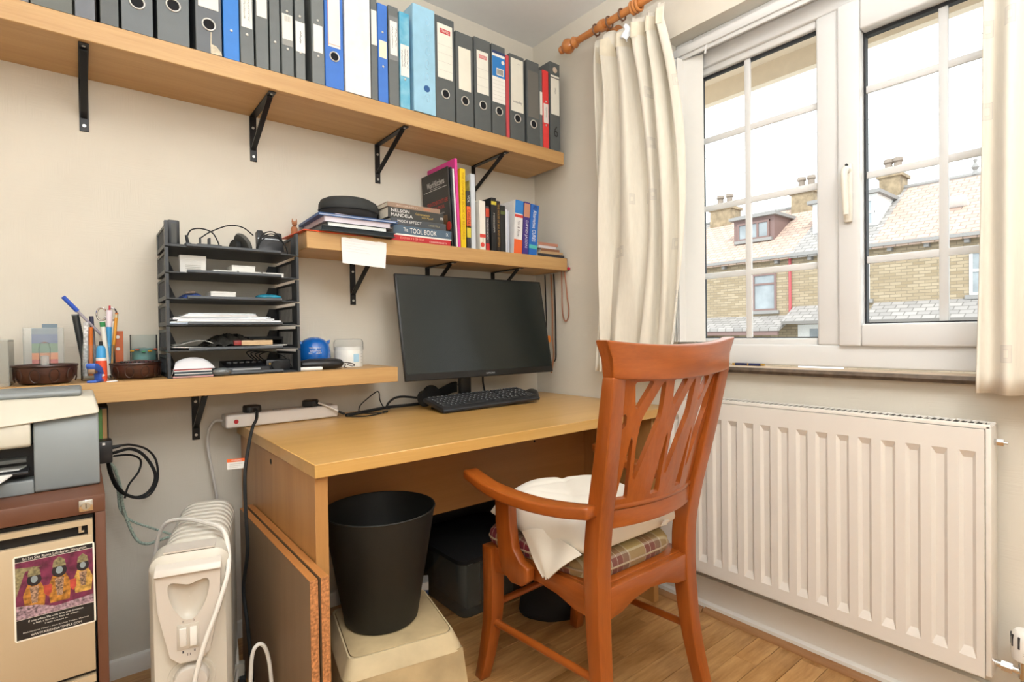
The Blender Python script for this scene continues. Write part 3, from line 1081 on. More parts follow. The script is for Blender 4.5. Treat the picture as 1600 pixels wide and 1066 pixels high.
binder(9, -1.355, -1.317, 0.36, G2, 'grey ring binder with label high up, no rivets showing', lab=(0.155, 0.29, 0.8, '#ece9e0'))
binder(10, -1.314, -1.283, 0.36, G2, 'narrow grey ring binder with one rivet and no label', rivets=(0.092,))
t_ = binder(11, -1.28, -1.242, 0.36, G2, 'grey ring binder with barcoded half-grey label', rivets=(0.082, 0.2), lab=(0.112, 0.19, 0.85, '#e9e7de'))
B().box(-0.016, 0.016, -0.0009, -0.0002, 0.092, 0.112).ob('label_strip', mat('label_grey', '#9c9c98', 0.7), t_)
for k in range(7):
    B().box(-0.008 + k * 0.0026, -0.008 + k * 0.0026 + 0.0013, -0.0013, -0.0008, 0.168, 0.185).ob('barcode_bar', GREYPRINT, t_)
t_ = binder(12, -1.237, -1.206, 0.36, G1, 'narrow grey ring binder with one handwritten word', rivets=(0.083, 0.198), lab=(0.085, 0.18, 0.98, '#eeece6'))
scribble(t_, INK, 0, -0.0015, 0.103, 0.153, 1, 0.0, 0.0008)
binder(13, -1.186, -1.144, 0.36, G1, 'grey ring binder with blank label left of blue lever file', rivets=(0.09, 0.205), lab=(0.102, 0.19, 0.72, '#efede6'))
t_ = binder(14, -1.143, -1.08, 0.36, '#3a74cc', 'blue lever-arch file with ring and long white label', 'lever', ring=0.105, lab=(0.135, 0.33, 0.66, '#f0ece4'))
B().box(-0.021, -0.0185, -0.0013, -0.0008, 0.137, 0.32).box(-0.021, 0.02, -0.0013, -0.0008, 0.142, 0.144).ob('red_line', mat('faint_red', '#e3a48f', 0.8, var=0), t_)
binder(15, -1.077, -0.985, 0.372, '#e8e9ea', 'wide plain white binder in the middle of the row', 'lever', yf=-0.266, rough=0.3)
binder(16, -0.982, -0.957, 0.36, G2, 'narrow grey binder tucked against the wide white one', lab=(0.19, 0.31, 0.85, '#eceae2'))
t_ = binder(17, -0.956, -0.918, 0.344, '#4078cf', 'blue ring binder with cream label and two rivets', rivets=(0.125, 0.245), lab=(0.155, 0.215, 0.78, '#efe9cf'))
t_ = binder(18, -0.915, -0.875, 0.351, G2, 'grey ring binder with taped handwritten label', lab=(0.178, 0.298, 0.72, '#f0eee8'))
B().box(-0.018, 0.018, -0.0006, -0.0001, 0.16, 0.315).ob('tape', mat('clear_tape', '#86898a', 0.2), t_)
scribble(t_, INK, 0.002, -0.0015, 0.19, 0.285, 2, 0.014, 0.0006)
t_ = binder(19, -0.872, -0.831, 0.345, '#3f9fc4', 'teal marbled ring binder with handwritten label', lab=(0.115, 0.228, 0.86, '#f0eee8'), rivets=(0.104,))
MATS['binder_3f9fc4'].node_tree.nodes['Color Ramp'].color_ramp.elements[0].color = lin('#8cc7dc')
scribble(t_, INK, 0.0, -0.0015, 0.13, 0.215, 3, 0.022, 0.0006)
t_ = binder(20, -0.82, -0.727, 0.392, '#9ccbe4', 'wide pale blue file with embossed scrolls', 'lever', yf=-0.268, rough=0.3)
PALE = mat('pale_emboss', '#b4d9ee', 0.35, var=0)
for k, zz in enumerate((0.34, 0.285, 0.235, 0.185, 0.135, 0.055)):
    B().tube(catmull([(0.012 + 0.012 * math.sin(a * 1.0 + k) * (1 - a / 9), -0.0004, zz + 0.022 * math.cos(a * 1.0 + k) * (1 - a / 9)) for a in range(8)], 4), 0.001, 5).ob('embossed_scroll', PALE, t_)
B().cyl((0.008, -0.0008, 0.092), (0.008, 0, 0.092), 0.0125, n=24).ob('finger_hole', mat('blue_shadow_hole', '#2f5d96', 0.8, var=0), t_)
t_ = binder(21, -0.724, -0.637, 0.388, G3, 'tall black lever-arch file beside pale blue one', 'lever', ring=0.098, lab=(0.155, 0.36, 0.78, '#eceade'))
B().box(-0.022, 0.024, -0.0013, -0.0008, 0.325, 0.342).ob('brand_patch', REDINK, t_)
lettering('STAPLES', t_, LABEL, (0.001, -0.0017, 0.3335), (1, 0, 0), (0, 0, 1), 0.038, 0.009)
for k in range(4):
    B().box(-0.032, 0.032, -0.0012, -0.0008, 0.185 + k * 0.032, 0.1856 + k * 0.032).ob('ruled_line', GREYPRINT, t_)
t_ = binder(22, -0.632, -0.549, 0.358, G3, 'black lever-arch file with completely blank cream label', 'lever', ring=0.095, lab=(0.135, 0.30, 0.7, '#ece9da'))
t_ = binder(23, -0.544, -0.463, 0.366, G3, 'black lever-arch file with red sticker at label top, fourth from blue-topped one', 'lever', ring=0.1, lab=(0.145, 0.315, 0.72, '#eceade'))
t_['label'] = 'black lever-arch file with ruled label just left of the blue-topped label'
B().box(-0.018, 0.02, -0.0013, -0.0008, 0.285, 0.3).ob('brand_patch', mat('pink_print', '#d97f80', 0.7, var=0), t_)
lettering('STAPLES', t_, LABEL, (0.001, -0.0017, 0.2925), (1, 0, 0), (0, 0, 1), 0.032, 0.008)
for k in range(3):
    B().box(-0.028, 0.028, -0.0012, -0.0008, 0.175 + k * 0.034, 0.1756 + k * 0.034).ob('ruled_line', GREYPRINT, t_)
t_ = binder(24, -0.458, -0.386, 0.366, G3, 'black lever-arch file with blue and white barcoded label', 'lever', ring=0.096, lab=(0.13, 0.34, 0.94, '#efede6'))
B().box(-0.033, 0.033, -0.0013, -0.0008, 0.235, 0.318).ob('blue_panel', BLUEINK, t_)
B().box(-0.033, 0.033, -0.0013, -0.0008, 0.329, 0.34).ob('dark_panel', mat('navy_print', '#31416e', 0.7, var=0), t_)
B().box(-0.012, 0.026, -0.0017, -0.0012, 0.243, 0.272).ob('barcode_panel', LABEL, t_)
for k in range(10):
    B().box(-0.009 + k * 0.0032, -0.0075 + k * 0.0032, -0.0021, -0.0016, 0.247, 0.268).ob('barcode_bar', INK, t_)
for k in range(6):
    B().box(-0.03, 0.03, -0.0012, -0.0008, 0.145 + k * 0.015, 0.1456 + k * 0.015).ob('ruled_line', GREYPRINT, t_)
B().cyl((0.022, -0.0018, 0.3), (0.022, -0.0012, 0.3), 0.008, n=18).ob('round_mark', LABEL, t_)
binder(25, -0.384, -0.366, 0.342, '#c94b52', 'thin red folder between two black files')
t_ = binder(26, -0.364, -0.283, 0.356, G3, 'black lever-arch file whose cream label carries a brand name at its foot', 'lever', ring=0.09, lab=(0.118, 0.34, 0.84, '#e5e2d4'))
lettering('niceday', t_, INK, (0.002, -0.0014, 0.158), (1, 0, 0.0), (0, 0, 1), 0.05, 0.014)
lettering('A4', t_, GREYPRINT, (0.008, -0.0014, 0.32), (1, 0, 0), (0, 0, 1), 0.012, 0.006)
binder(27, -0.269, -0.197, 0.359, G3, 'black lever-arch file with dull grey plastic pocket', 'lever', ring=0.088, lab=(0.115, 0.315, 0.86, '#6e6c66'))
binder(28, -0.196, -0.179, 0.335, G2, 'very narrow grey binder left of the red binder', lab=(0.14, 0.24, 0.9, '#e9e6dc'))
t_ = binder(29, -0.177, -0.141, 0.342, '#e2403f', 'red ring binder near the end of the shelf', lab=(0.11, 0.195, 0.8, '#e6dcd6'), rivets=(0.1, 0.205))
scribble(t_, GREYPRINT, 0, -0.0015, 0.12, 0.185, 1, 0.0, 0.0009)
t_ = binder(30, -0.133, -0.071, 0.393, G3, 'black file marked with a 6, last at the right end of the shelf', 'lever', lab=(0.16, 0.335, 0.84, '#e8e5d8'))
B().cyl((0, -0.0014, 0.36), (0, -0.0004, 0.36), 0.013, n=20).ob('round_sticker', mat('beige_sticker', '#c9b7a6', 0.7, var=0.2, vscale=200), t_)
B().box(-0.026, 0.026, -0.0013, -0.0008, 0.322, 0.326).ob('dark_line', INK, t_)
lettering('6', t_, mat('black_marker', '#17181a', 0.5, var=0), (0.002, -0.0012, 0.085), (1, 0, 0), (0, 0, 1), 0.024, 0.05, name='hand_drawn_mark')
scribble(t_, INK, 0, -0.0015, 0.235, 0.285, 1, 0.0, 0.0006)

# ================================================================= BOOKS ON THE MIDDLE SHELF
MZ = 1.372


def book(label, x0, x1, h, col, yf=-0.222, d=0.15, lean=0.0, page='#e6dfcf', texts=(), bands=(), name='book', cat='book', soft=True, rz=0.0):
    """upright book, spine to the front; texts: (string, colour, z-centre, length, height) reading downwards; bands: (z0,z1,colour)"""
    w_ = x1 - x0
    th = thing(name, label, cat, ((x0 + x1) / 2, yf, MZ + max(0, abs(math.sin(lean)) * w_ / 2)), rot=(0, lean, rz), group='books on the middle shelf')
    hw, t = w_ / 2 - 0.0004, 0.0016
    cm = mat('book_' + col.lstrip('#'), col, 0.4, var=0.03)
    B().box(-hw, hw, 0, t, 0, h).box(-hw, -hw + t, t, d, 0, h).box(hw - t, hw, t, d, 0, h).ob('cover', cm, th, bevel=0.0006, seg=1)
    if w_ > 0.006:
        B().box(-hw + t, hw - t, t, d - 0.003, 0.002, h - 0.002).ob('pages', mat('pages_' + page.lstrip('#'), page, 0.9, var=0.08, stretch=(60, 1, 1)), th)
    for (z0, z1, c) in bands:
        B().box(-hw - 0.0003, hw + 0.0003, -0.0006, 0.0004, z0, z1).ob('colour_band', mat('band_' + c.lstrip('#'), c, 0.45, var=0), th)
    for (s, c, zc, ln, ht) in texts:
        lettering(s, th, mat('print_' + c.lstrip('#'), c, 0.6, var=0), (0, -0.0011, zc), (0, 0, -1), (1, 0, 0), ln, min(ht, w_ * 0.9))
    return th


# magazine with its front cover turned to the left
t_ = book('kitchen magazine leaning with dark front cover showing to the left', -0.636, -0.630, 0.315, '#2c2b2a', d=0.205, lean=-0.055, name='magazine', cat='magazine', page='#efece6')
COVR = mat('magazine_white', '#e6e3df', 0.5, var=0)
COVRED = mat('magazine_red', '#c8392f', 0.5, var=0)
o_ = (-0.0032, 0.1, 0)
lettering('Word Kitchens', t_, COVR, (-0.0033, 0.095, 0.268), (0, -1, 0), (0, 0, 1), 0.135, 0.024)
B().box(-0.0035, -0.003, 0.01, 0.19, 0.243, 0.2445).box(-0.0035, -0.003, 0.06, 0.14, 0.25, 0.251).ob('cover_rule', COVR, t_)
lettering('YOUR KITCHEN STARTS HERE', t_, COVRED, (-0.0033, 0.09, 0.19), (0, -1, 0), (0, 0, 1), 0.16, 0.016)
lettering('DESIGN SPECIAL', t_, COVRED, (-0.0033, 0.09, 0.168), (0, -1, 0), (0, 0, 1), 0.11, 0.013)
lettering('ideas and inspiration', t_, COVR, (-0.0033, 0.1, 0.142), (0, -1, 0), (0, 0, 1), 0.12, 0.009)
B().box(-0.0036, -0.003, 0.02, 0.12, 0.03, 0.13).ob('cover_photo', mat('cover_photo', '#7a5a3c', 0.5, var=0.6, vscale=25), t_)
B().cyl((-0.0042, 0.012, 0.085), (-0.003, 0.012, 0.085), 0.017, n=24).ob('red_roundel', COVRED, t_)
book('dark magazine pressed beside the kitchen magazine', -0.624, -0.616, 0.315, '#35373c', d=0.205, lean=-0.05, name='magazine', cat='magazine')
book('white magazine between dark magazine and pink folder', -0.6145, -0.6075, 0.31, '#e7e4e2', d=0.2, lean=-0.045, name='magazine', cat='magazine')
book('tall pink plastic folder standing beside yellow book', -0.606, -0.594, 0.353, '#dd3f95', d=0.215, lean=-0.035, name='document_folder', cat='folder')
book('tall yellow book of world records', -0.593, -0.568, 0.318, '#e8c414', d=0.2, lean=0.0, texts=(('THE GUINNESS BOOK OF RECORDS', '#b8860f', 0.17, 0.27, 0.011),))
book('black and orange paperback right of the yellow book', -0.564, -0.545, 0.233, '#3d3c3d', d=0.14, bands=((0.085, 0.17, '#ee6a35'), (0.045, 0.09, '#d8c63a')), texts=(('CARE-DARE', '#3a2a22', 0.12, 0.075, 0.013), ('VOL', '#e8e6e2', 0.2, 0.03, 0.01)))
t_ = book('tall pale magazine with yellow cover art', -0.542, -0.521, 0.305, '#cfd6dc', d=0.205, name='magazine', cat='magazine')
B().box(-0.0109, -0.0103, 0.01, 0.13, 0.06, 0.28).ob('cover_art', mat('yellow_art', '#cfc36a', 0.6, var=0.6, vscale=18), t_)
t_ = book('cream paperback with red circle at its foot', -0.5, -0.471, 0.203, '#e9e5da', d=0.135, bands=((0.052, 0.066, '#d84a3d'),), texts=(('THE NOVEL', '#7a9a6a', 0.04, 0.03, 0.006),))
B().cyl((-0.002, -0.0012, 0.022), (-0.002, -0.0002, 0.022), 0.0095, n=20).ob('red_circle', mat('band_d84a3d', '#d84a3d', 0.45), t_)
book('thin dark red-topped paperback beside cream paperback', -0.4695, -0.4515, 0.184, '#4b4547', d=0.13, bands=((0.14, 0.175, '#c5472f'), (0.0, 0.03, '#c0302c')), texts=(('The Autobiography', '#e0ddd8', 0.09, 0.09, 0.008),))
book('tall black book, tallest of the dark paperbacks', -0.44, -0.4135, 0.224, '#222325', d=0.15, texts=(('MISSISSIPPI', '#d8d5cc', 0.12, 0.08, 0.007),), bands=((0.195, 0.209, '#c8b83c'),))
book('black book with gold lettering down its spine', -0.413, -0.3925, 0.214, '#29211e', d=0.14, texts=(('THE HOUSE OF SILK AND LETTERS', '#a98445', 0.11, 0.18, 0.01),))
book('short black book right of gold-lettered book', -0.391, -0.3655, 0.198, '#262829', d=0.135, bands=((0.16, 0.175, '#5f6a3a'),))
book('thin white booklet with blue back edge', -0.365, -0.3555, 0.184, '#d9dde6', d=0.12, name='booklet', cat='book')
book('thin pale booklet leaning on the orange-footed book', -0.3545, -0.346, 0.18, '#c9cfdd', d=0.12, name='booklet', cat='book')
t_ = book('thick white book with orange foot and blue top', -0.322, -0.277, 0.232, '#e8e6e4', d=0.15, lean=0.06, bands=((0.0, 0.062, '#ee6c3a'), (0.175, 0.232, '#3b86cf'), (0.158, 0.17, '#d64b45')), texts=(('Tim & Anne', '#8a7a78', 0.11, 0.07, 0.014),))
book('purple autobiography with portrait on its spine', -0.274, -0.241, 0.232, '#4b3a86', d=0.15, lean=0.075, bands=((0.165, 0.225, '#c98f75'),), texts=(('DAVID JASON', '#ece8f0', 0.09, 0.12, 0.017),))
book('blue book of cures, last of the upright books', -0.237, -0.19, 0.226, '#2f6fc4', d=0.15, lean=0.085, bands=((0.028, 0.045, '#58c0b8'),), texts=(('Alternative CURES', '#f0f0ee', 0.13, 0.14, 0.02), ('BILL', '#2a2a55', 0.21, 0.02, 0.02)))

# flat pile beside the magazine
z = MZ


def flat(label, x0, x1, t, col, texts=(), yf=-0.225, d=0.17, rz=0.0, page='#e4dccb', name='book', cat='book', grp='flat pile of books on the middle shelf'):
    global z
    th = thing(name, label, cat, ((x0 + x1) / 2, yf, z), rz=rz, group=grp)
    hw = (x1 - x0) / 2
    B().box(-hw, hw, 0, 0.0016, 0, t).box(-hw, hw, 0.0016, d, 0, 0.0014).box(-hw, hw, 0.0016, d, t - 0.0014, t).ob('cover', mat('book_' + col.lstrip('#'), col, 0.4, var=0.04), th, bevel=0.0005, seg=1)
    B().box(-hw + 0.002, hw - 0.002, 0.0016, d - 0.003, 0.0014, t - 0.0014).ob('pages', mat('pages_' + page.lstrip('#'), page, 0.9, var=0.08), th)
    for (s, c, xc, zc, ln, ht) in texts:
        lettering(s, th, mat('print_' + c.lstrip('#'), c, 0.6, var=0), (xc, -0.0006, zc), (1, 0, 0), (0, 0, 1), ln, ht)
    z += t
    return th


flat('red book at the bottom of the flat pile', -0.9, -0.645, 0.022, '#b8252c', (('EXPERTS SHOP', '#e8a08a', -0.04, 0.013, 0.1, 0.008), ('CHAKRABARTI', '#f2d8cc', 0.07, 0.009, 0.075, 0.006)))
flat('thin white booklet above the red book', -0.895, -0.64, 0.006, '#e8e5dd', name='booklet')
flat('slate blue tool book in the flat pile', -0.89, -0.64, 0.031, '#4d6274', (('The', '#eceae4', -0.075, 0.017, 0.018, 0.014), ('TOOL BOOK', '#eceae4', 0.0, 0.015, 0.115, 0.019), ('DK', '#dfe2e4', 0.105, 0.016, 0.01, 0.012)))
flat('dark paperback with white title above the tool book', -0.9, -0.665, 0.025, '#474b50', (('MODI EFFECT', '#e6e4e0', -0.04, 0.015, 0.1, 0.0095), ('LANCE PRICE', '#a89c78', 0.065, 0.012, 0.05, 0.007)))
flat('black book with bold white name on its spine', -0.91, -0.675, 0.038, '#3c3c39', (('NELSON', '#f0efec', -0.068, 0.027, 0.074, 0.012), ('MANDELA', '#f0efec', -0.062, 0.011, 0.088, 0.012), ('Conversations', '#c9ab5a', 0.025, 0.024, 0.06, 0.009), ('with Myself', '#c9ab5a', 0.045, 0.012, 0.05, 0.009), ('m', '#f0efec', 0.108, 0.019, 0.01, 0.009)))
flat('brown paperback on top of the flat pile', -0.912, -0.69, 0.017, '#9a806c', (('BIOGRAPHY', '#d9c6b4', -0.03, 0.008, 0.09, 0.005), ('ORANGE', '#e8743a', 0.052, 0.008, 0.03, 0.008)), d=0.15, rz=0.01)
# right end: notebooks lying flat
z = MZ
GN = 'notebooks piled at the shelf end'
flat('black-edged notebook with red marker ribbon at the pile bottom', -0.185, -0.02, 0.014, '#33343a', d=0.14, page='#eeeae2', name='notebook', cat='notebook', grp=GN)
flat('tan card notebook above the black-edged one', -0.17, -0.03, 0.012, '#b99a72', d=0.13, name='notebook', cat='notebook', grp=GN, rz=-0.02)
flat('brown leather notebook in the middle of the pile', -0.165, -0.05, 0.012, '#8a5f44', d=0.12, name='notebook', cat='notebook', grp=GN)
flat('white lined notebook near the pile top', -0.18, -0.07, 0.012, '#d6d2d6', d=0.12, name='notebook', cat='notebook', grp=GN, rz=0.03)
flat('pink-brown notebook on top of the pile', -0.18, -0.06, 0.014, '#b57f6a', d=0.12, name='notebook', cat='notebook', grp=GN)
rb = thing('ribbon_tassel', 'red pompom on a thread hanging off the shelf end', 'tassel', (-0.014, -0.237, 1.325))
B().tube([(0, 0.012, 0.052), (0.0, 0.0, 0.047), (0.004, -0.002, 0.02), (0.006, -0.004, 0.004)], 0.0008, 5).ob('thread', mat('grey_thread', '#6d6a80', 0.9), rb)
B().sphere((0.006, -0.004, 0), 0.0075, 12, 8).ob('pompom', mat('crimson_wool', '#c02a48', 0.95, bump=0.8, bscale=500), rb)

# left end: folders
z = MZ
GF = 'folders stacked at the left of the middle shelf'
FD = dict(grp=GF, name='document_folder', cat='folder')


def folder(label, x0, x1, t, col, yf, d, rz, page=None):
    global z
    th = thing('document_folder', label, 'folder', ((x0 + x1) / 2, yf, z), rz=rz, group=GF)
    hw = (x1 - x0) / 2
    m = mat('folder_' + col.lstrip('#'), col, 0.35, var=0.03)
    B().box(-hw, hw, 0, d, 0, 0.002).box(-hw, hw, 0, d, t - 0.002, t).box(-hw, -hw + 0.002, 0, d, 0.002, t - 0.002).ob('cover', m, th, bevel=0.0006, seg=1)
    if t > 0.006:
        B().box(-hw + 0.004, hw - 0.006, 0.003, d - 0.004, 0.002, t - 0.002).ob('papers', mat('pages_' + (page or '#e9e6e2').lstrip('#'), page or '#e9e6e2', 0.9, var=0.06), th)
    z += t


folder('orange folder at the bottom left of the stack', -1.215, -0.97, 0.003, '#f0562a', -0.235, 0.215, 0.05)
folder('black plastic folder overhanging the shelf front', -1.165, -0.9, 0.017, '#33424c', -0.262, 0.235, -0.02, '#22282c')
folder('grey-white wad of papers in a clear folder', -1.14, -0.925, 0.016, '#4a5656', -0.25, 0.225, -0.03, '#e6e8e4')
folder('pale lilac paper pad beneath the blue folder', -1.15, -0.91, 0.018, '#cfc6d2', -0.25, 0.225, -0.03, '#d9d2da')
folder('glossy blue folder on top of the folder stack', -1.17, -0.89, 0.009, '#2c5c9c', -0.256, 0.245, -0.05, '#b9c4d6')
th = thing('loose_letters', 'loose printed letters between blue folder and black case', 'paper', (-1.02, -0.235, z), group=None)
B().box(-0.1, 0.1, 0, 0.18, 0, 0.002).ob('sheet', mat('pages_e9e6e2', '#e9e6e2', 0.9), th, rot=(0, 0, -0.06))
B().box(-0.09, 0.1, 0, 0.17, 0.002, 0.004).ob('sheet', mat('pinkish_paper', '#ead6d2', 0.9), th, rot=(0, 0, 0.08))
z += 0.004
cs_ = thing('headphone_case', 'black oval zipped case lying on the folders', 'case', (-1.02, -0.14, z))
FAB = mat('black_fabric', '#2f3130', 0.75, bump=0.4, bscale=600, var=0.1)


def oval(rx_, ry_, prof, n=40):
    return [[(rx_ * f * math.cos(2 * PI * k / n) * (1 + 0.06 * math.cos(4 * PI * k / n)), ry_ * f * math.sin(2 * PI * k / n), zz) for k in range(n)] for f, zz in prof]


B().loft(oval(0.1, 0.085, ((0.62, 0.0), (0.86, 0.007), (0.96, 0.02), (0.985, 0.03)))).ob('base_shell', mat('black_shell', '#232424', 0.6), cs_)
B().loft(oval(0.102, 0.087, ((0.99, 0.03), (1.01, 0.034), (1.0, 0.05), (0.93, 0.066), (0.75, 0.076), (0.4, 0.081), (0.01, 0.082)))).ob('lid_shell', FAB, cs_)
B().tube([p for p in oval(0.1035, 0.0885, ((0.992, 0.031),))[0]], 0.0018, 6, closed=True).ob('zip', mat('zip_black', '#111214', 0.4), cs_)
B().box(0.098, 0.103, -0.03, -0.022, 0.012, 0.03).ob('zip_pull', mat('zip_black', '#111214', 0.4), cs_)
fg = thing('figurine', 'tiny ginger animal figure behind the blue folder edge', 'figurine', (-1.19, -0.06, 1.372))
GING = mat('ginger', '#b0744e', 0.8, var=0.2)
B().sphere((0, 0, 0.03), 0.012, 10, 8, (1, 1, 1.3)).cyl((0, 0, 0), (0, 0, 0.03), 0.012, 0.011, n=10).ob('body', GING, fg)
B().sphere((0, -0.004, 0.052), 0.009, 10, 8).cyl((-0.006, -0.003, 0.057), (-0.008, -0.003, 0.07), 0.004, 0.0005, n=8).cyl((0.006, -0.003, 0.057), (0.008, -0.003, 0.07), 0.004, 0.0005, n=8).ob('head', GING, fg)

# note taped to the shelf edge
nt_ = thing('paper_note', 'white torn-edged note taped to the middle shelf edge', 'note', (-1.008, -0.2395, 1.27))
pts = [(-0.082 + 0.164 * k / 12, 0.092 - 0.006 * k / 12 + random.uniform(-0.0015, 0.0015) + (0.0018 if k in (3, 5) else 0)) for k in range(13)]
pts = [(-0.08, 0.004), (0.0, 0.0), (0.077, -0.004), (0.079, 0.03), (0.082, 0.06)] + pts[::-1] + [(-0.082, 0.05)]
NOTE = mat('note_paper', '#efeeec', 0.85, var=0.01)
B().prism(pts, 'y', -0.0004, 0.0).ob('sheet', NOTE, nt_)
for k in range(5):
    B().tube([(-0.07 + 0.01 * j, -0.0008, 0.082 - k * 0.009 - 0.0005 * j + random.uniform(-0.0008, 0.0008)) for j in range(random.randint(7, 14))], 0.00035, 4).ob('handwriting', mat('faint_pink_ink', '#cfc0c2', 0.8, var=0), nt_)

# strings of beads hanging below the right end of the middle shelf
def beads(label, pts, r, m, pitch, cat='beads', closed=False, name='bead_string'):
    P = catmull(pts, 14, closed)
    c = Vector(P[0])
    th = thing(name, label, cat, c)
    B().tube([p - c for p in P], r * 0.3, 5, closed=closed).ob('cord', mat('bead_cord', '#5a4638', 0.9), th)
    acc = 0
    last = P[0]
    proto = None
    cnt = 0
    for p in P[1:]:
        seg = (p - last).length
        while acc + seg >= pitch and cnt < 280:
            t = (pitch - acc) / seg
            last = last.lerp(p, t)
            seg = (p - last).length
            acc = 0
            if proto is None:
                proto = B().sphere((0, 0, 0), r, 8, 6).ob('bead', m, th)
                o = proto
            else:
                o = proto.copy()
                COL.objects.link(o)
            o.location = last - c
            cnt += 1
        acc += seg
        last = p
    return th


BB = mat('black_bead', '#1b1a1c', 0.25, var=0)
WB = mat('brown_wood_bead', '#a9754f', 0.5, var=0.2, vscale=300)
PKB = mat('terracotta_bead', '#b3765a', 0.5, var=0.15, vscale=300)
sx = -0.012
beads('black bead strand hanging nearest the monitor corner', [(-0.016, -0.085, 1.312), (-0.014, -0.086, 1.2), (-0.014, -0.09, 1.05)], 0.0038, BB, 0.0068)
beads('long black bead strand with small knot near the wall', [(-0.014, -0.145, 1.312), (-0.012, -0.15, 1.15), (-0.012, -0.152, 0.95), (-0.014, -0.15, 0.9), (-0.02, -0.142, 0.888)], 0.0042, BB, 0.0074)
beads('long twisted string of brown wooden beads beside the monitor', [(-0.02, -0.132, 1.312), (-0.018, -0.137, 1.15), (-0.022, -0.14, 1.0), (-0.018, -0.143, 0.93), (-0.024, -0.14, 0.87), (-0.028, -0.135, 0.835)], 0.0044, WB, 0.0078)
beads('open loop of terracotta beads at the shelf corner', [(-0.02, -0.205, 1.318), (-0.014, -0.2, 1.24), (-0.012, -0.198, 1.15), (-0.012, -0.205, 1.1), (-0.011, -0.22, 1.08), (-0.01, -0.236, 1.1), (-0.01, -0.24, 1.14), (-0.011, -0.232, 1.19), (-0.012, -0.226, 1.25), (-0.016, -0.22, 1.318)], 0.0034, PKB, 0.0062)
ft = thing('tassel', 'small orange tassel on the brown bead string', 'tassel', (-0.026, -0.118, 1.005))
B().sphere((0, 0, 0), 0.009, 10, 8).cyl((0, 0, -0.004), (0.002, 0.004, -0.02), 0.008, 0.011, n=10).ob('fringe', mat('orange_wool', '#e8862c', 0.95, bump=0.6, bscale=400), ft)
# ================================================================= LETTER TRAYS ON THE LOWEST SHELF
LZ = 0.9116
TRAYM = mat('dark_tray_plastic', '#34383c', 0.42, var=0.05)
TX0, TX1, TY0, TY1 = -1.594, -1.236, -0.236, -0.008
tcx, tcy = (TX0 + TX1) / 2, (TY0 + TY1) / 2
TW, TD, TP = (TX1 - TX0) / 2, (TY1 - TY0) / 2, 0.0748
tnames = ['lowest letter tray, full of black devices and cables', 'second letter tray from the bottom, holding dark pouches and papers', 'third letter tray from the bottom, packed with white papers', 'fourth letter tray from the bottom, with one white box', 'second letter tray from the top, with flat white boxes', 'topmost letter tray, holding chargers and cables']
TZ = []
proto = []


def tray_parts():
    out = []
    b = B().box(-TW, TW, -TD, TD, 0, 0.003)
    for k in range(9):
        yb = -TD + 0.02 + k * 0.024
        b.box(-TW, TW, yb, yb + 0.004, 0.003, 0.0048)
    b.prism([(-TD, 0.0), (-TD - 0.004, 0.004), (-TD - 0.002, 0.011), (-TD + 0.01, 0.006), (-TD + 0.01, 0.0)], 'x', -TW + 0.05, TW - 0.05)
    out.append(('base', b))
    for sgn in (-1, 1):
        b = B()
        x0, x1 = sorted((sgn * TW, sgn * (TW - 0.005)))
        b.box(x0, x1, -TD, TD, 0, 0.012).box(x0, x1, -TD, TD, 0.056, 0.064)
        b.box(min(x0, sgn * (TW + 0.003)), max(x1, sgn * (TW + 0.003)), -TD - 0.003, -TD + 0.016, 0, 0.071)
        b.box(x0, x1, TD - 0.03, TD, 0.012, 0.056).box(x0, x1, -TD + 0.016, -TD + 0.05, 0.012, 0.056)
        n = 16
        for k in range(n):
            yb = -TD + 0.055 + k * (2 * TD - 0.09) / n
            b.box(sgn * (TW - 0.0025) - 0.0006, sgn * (TW - 0.0025) + 0.0006, yb, yb + 0.0032, 0.012, 0.056)
        out.append(('side_wall', b))
        b = B()
        s = sgn
        b.prism([(s * TW, 0.0), (s * TW, 0.062), (s * (TW - 0.03), 0.062), (s * (TW - 0.05), 0.012), (s * (TW - 0.05), 0.0)], 'y', TD - 0.004, TD)
        b.box(min(s * TW, 0), max(s * TW, 0), TD - 0.004, TD, 0.0, 0.012)
        out.append(('back_tab', b))
    return out


for i in range(6):
    zt = LZ + 0.001 + i * TP
    TZ.append(zt + 0.0052)
    th = thing('letter_tray', tnames[i], 'letter tray', (tcx, tcy, zt), group='stacked letter trays')
    if not proto:
        proto = [bb.ob(nm, TRAYM, th, bevel=0.0) for nm, bb in tray_parts()]
    else:
        for p in proto:
            o = p.copy()
            COL.objects.link(o)
            o.parent = th

WBOX = mat('white_card', '#e8e6e0', 0.7, var=0.02)
BOXSIDE = mat('mauve_card_side', '#9c8f92', 0.7, var=0.05)
BLK = mat('black_plastic', '#202124', 0.38, var=0.05)
BLK2 = mat('matt_black', '#1a1b1c', 0.7, var=0.05)
SILV = mat('silver_plastic', '#b9bcbf', 0.3, metal=0.4, var=0.02)


def sbox(name, label, cat, x0, x1, y0, y1, z0, z1, m, grp=None, rz=0, lid=True):
    th = thing(name, label, cat, ((x0 + x1) / 2, (y0 + y1) / 2, z0), rz=rz, group=grp)
    w_, d, h = (x1 - x0) / 2, (y1 - y0) / 2, z1 - z0
    B().box(-w_, w_, -d, d, 0, h * 0.98 - 0.0005).ob('carton', m, th, bevel=0.0008, seg=1)
    B().box(-w_ - 0.0004, w_ + 0.0004, -d - 0.0004, d + 0.0004, h * 0.72, h).ob('lid', m, th, bevel=0.0008, seg=1)
    return th


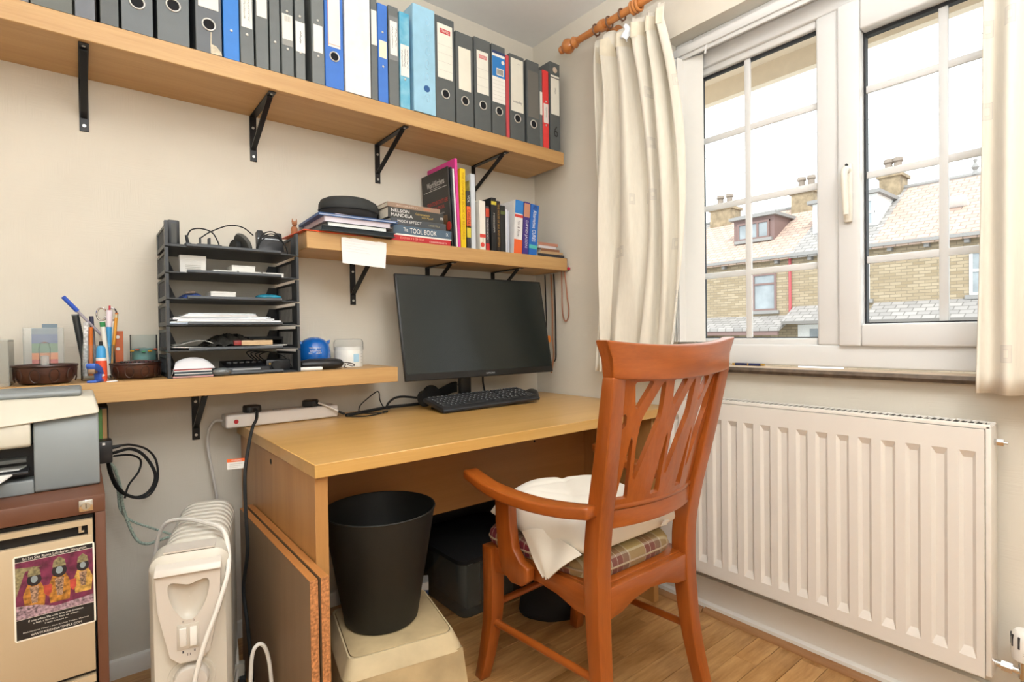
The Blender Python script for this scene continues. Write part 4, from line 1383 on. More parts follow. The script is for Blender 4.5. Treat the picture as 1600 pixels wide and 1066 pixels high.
# top tray
z5 = TZ[5]
t_ = thing('charging_stand', 'black upright charging block at left of top tray', 'charger', (-1.572, -0.17, z5))
B().box(-0.012, 0.018, -0.02, 0.02, 0, 0.078).ob('body', BLK, t_, bevel=0.004)
B().box(-0.004, 0.01, -0.0215, -0.019, 0.01, 0.068).ob('groove', mat('grey_rubber', '#4e4f4c', 0.6), t_)
B().box(-0.02, 0.03, -0.028, 0.03, 0, 0.008).ob('foot', BLK, t_, bevel=0.002)
t_ = thing('plug', 'small black plug standing in top tray near charging block', 'plug', (-1.53, -0.16, z5))
B().box(-0.008, 0.008, -0.012, 0.012, 0, 0.018).cyl((0, 0, 0.018), (-0.004, 0, 0.042), 0.005, 0.004, n=10).ob('body', BLK, t_, bevel=0.002)
t_ = thing('power_adapter', 'flat black power adapter with pins in top tray', 'adapter', (-1.478, -0.16, z5))
B().box(-0.032, 0.036, -0.024, 0.024, 0, 0.017).ob('body', BLK, t_, bevel=0.003)
for x, y in ((-0.02, 0), (0.004, -0.008), (0.004, 0.008)):
    B().box(x - 0.003, x + 0.003, y - 0.0015, y + 0.0015, 0.017, 0.038).ob('pin', BLK, t_)
B().tube(catmull([(-0.02, 0, 0.036), (0.01, 0.01, 0.06), (0.06, 0.01, 0.085), (0.1, 0.005, 0.083), (0.13, 0.0, 0.06)], 8), 0.002, 6).ob('cable', BLK2, t_)
t_ = thing('charger_cable', 'thin black cable arching over the top tray', 'cable', (-1.53, -0.14, z5))
B().tube(catmull([(0, 0, 0.04), (0.012, 0, 0.062), (0.04, 0.005, 0.07), (0.07, 0.005, 0.06), (0.085, 0, 0.03), (0.092, -0.01, 0.003), (0.14, -0.03, 0.002)], 8), 0.0022, 6).ob('cable', BLK2, t_)
t_ = thing('round_speaker', 'grey round disc speaker leaning in top tray', 'speaker', (-1.372, -0.13, z5), rz=0.3)
Mr = Matrix.Translation((0, 0, 0.034)) @ Matrix.Rotation(math.radians(62), 4, 'Y')
B().lathe([(0.0, -0.006), (0.034, -0.006), (0.037, 0), (0.034, 0.006), (0.0, 0.006)], 36, Mr).ob('rim', mat('grey_rubber', '#4e4f4c', 0.6), t_)
B().lathe([(0.0, 0.0062), (0.027, 0.0066), (0.027, 0.0072), (0.0, 0.008)], 36, Mr).ob('face', mat('grey_face', '#6a6a64', 0.7), t_)
Mr2 = Matrix.Translation((-0.022, 0.01, 0.0235)) @ Matrix.Rotation(math.radians(100), 4, 'Y')
B().lathe([(0.0, -0.008), (0.022, -0.008), (0.0235, 0), (0.022, 0.008), (0.0, 0.008)], 30, Mr2).ob('back_pad', BLK2, t_)
t_ = thing('phone_cradle', 'black phone cradle wound with cable at right of top tray', 'cradle', (-1.292, -0.14, z5))
B().prism([(-0.042, 0.0), (0.042, 0.0), (0.038, 0.08), (0.022, 0.081), (0.013, 0.07), (-0.013, 0.07), (-0.022, 0.085), (-0.038, 0.084)], 'y', -0.012, 0.012, Matrix.Rotation(-0.25, 4, 'X')).ob('back', BLK, t_, bevel=0.002)
B().box(-0.045, 0.045, -0.035, 0.03, 0, 0.012).ob('base', BLK, t_, bevel=0.003)
B().box(-0.038, 0.037, -0.0005, 0.0003, 0.054, 0.057, Matrix.Rotation(-0.25, 4, 'X') @ Matrix.Translation((0, -0.0125, 0))).ob('silver_line', SILV, t_)
for k in range(3):
    B().tube(catmull([(-0.05, -0.03, 0.01 + 0.004 * k), (-0.035, -0.04, 0.045 + 0.008 * k), (0.0, -0.04 - 0.003 * k, 0.06 + 0.006 * k), (0.035, -0.038, 0.035), (0.045, -0.036, 0.004)], 8), 0.0018, 6).ob('cable', BLK2, t_)
t_ = thing('paper_slip', 'white and red printed slip under the disc speaker', 'paper', (-1.41, -0.19, z5))
B().box(-0.05, 0.05, -0.025, 0.025, 0.0, 0.004).ob('slip', WBOX, t_)
B().box(-0.02, 0.005, -0.0255, -0.0245, 0.0005, 0.0035).ob('red_print', REDINK, t_)
# second tray from top
z4 = TZ[4]
t_ = sbox('white_carton', 'square white printed carton upright in the second tray from top', 'box', -1.556, -1.488, -0.19, -0.16, z4, z4 + 0.053, WBOX)
for k in range(4):
    B().box(-0.02, 0.02, -0.0162, -0.0155, 0.008 + k * 0.005, 0.0095 + k * 0.005).ob('print_line', GREYPRINT, t_)
for k, (a, c) in enumerate(((-1.472, -1.406), (-1.402, -1.338), (-1.334, -1.27))):
    sbox('flat_carton', ['left', 'middle', 'right'][k] + ' one of three flat white boxes laid side by side', 'box', a, c, -0.205, -0.11, z4, z4 + 0.013, WBOX, 'flat white boxes in the tray')
sbox('flat_carton', 'flat white box lying on top of the three others', 'box', -1.42, -1.354, -0.2, -0.11, z4 + 0.0132, z4 + 0.031, WBOX, 'flat white boxes in the tray')
# third from top
z3 = TZ[3]
sbox('white_carton', 'single white carton in the fourth tray from bottom', 'box', -1.48, -1.412, -0.205, -0.12, z3, z3 + 0.023, WBOX)
t_ = thing('cable_bundle', 'blue bagged bundle left of the single white carton', 'bundle', (-1.525, -0.18, z3))
B().grid(lambda u, v: (-0.035 + 0.07 * u, -0.03 + 0.06 * v, 0.001 + 0.016 * math.sin(PI * u) * math.sin(PI * v) + 0.003 * math.sin(u * 23 + v * 9)), 14, 10).ob('bag', mat('blue_bag', '#3d4f86', 0.3, var=0.4, vscale=60), t_, solid=0.001)
B().cyl((-0.02, -0.02, 0.016), (0.005, -0.018, 0.019), 0.004, n=10).ob('brown_end', mat('brown_end', '#7a6a5c', 0.6), t_)
t_ = thing('wooden_ruler', 'brown card strip behind the teal packet', 'ruler', (-1.35, -0.14, z3))
B().box(-0.06, 0.06, -0.012, 0.012, 0, 0.012).ob('strip', mat('brown_card', '#8b6a50', 0.6), t_, bevel=0.001)
t_ = thing('packet', 'shiny teal packet at right of the fourth tray from bottom', 'packet', (-1.315, -0.195, z3))
B().sphere((0, 0, 0.01), 0.04, 18, 10, (1, 0.6, 0.26)).ob('wrapper', mat('teal_foil', '#2f86a0', 0.2, var=0.4, vscale=40), t_)
# papers tray
z2 = TZ[2]
random.seed(5)
zz = z2
for k in range(7):
    tt = random.choice((0.003, 0.004, 0.006))
    t_ = thing('paper_stack', ['blue-edged papers at the very bottom of the paper tray', 'thick white wad, second from bottom in the paper tray', 'third sheaf from the bottom of the paper tray', 'middle sheaf of the paper tray', 'sheaf above the middle of the paper tray', 'second sheaf from the top of the paper tray', 'topmost white sheaf in the paper tray'][k], 'paper', (-1.435 + random.uniform(-0.008, 0.008), -0.125, zz), rz=random.uniform(-0.03, 0.03), group='papers in the tray')
    wd = 0.148 - (0.02 if k > 3 else 0) - 0.005 * k
    xo = -0.0 - (0.012 if k > 3 else 0)
    B().box(xo - wd, xo + wd * (0.98 if k < 3 else 0.85), -0.1, 0.095, 0, tt * 0.6).ob('sheets', mat('paper_%d' % (k % 3), ['#cfdbe6', '#efefee', '#e6e7ec'][k % 3], 0.85, var=0.03), t_)
    B().box(xo - wd + 0.002, xo + wd * 0.8, -0.098, 0.09, tt * 0.6, tt).ob('sheets', mat('paper_1', '#efefee', 0.85), t_)
    zz += tt
# second tray from bottom
z1 = TZ[1]
t_ = thing('card_sheet', 'long white card lining the second tray from the bottom', 'card', (-1.43, -0.13, z1))
B().grid(lambda u, v: (-0.152 + 0.31 * u, -0.104 + 0.19 * v, 0.0035 + 0.004 * (2 * u - 1) ** 2), 14, 2).ob('sheet', WBOX, t_, solid=0.002)
t_ = thing('paper_fold', 'folded grey leaflet curling at left of the tray', 'paper', (-1.52, -0.16, z1 + 0.0085))
B().grid(lambda u, v: (-0.055 + 0.1 * u, -0.04 + 0.08 * v, 0.002 + 0.02 * math.sin(PI * u * 0.9) * (0.3 + 0.7 * u) + 0.003 * v), 14, 4).ob('leaflet', mat('grey_leaflet', '#b9b8b2', 0.7, var=0.3, vscale=40), t_, solid=0.0012)
t_ = thing('pouch', 'crumpled dark plastic pouch in the second tray from bottom', 'pouch', (-1.425, -0.12, z1 + 0.0085))
B().grid(lambda u, v: (-0.07 + 0.16 * u, -0.05 + 0.11 * v, 0.001 + 0.034 * math.sin(PI * u) ** 0.7 * math.sin(PI * v) ** 0.8 + 0.004 * math.sin(u * 31 + v * 13)), 22, 14).ob('plastic', mat('dark_film', '#4a4844', 0.2, var=0.4, vscale=50), t_, solid=0.001)
t_ = thing('wooden_block', 'wooden stick with red end in the second tray from bottom', 'stick', (-1.365, -0.205, z1 + 0.0085))
B().box(-0.035, 0.055, -0.008, 0.008, 0, 0.015).ob('stick', wood('pale_stick', '#d6b892', '#b99970', 'x'), t_, bevel=0.001)
B().box(-0.056, -0.035, -0.0085, 0.0085, 0, 0.0155).ob('red_end', mat('dark_red_end', '#8a2a26', 0.4), t_, bevel=0.003)
t_ = thing('tablet_case', 'flat black case at right of the second tray from bottom', 'case', (-1.31, -0.1, z1 + 0.0085))
B().box(-0.055, 0.05, -0.05, 0.07, 0.016, 0.026).box(-0.055, 0.05, -0.05, 0.07, 0.0, 0.003).box(0.045, 0.05, -0.05, 0.07, 0.003, 0.016).ob('case', BLK2, t_, bevel=0.001)
# lowest tray
z0 = TZ[0]
t_ = thing('remote_keypad', 'black keypad device with silver bar in the lowest tray', 'device', (-1.385, -0.15, z0))
B().hexa([(-0.06, -0.05, 0), (0.07, -0.05, 0), (0.07, 0.05, 0), (-0.06, 0.05, 0)], [(-0.058, -0.045, 0.016), (0.068, -0.045, 0.016), (0.068, 0.05, 0.034), (-0.058, 0.05, 0.034)]).ob('body', BLK, t_, bevel=0.002)
B().box(-0.04, 0.04, -0.0515, -0.048, 0.006, 0.011).ob('silver_bar', SILV, t_)
for k in range(6):
    B().box(-0.045 + 0.018 * k, -0.033 + 0.018 * k, 0.0, 0.02, 0.026, 0.031).ob('key', mat('grey_key', '#55585c', 0.5), t_)
t_ = thing('camera', 'black camera with trailing straps at right of lowest tray', 'camera', (-1.29, -0.17, z0))
B().box(-0.035, 0.04, -0.02, 0.03, 0, 0.035).ob('body', BLK, t_, bevel=0.004)
B().cyl((-0.006, -0.02, 0.017), (-0.006, -0.034, 0.017), 0.014, n=20).ob('lens', BLK2, t_)
B().cyl((-0.024, -0.021, 0.022), (-0.024, -0.022, 0.022), 0.003, n=10).ob('gold_button', mat('gold', '#c8a04a', 0.3, metal=0.8), t_)
for k in range(4):
    B().tube(catmull([(-0.03 - 0.01 * k, 0.01, 0.03), (-0.05 - 0.012 * k, 0.0, 0.05 + 0.004 * k), (-0.02, -0.005, 0.06), (0.02, -0.01, 0.045), (0.045, -0.015, 0.01)], 7), 0.0018, 6).ob('strap', BLK2, t_)
t_ = thing('black_pouch', 'flat black pouch at the left of the lowest tray', 'pouch', (-1.535, -0.12, z0))
B().box(-0.05, 0.06, -0.06, 0.08, 0, 0.02).ob('pouch', BLK2, t_, bevel=0.008)
# bundle in front
t_ = thing('letter_bundle', 'bundle of red and black booklets wrapped in white paper before the trays', 'booklets', (-1.535, -0.243, LZ))
B().box(-0.05, 0.05, -0.004, 0.06, 0.0015, 0.006).ob('pink_booklet', mat('pink_card', '#d9a9a8', 0.7), t_)
B().box(-0.047, 0.047, -0.006, 0.06, 0.006, 0.019).ob('black_booklet', mat('folder_33424c', '#33424c', 0.4), t_)
B().box(-0.0465, 0.0465, -0.0065, 0.058, 0.011, 0.013).ob('white_layer', WBOX, t_)
B().box(-0.048, 0.046, -0.005, 0.06, 0.019, 0.024).ob('white_booklet', WBOX, t_)
B().box(-0.048, 0.046, -0.0055, 0.06, 0.0225, 0.0245).ob('red_booklet', mat('red_card', '#c6404e', 0.6), t_)
B().grid(lambda u, v: (-0.056 + 0.11 * u * (1 - 0.25 * v) + 0.02 * v, -0.008 + 0.07 * v, 0.026 + 0.032 * math.sin(PI * min(1, v * 1.1) * 0.75) * (0.35 + 0.65 * math.sin(PI * u) ** 0.6) - (0.022 if u < 0.05 else 0)), 14, 8).ob('wrapping_paper', mat('wrap_white', '#dcdbde', 0.7, var=0.03), t_, solid=0.0008)
t_ = thing('plastic_wrap', 'small clear plastic wrap beside the letter bundle', 'wrapper', (-1.462, -0.243, LZ))
B().sphere((0, 0, 0.013), 0.02, 16, 9, (1.35, 0.8, 0.62)).ob('film', glass('crinkled_film', (0.85, 0.87, 0.87), 0.5, 0.15, 0.35, '#8f9698'), t_)

# ================================================================= LEFT PART OF THE LOWEST SHELF
CARVED = mat('carved_dark_wood', '#4a2c20', 0.35, var=0.45, vscale=22, bump=0.3, bscale=120)
RIMW = mat('dark_rim_wood', '#3b241c', 0.3, var=0.2, vscale=30)


def bowl(label, c, r, h):
    th = thing('carved_bowl', label, 'bowl', c, group='carved wooden bowls')
    B().lathe([(r * 0.62, 0), (r * 0.78, 0.004), (r * 0.93, h * 0.42), (r * 0.96, h * 0.72), (r * 0.97, h * 0.86), (r * 0.9, h * 0.88), (r * 0.86, h * 0.45), (r * 0.6, 0.012), (0.0, 0.01)], 48).ob('body', CARVED, th)
    B().lathe([(r * 0.9, h * 0.86), (r * 1.0, h * 0.87), (r * 1.02, h * 0.93), (r * 1.0, h), (r * 0.93, h), (r * 0.89, h * 0.93), (r * 0.9, h * 0.86)], 48, cap=False).ob('rim', RIMW, th)
    for k in range(10):
        t = 2 * PI * k / 10
        s = B()
        n = 12
        pts = []
        for q in range(n):
            a = 2 * PI * q / n
            da, dz = 0.17 * math.cos(a), 0.34 * h * math.sin(a)
            zz_ = h * 0.46 + dz
            rr = r * (0.935 + 0.02 * (zz_ / h - 0.4)) * (0.96 if zz_ < h * 0.2 else 1) + 0.001
            pts.append((rr * math.cos(t + da), rr * math.sin(t + da), zz_))
        s.tube(pts, 0.0016, 6, closed=True)
        s.ob('carved_oval', RIMW, th)
    return th


bowl('dark carved wooden bowl in front of colour card, at far left', (-1.858, -0.165, LZ), 0.066, 0.051)
bowl('dark carved wooden bowl beside the letter trays', (-1.664, -0.135, LZ), 0.063, 0.047)
CLEAR = glass('clear_acrylic', (0.98, 0.985, 0.985), 0.05, 0.08, 0.14, '#ecece8')
CLEARG = glass('clear_glass', (0.96, 0.975, 0.975), 0.08, 0.05, 0.06, '#c8d0d0')
t_ = thing('acrylic_box', 'clear plastic box cut by the left edge of the photo', 'box', (-1.985, -0.13, LZ))
B().box(-0.06, 0.06, -0.07, -0.068, 0, 0.115).box(-0.06, 0.06, 0.068, 0.07, 0, 0.115).box(-0.06, -0.058, -0.068, 0.068, 0, 0.115).box(0.058, 0.06, -0.068, 0.068, 0, 0.115).ob('sides', glass('milky_acrylic', (0.9, 0.9, 0.88), 0.1, 0.05, 0.3, '#d3d1c8'), t_)
B().box(-0.06, 0.06, -0.07, 0.07, 0.112, 0.118).ob('lid', CLEAR, t_)
t_ = thing('card_holder', 'clear upright holder behind the left bowl', 'holder', (-1.866, -0.07, LZ))
B().box(-0.04, 0.044, -0.012, -0.0105, 0, 0.148).box(-0.04, 0.044, 0.0105, 0.012, 0, 0.148).box(-0.04, 0.044, -0.0105, 0.0105, 0, 0.002).box(-0.04, -0.0385, -0.0105, 0.0105, 0.002, 0.148).box(0.0425, 0.044, -0.0105, 0.0105, 0.002, 0.148).ob('sleeve', CLEAR, t_)
t_ = thing('colour_card', 'stepped colour swatch card in the clear holder', 'card', (-1.862, -0.07, LZ + 0.003))
zc = 0.0
for nm, h_, c in (('red', 0.058, '#d2574a'), ('orange', 0.018, '#ee8a4a'), ('green', 0.026, '#6f9678'), ('blue', 0.025, '#6577a0'), ('slate', 0.016, '#7d8f9c')):
    B().box(-0.027, 0.027, -0.001, 0.001, zc, zc + h_).ob(nm + '_band', mat('swatch_' + nm, c, 0.5, var=0.03), t_)
    zc += h_
B().box(-0.005, 0.027, -0.001, 0.001, zc, zc + 0.012).ob('slate_band', MATS['swatch_slate'], t_)
t_ = thing('glass_vial', 'small clear glass vial standing in front of colour card', 'vial', (-1.86, -0.145, LZ + 0.012))
B().lathe([(0.011, 0), (0.0115, 0.07), (0.012, 0.082), (0.0085, 0.088), (0.01, 0.094), (0.0, 0.098)], 24).ob('vial', CLEARG, t_)
B().lathe([(0.0, 0.004), (0.0085, 0.004), (0.0085, 0.06), (0.0, 0.062)], 20).ob('core', glass('pale_core', (0.97, 0.97, 0.96), 0.1, 0.1, 0.35, '#efeee8'), t_)

# glass pot with pens
t_ = thing('pen_pot', 'clear glass pot holding pens and scissors', 'pot', (-1.748, -0.115, LZ))
B().lathe([(0.0, 0.0), (0.038, 0.0), (0.039, 0.004), (0.039, 0.098), (0.0365, 0.098), (0.0365, 0.006), (0.0, 0.006)], 36).ob('glass_wall', CLEARG, t_)
GP = 'pens in the glass pot'


def stick(name, label, a, c, r, m, cat='pen', parts=()):
    """a = top end, c = bottom end"""
    a, c = Vector(a), Vector(c)
    th = thing(name, label, cat, c, group=GP)
    B().tube([(0, 0, 0), a - c], r, 10).ob('barrel', m, th)
    L = a - c
    for nm, t0, t1, rr, mm in parts:
        B().tube([L * t0, L * t1], rr, 10).ob(nm, mm, th)
    return th


BICB = mat('bic_blue', '#2a55c0', 0.3, var=0)
stick('ballpoint_pen', 'clear ballpoint pen with blue cap tilting far left', (-1.803, -0.12, 1.12), (-1.714, -0.108, 1.005), 0.0035, mat('clear_barrel', '#a9a3ae', 0.2, var=0), parts=(('cap', 0.86, 1.2, 0.0055, BICB),))
stick('marker_pen', 'thick black marker leaning left in the pot', (-1.796, -0.11, 1.096), (-1.772, -0.105, 0.925), 0.0085, mat('marker_black', '#23282a', 0.4, var=0), parts=(('end_cap', 0.98, 1.0, 0.0087, mat('grey_end', '#8b8f92', 0.5)),))
stick('patterned_pencil', 'white pencil with dark dots leaning in the pot', (-1.773, -0.135, 1.073), (-1.778, -0.128, 0.925), 0.0058, mat('dotted_white', '#e6e4e2', 0.4, var=0.5, vscale=160), 'pencil')
stick('felt_pen', 'orange felt pen at left of the pot', (-1.763, -0.12, 1.06), (-1.765, -0.118, 0.925), 0.0052, mat('pen_orange', '#e8792a', 0.4, var=0))
stick('ballpoint_pen', 'slim grey ballpoint with dark grip, in the pot centre', (-1.761, -0.1, 1.091), (-1.754, -0.1, 0.925), 0.005, mat('pen_grey', '#77747a', 0.35, var=0), parts=(('clip', 0.78, 1.0, 0.0054, mat('pen_navy', '#34364e', 0.4)),))
stick('four_colour_pen', 'four-colour pen with white top and blue barrel', (-1.72, -0.115, 1.108), (-1.728, -0.115, 0.925), 0.0072, mat('pen_lightblue', '#3f9bd4', 0.35, var=0), parts=(('white_top', 0.74, 1.0, 0.0075, mat('pen_white', '#ecdfe8', 0.35)), ('red_slider', 0.98, 1.07, 0.0025, REDINK), ('blue_slider', 0.95, 1.05, 0.002, BICB)))
stick('marker_pen', 'white whiteboard marker with green end leaning forward', (-1.738, -0.15, 1.075), (-1.727, -0.145, 0.925), 0.0062, mat('marker_white', '#e2e2da', 0.4, var=0), parts=(('green_end', 0.9, 0.99, 0.0065, mat('marker_green', '#2f8a4e', 0.4)),))
stick('pencil', 'yellow pencil with orange tip band at right of the pot', (-1.704, -0.115, 1.099), (-1.72, -0.115, 0.925), 0.004, mat('pencil_yellow', '#e09a36', 0.45, var=0), 'pencil', (('ferrule', 0.93, 0.985, 0.0042, mat('ferrule', '#d8c9a8', 0.3, metal=0.5)), ('eraser', 0.985, 1.01, 0.004, mat('eraser_red', '#b8432e', 0.7))))
t_ = thing('scissors', 'steel scissors standing handles-up in the pot', 'scissors', (-1.73, -0.1, 0.925), group=GP)
for s, cx_ in ((-1, -0.008), (1, 0.016)):
    B().tube([(cx_ + 0.011 * math.cos(k * PI / 9), 0.002 * s, 0.172 + 0.018 * math.sin(k * PI / 9)) for k in range(18)], 0.0026, 8, closed=True).ob('finger_loop', CHROME, t_)
    B().hexa([(-s * 0.002 - 0.004, -0.001 + 0.002 * s, 0), (-s * 0.002 + 0.004, -0.001 + 0.002 * s, 0), (-s * 0.002 + 0.004, 0.001 + 0.002 * s, 0), (-s * 0.002 - 0.004, 0.001 + 0.002 * s, 0)], [(cx_ - 0.004, -0.001 + 0.002 * s, 0.157), (cx_ + 0.004, -0.001 + 0.002 * s, 0.157), (cx_ + 0.004, 0.001 + 0.002 * s, 0.157), (cx_ - 0.004, 0.001 + 0.002 * s, 0.157)]).ob('blade', CHROME, t_)
t_ = thing('glue_stick', 'blue and orange glue tube with white diamond mark, before the pot', 'glue', (-1.743, -0.182, LZ), group=None)
ORG = mat('glue_orange', '#dd4f2a', 0.4, var=0)
B().lathe([(0.0, 0), (0.0125, 0), (0.0125, 0.05), (0.012, 0.056), (0.0, 0.056)], 24).ob('tube', ORG, t_)
B().lathe([(0.0118, 0.056), (0.0118, 0.064), (0.0, 0.064)], 24).ob('white_band', WBOX, t_)
B().lathe([(0.0112, 0.064), (0.0105, 0.088), (0.007, 0.096), (0.0, 0.097)], 24).ob('blue_neck', mat('pen_lightblue', '#3f9bd4', 0.35), t_)
B().lathe([(0.005, 0.096), (0.004, 0.108), (0.0, 0.109)], 16).ob('nozzle', BLK2, t_)
gd = Vector((-1.787 + 1.743, -2.016 + 0.182, 0)).normalized()
gr_ = Vector((-gd.y, gd.x, 0))
dm = B()
c_ = gd * 0.0129 + Vector((0, 0, 0.017))
dm.face(dm.verts([c_ - gr_ * 0.008, c_ + Vector((0, 0, -0.0055)), c_ + gr_ * 0.008, c_ + Vector((0, 0, 0.0055))]))
dm.ob('diamond_mark', WBOX, t_, solid=0.0006)
lettering('UHU', t_, ORG, c_ + gd * 0.0007, gr_, (0, 0, 1), 0.007, 0.003)
t_ = thing('set_square', 'orange plastic ruler with round holes at right of the pot', 'ruler', (-1.6975, -0.042, LZ))
B().box(-0.011, 0.011, -0.001, 0.001, 0, 0.138).ob('ruler', mat('ruler_orange', '#c9602a', 0.35, var=0.05), t_)
for zz_ in (0.12, 0.085):
    B().cyl((-0.002, -0.0016, zz_), (-0.002, -0.0009, zz_), 0.005, n=16).ob('hole', mat('pages_e9e6e2', '#e9e6e2', 0.9), t_)
# stapler
t_ = thing('stapler', 'small blue stapler standing at the shelf edge', 'stapler', (-1.757, -0.215, LZ), rz=math.radians(72))
SB = mat('stapler_blue', '#3f68c4', 0.35, var=0.03)
B().box(-0.028, 0.03, -0.011, 0.011, 0, 0.006).ob('base', SB, t_, bevel=0.002)
B().prism([(-0.03, 0.036), (0.022, 0.02), (0.03, 0.012), (0.03, 0.026), (0.02, 0.04), (-0.01, 0.05), (-0.03, 0.052), (-0.034, 0.045)], 'y', -0.011, 0.011, Matrix.Rotation(0, 4, 'X') @ Matrix(((1, 0, 0, 0), (0, 1, 0, 0), (0, 0, 1, 0), (0, 0, 0, 1)))).ob('top_arm', SB, t_, bevel=0.004)
B().box(0.016, 0.028, -0.008, 0.008, 0.005, 0.03).ob('hinge', SB, t_, bevel=0.002)
B().box(-0.029, -0.005, -0.0075, 0.0075, 0.024, 0.038).ob('staple_head', mat('staple_brass', '#a98d74', 0.35, metal=0.5), t_, bevel=0.002)
t_ = thing('paper_clip', 'thin steel clip lying at the shelf edge right of stapler', 'clip', (-1.722, -0.235, LZ + 0.001))
B().tube(catmull([(-0.012, 0, 0), (0.01, 0.002, 0), (0.013, 0.006, 0), (0.01, 0.01, 0.001), (-0.01, 0.008, 0.004), (-0.006, 0.004, 0.006)], 5), 0.0008, 5).ob('wire', CHROME, t_)
# candle glass behind the right bowl
t_ = thing('candle_glass', 'clear glass with teal painted fish behind the right bowl', 'glass', (-1.636, -0.045, LZ))
B().lathe([(0.0, 0.0), (0.034, 0.0), (0.035, 0.004), (0.035, 0.126), (0.033, 0.126), (0.033, 0.006), (0.0, 0.006)], 36).ob('glass_wall', CLEARG, t_)
B().lathe([(0.0, 0.008), (0.0315, 0.008), (0.0315, 0.085), (0.0, 0.087)], 32).ob('wax', mat('teal_wax', '#5d8f8a', 0.5, var=0.35, vscale=35), t_)
FISHM = [mat('fish_yellow', '#d6a438', 0.5, var=0), mat('fish_red', '#c05a3a', 0.5, var=0), mat('fish_green', '#3f8f5f', 0.5, var=0)]
for k in range(5):
    a = math.radians(-150 + k * 27)
    B().sphere((0.0352 * math.cos(a), 0.0352 * math.sin(a), 0.078 + 0.004 * math.sin(k * 2)), 0.006, 10, 6, (1, 1, 0.5)).ob('painted_fish', FISHM[k % 3], t_)
t_ = thing('beaded_lid', 'dark round beaded lid lying in the right bowl', 'lid', (-1.652, -0.125, LZ + 0.038))
B().lathe([(0.0, 0.0), (0.04, 0.0), (0.046, 0.006), (0.04, 0.012), (0.0, 0.016)], 36).ob('lid', mat('dark_red_lid', '#4a1f24', 0.4, var=0.2), t_)
p0 = None
for k in range(26):
    a = 2 * PI * k / 26
    if p0 is None:
        p0 = B().sphere((0, 0, 0), 0.0032, 8, 6).ob('bead', BB, t_)
        o = p0
    else:
        o = p0.copy()
        COL.objects.link(o)
    o.location = (0.045 * math.cos(a), 0.045 * math.sin(a), 0.0095)

# ================================================================= RIGHT PART OF THE LOWEST SHELF
t_ = thing('money_bank', 'glossy blue round money bank with white print', 'money bank', (-1.142, -0.1, LZ))
BLUEP = mat('glossy_blue', '#1463b8', 0.15, var=0.02, coat=0.4)
B().lathe([(0.0, 0.0), (0.03, 0.0), (0.045, 0.01), (0.055, 0.035), (0.0555, 0.06), (0.05, 0.085), (0.038, 0.1), (0.018, 0.11), (0.0, 0.112)], 36).ob('body', BLUEP, t_)
for s in (-1, 1):
    B().cyl((s * 0.045, 0.0, 0.088), (s * 0.056, -0.004, 0.1), 0.01, 0.001, n=12).ob('ear', BLUEP, t_)
md_ = Vector((-1.787 + 1.142, -2.016 + 0.1, 0)).normalized()
mr_ = Vector((-md_.y, md_.x, 0))
for s_, zz_, ww in (('THE PERFECT', 0.074, 0.04), ('SAVINGS', 0.064, 0.034), ('BUILDING SOCIETY', 0.056, 0.042)):
    lettering(s_, t_, WBOX, md_ * (0.0562 if zz_ < 0.07 else 0.0548) + Vector((0.004, 0, zz_)), mr_, (0, 0, 1), ww, 0.0055)
t_ = thing('vitamin_tub', 'white tub with tall clear lid and pale blue label', 'tub', (-1.01, -0.085, LZ))
B().lathe([(0.0, 0), (0.05, 0), (0.051, 0.004), (0.051, 0.07), (0.048, 0.074), (0.0, 0.074)], 40).ob('tub', mat('tub_white', '#e9e7e0', 0.4, var=0), t_)
B().lathe([(0.0525, 0.062), (0.053, 0.066), (0.053, 0.09), (0.049, 0.1), (0.04, 0.103), (0.0, 0.103)], 40).ob('clear_lid', CLEAR, t_)
vd = Vector((-1.787 + 1.01, -2.016 + 0.085, 0)).normalized()
a0 = math.atan2(vd.y, vd.x)
lb = B()
lb.grid(lambda u, v: (0.0516 * math.cos(a0 + 0.35 - 0.02 + 0.45 * u), 0.0516 * math.sin(a0 + 0.35 - 0.02 + 0.45 * u), 0.018 + 0.03 * v), 6, 1)
lb.ob('blue_label', mat('pale_blue_print', '#a9cfe4', 0.6, var=0.05), t_)
for k in range(5):
    B().grid(lambda u, v: (0.0518 * math.cos(a0 + 0.95 + 0.2 * u), 0.0518 * math.sin(a0 + 0.95 + 0.2 * u), 0.014 + 0.011 * k + 0.0012 * v), 4, 1).ob('print_line', GREYPRINT, t_)
t_ = thing('glasses_case', 'black soft spectacle case lying before the blue money bank', 'case', (-1.142, -0.175, LZ), rz=-0.03)
B().loft([[(x, ry * math.cos(2 * PI * k / 20), 0.019 + rz_ * math.sin(2 * PI * k / 20)) for k in range(20)] for x, ry, rz_ in ((-0.078, 0.004, 0.004), (-0.07, 0.02, 0.014), (-0.045, 0.028, 0.019), (0.0, 0.03, 0.019), (0.045, 0.028, 0.018), (0.065, 0.02, 0.014), (0.074, 0.006, 0.006))]).ob('case', mat('case_leather', '#222325', 0.35, var=0.1, bump=0.2, bscale=300), t_)
t_ = thing('spectacles', 'folded dark spectacles poking from the case', 'glasses', (-1.05, -0.16, LZ))
SPM = mat('spectacle_brown', '#4a3a34', 0.3, var=0)
B().tube(catmull([(-0.02, 0, 0.022), (0.01, -0.004, 0.018), (0.024, -0.006, 0.013), (0.026, -0.01, 0.006)], 6), 0.0016, 6).ob('temple_arm', SPM, t_)
B().tube(catmull([(-0.02, 0.012, 0.02), (0.0, 0.006, 0.012), (-0.01, -0.004, 0.003), (-0.002, -0.01, 0.002)], 6), 0.0016, 6).ob('temple_arm', SPM, t_)
B().tube(catmull([(0.005, 0.0, 0.012), (0.02, -0.006, 0.006), (0.03, -0.004, 0.01), (0.018, 0.004, 0.016)], 6, True), 0.0013, 6, closed=True).ob('lens_rim', SPM, t_)
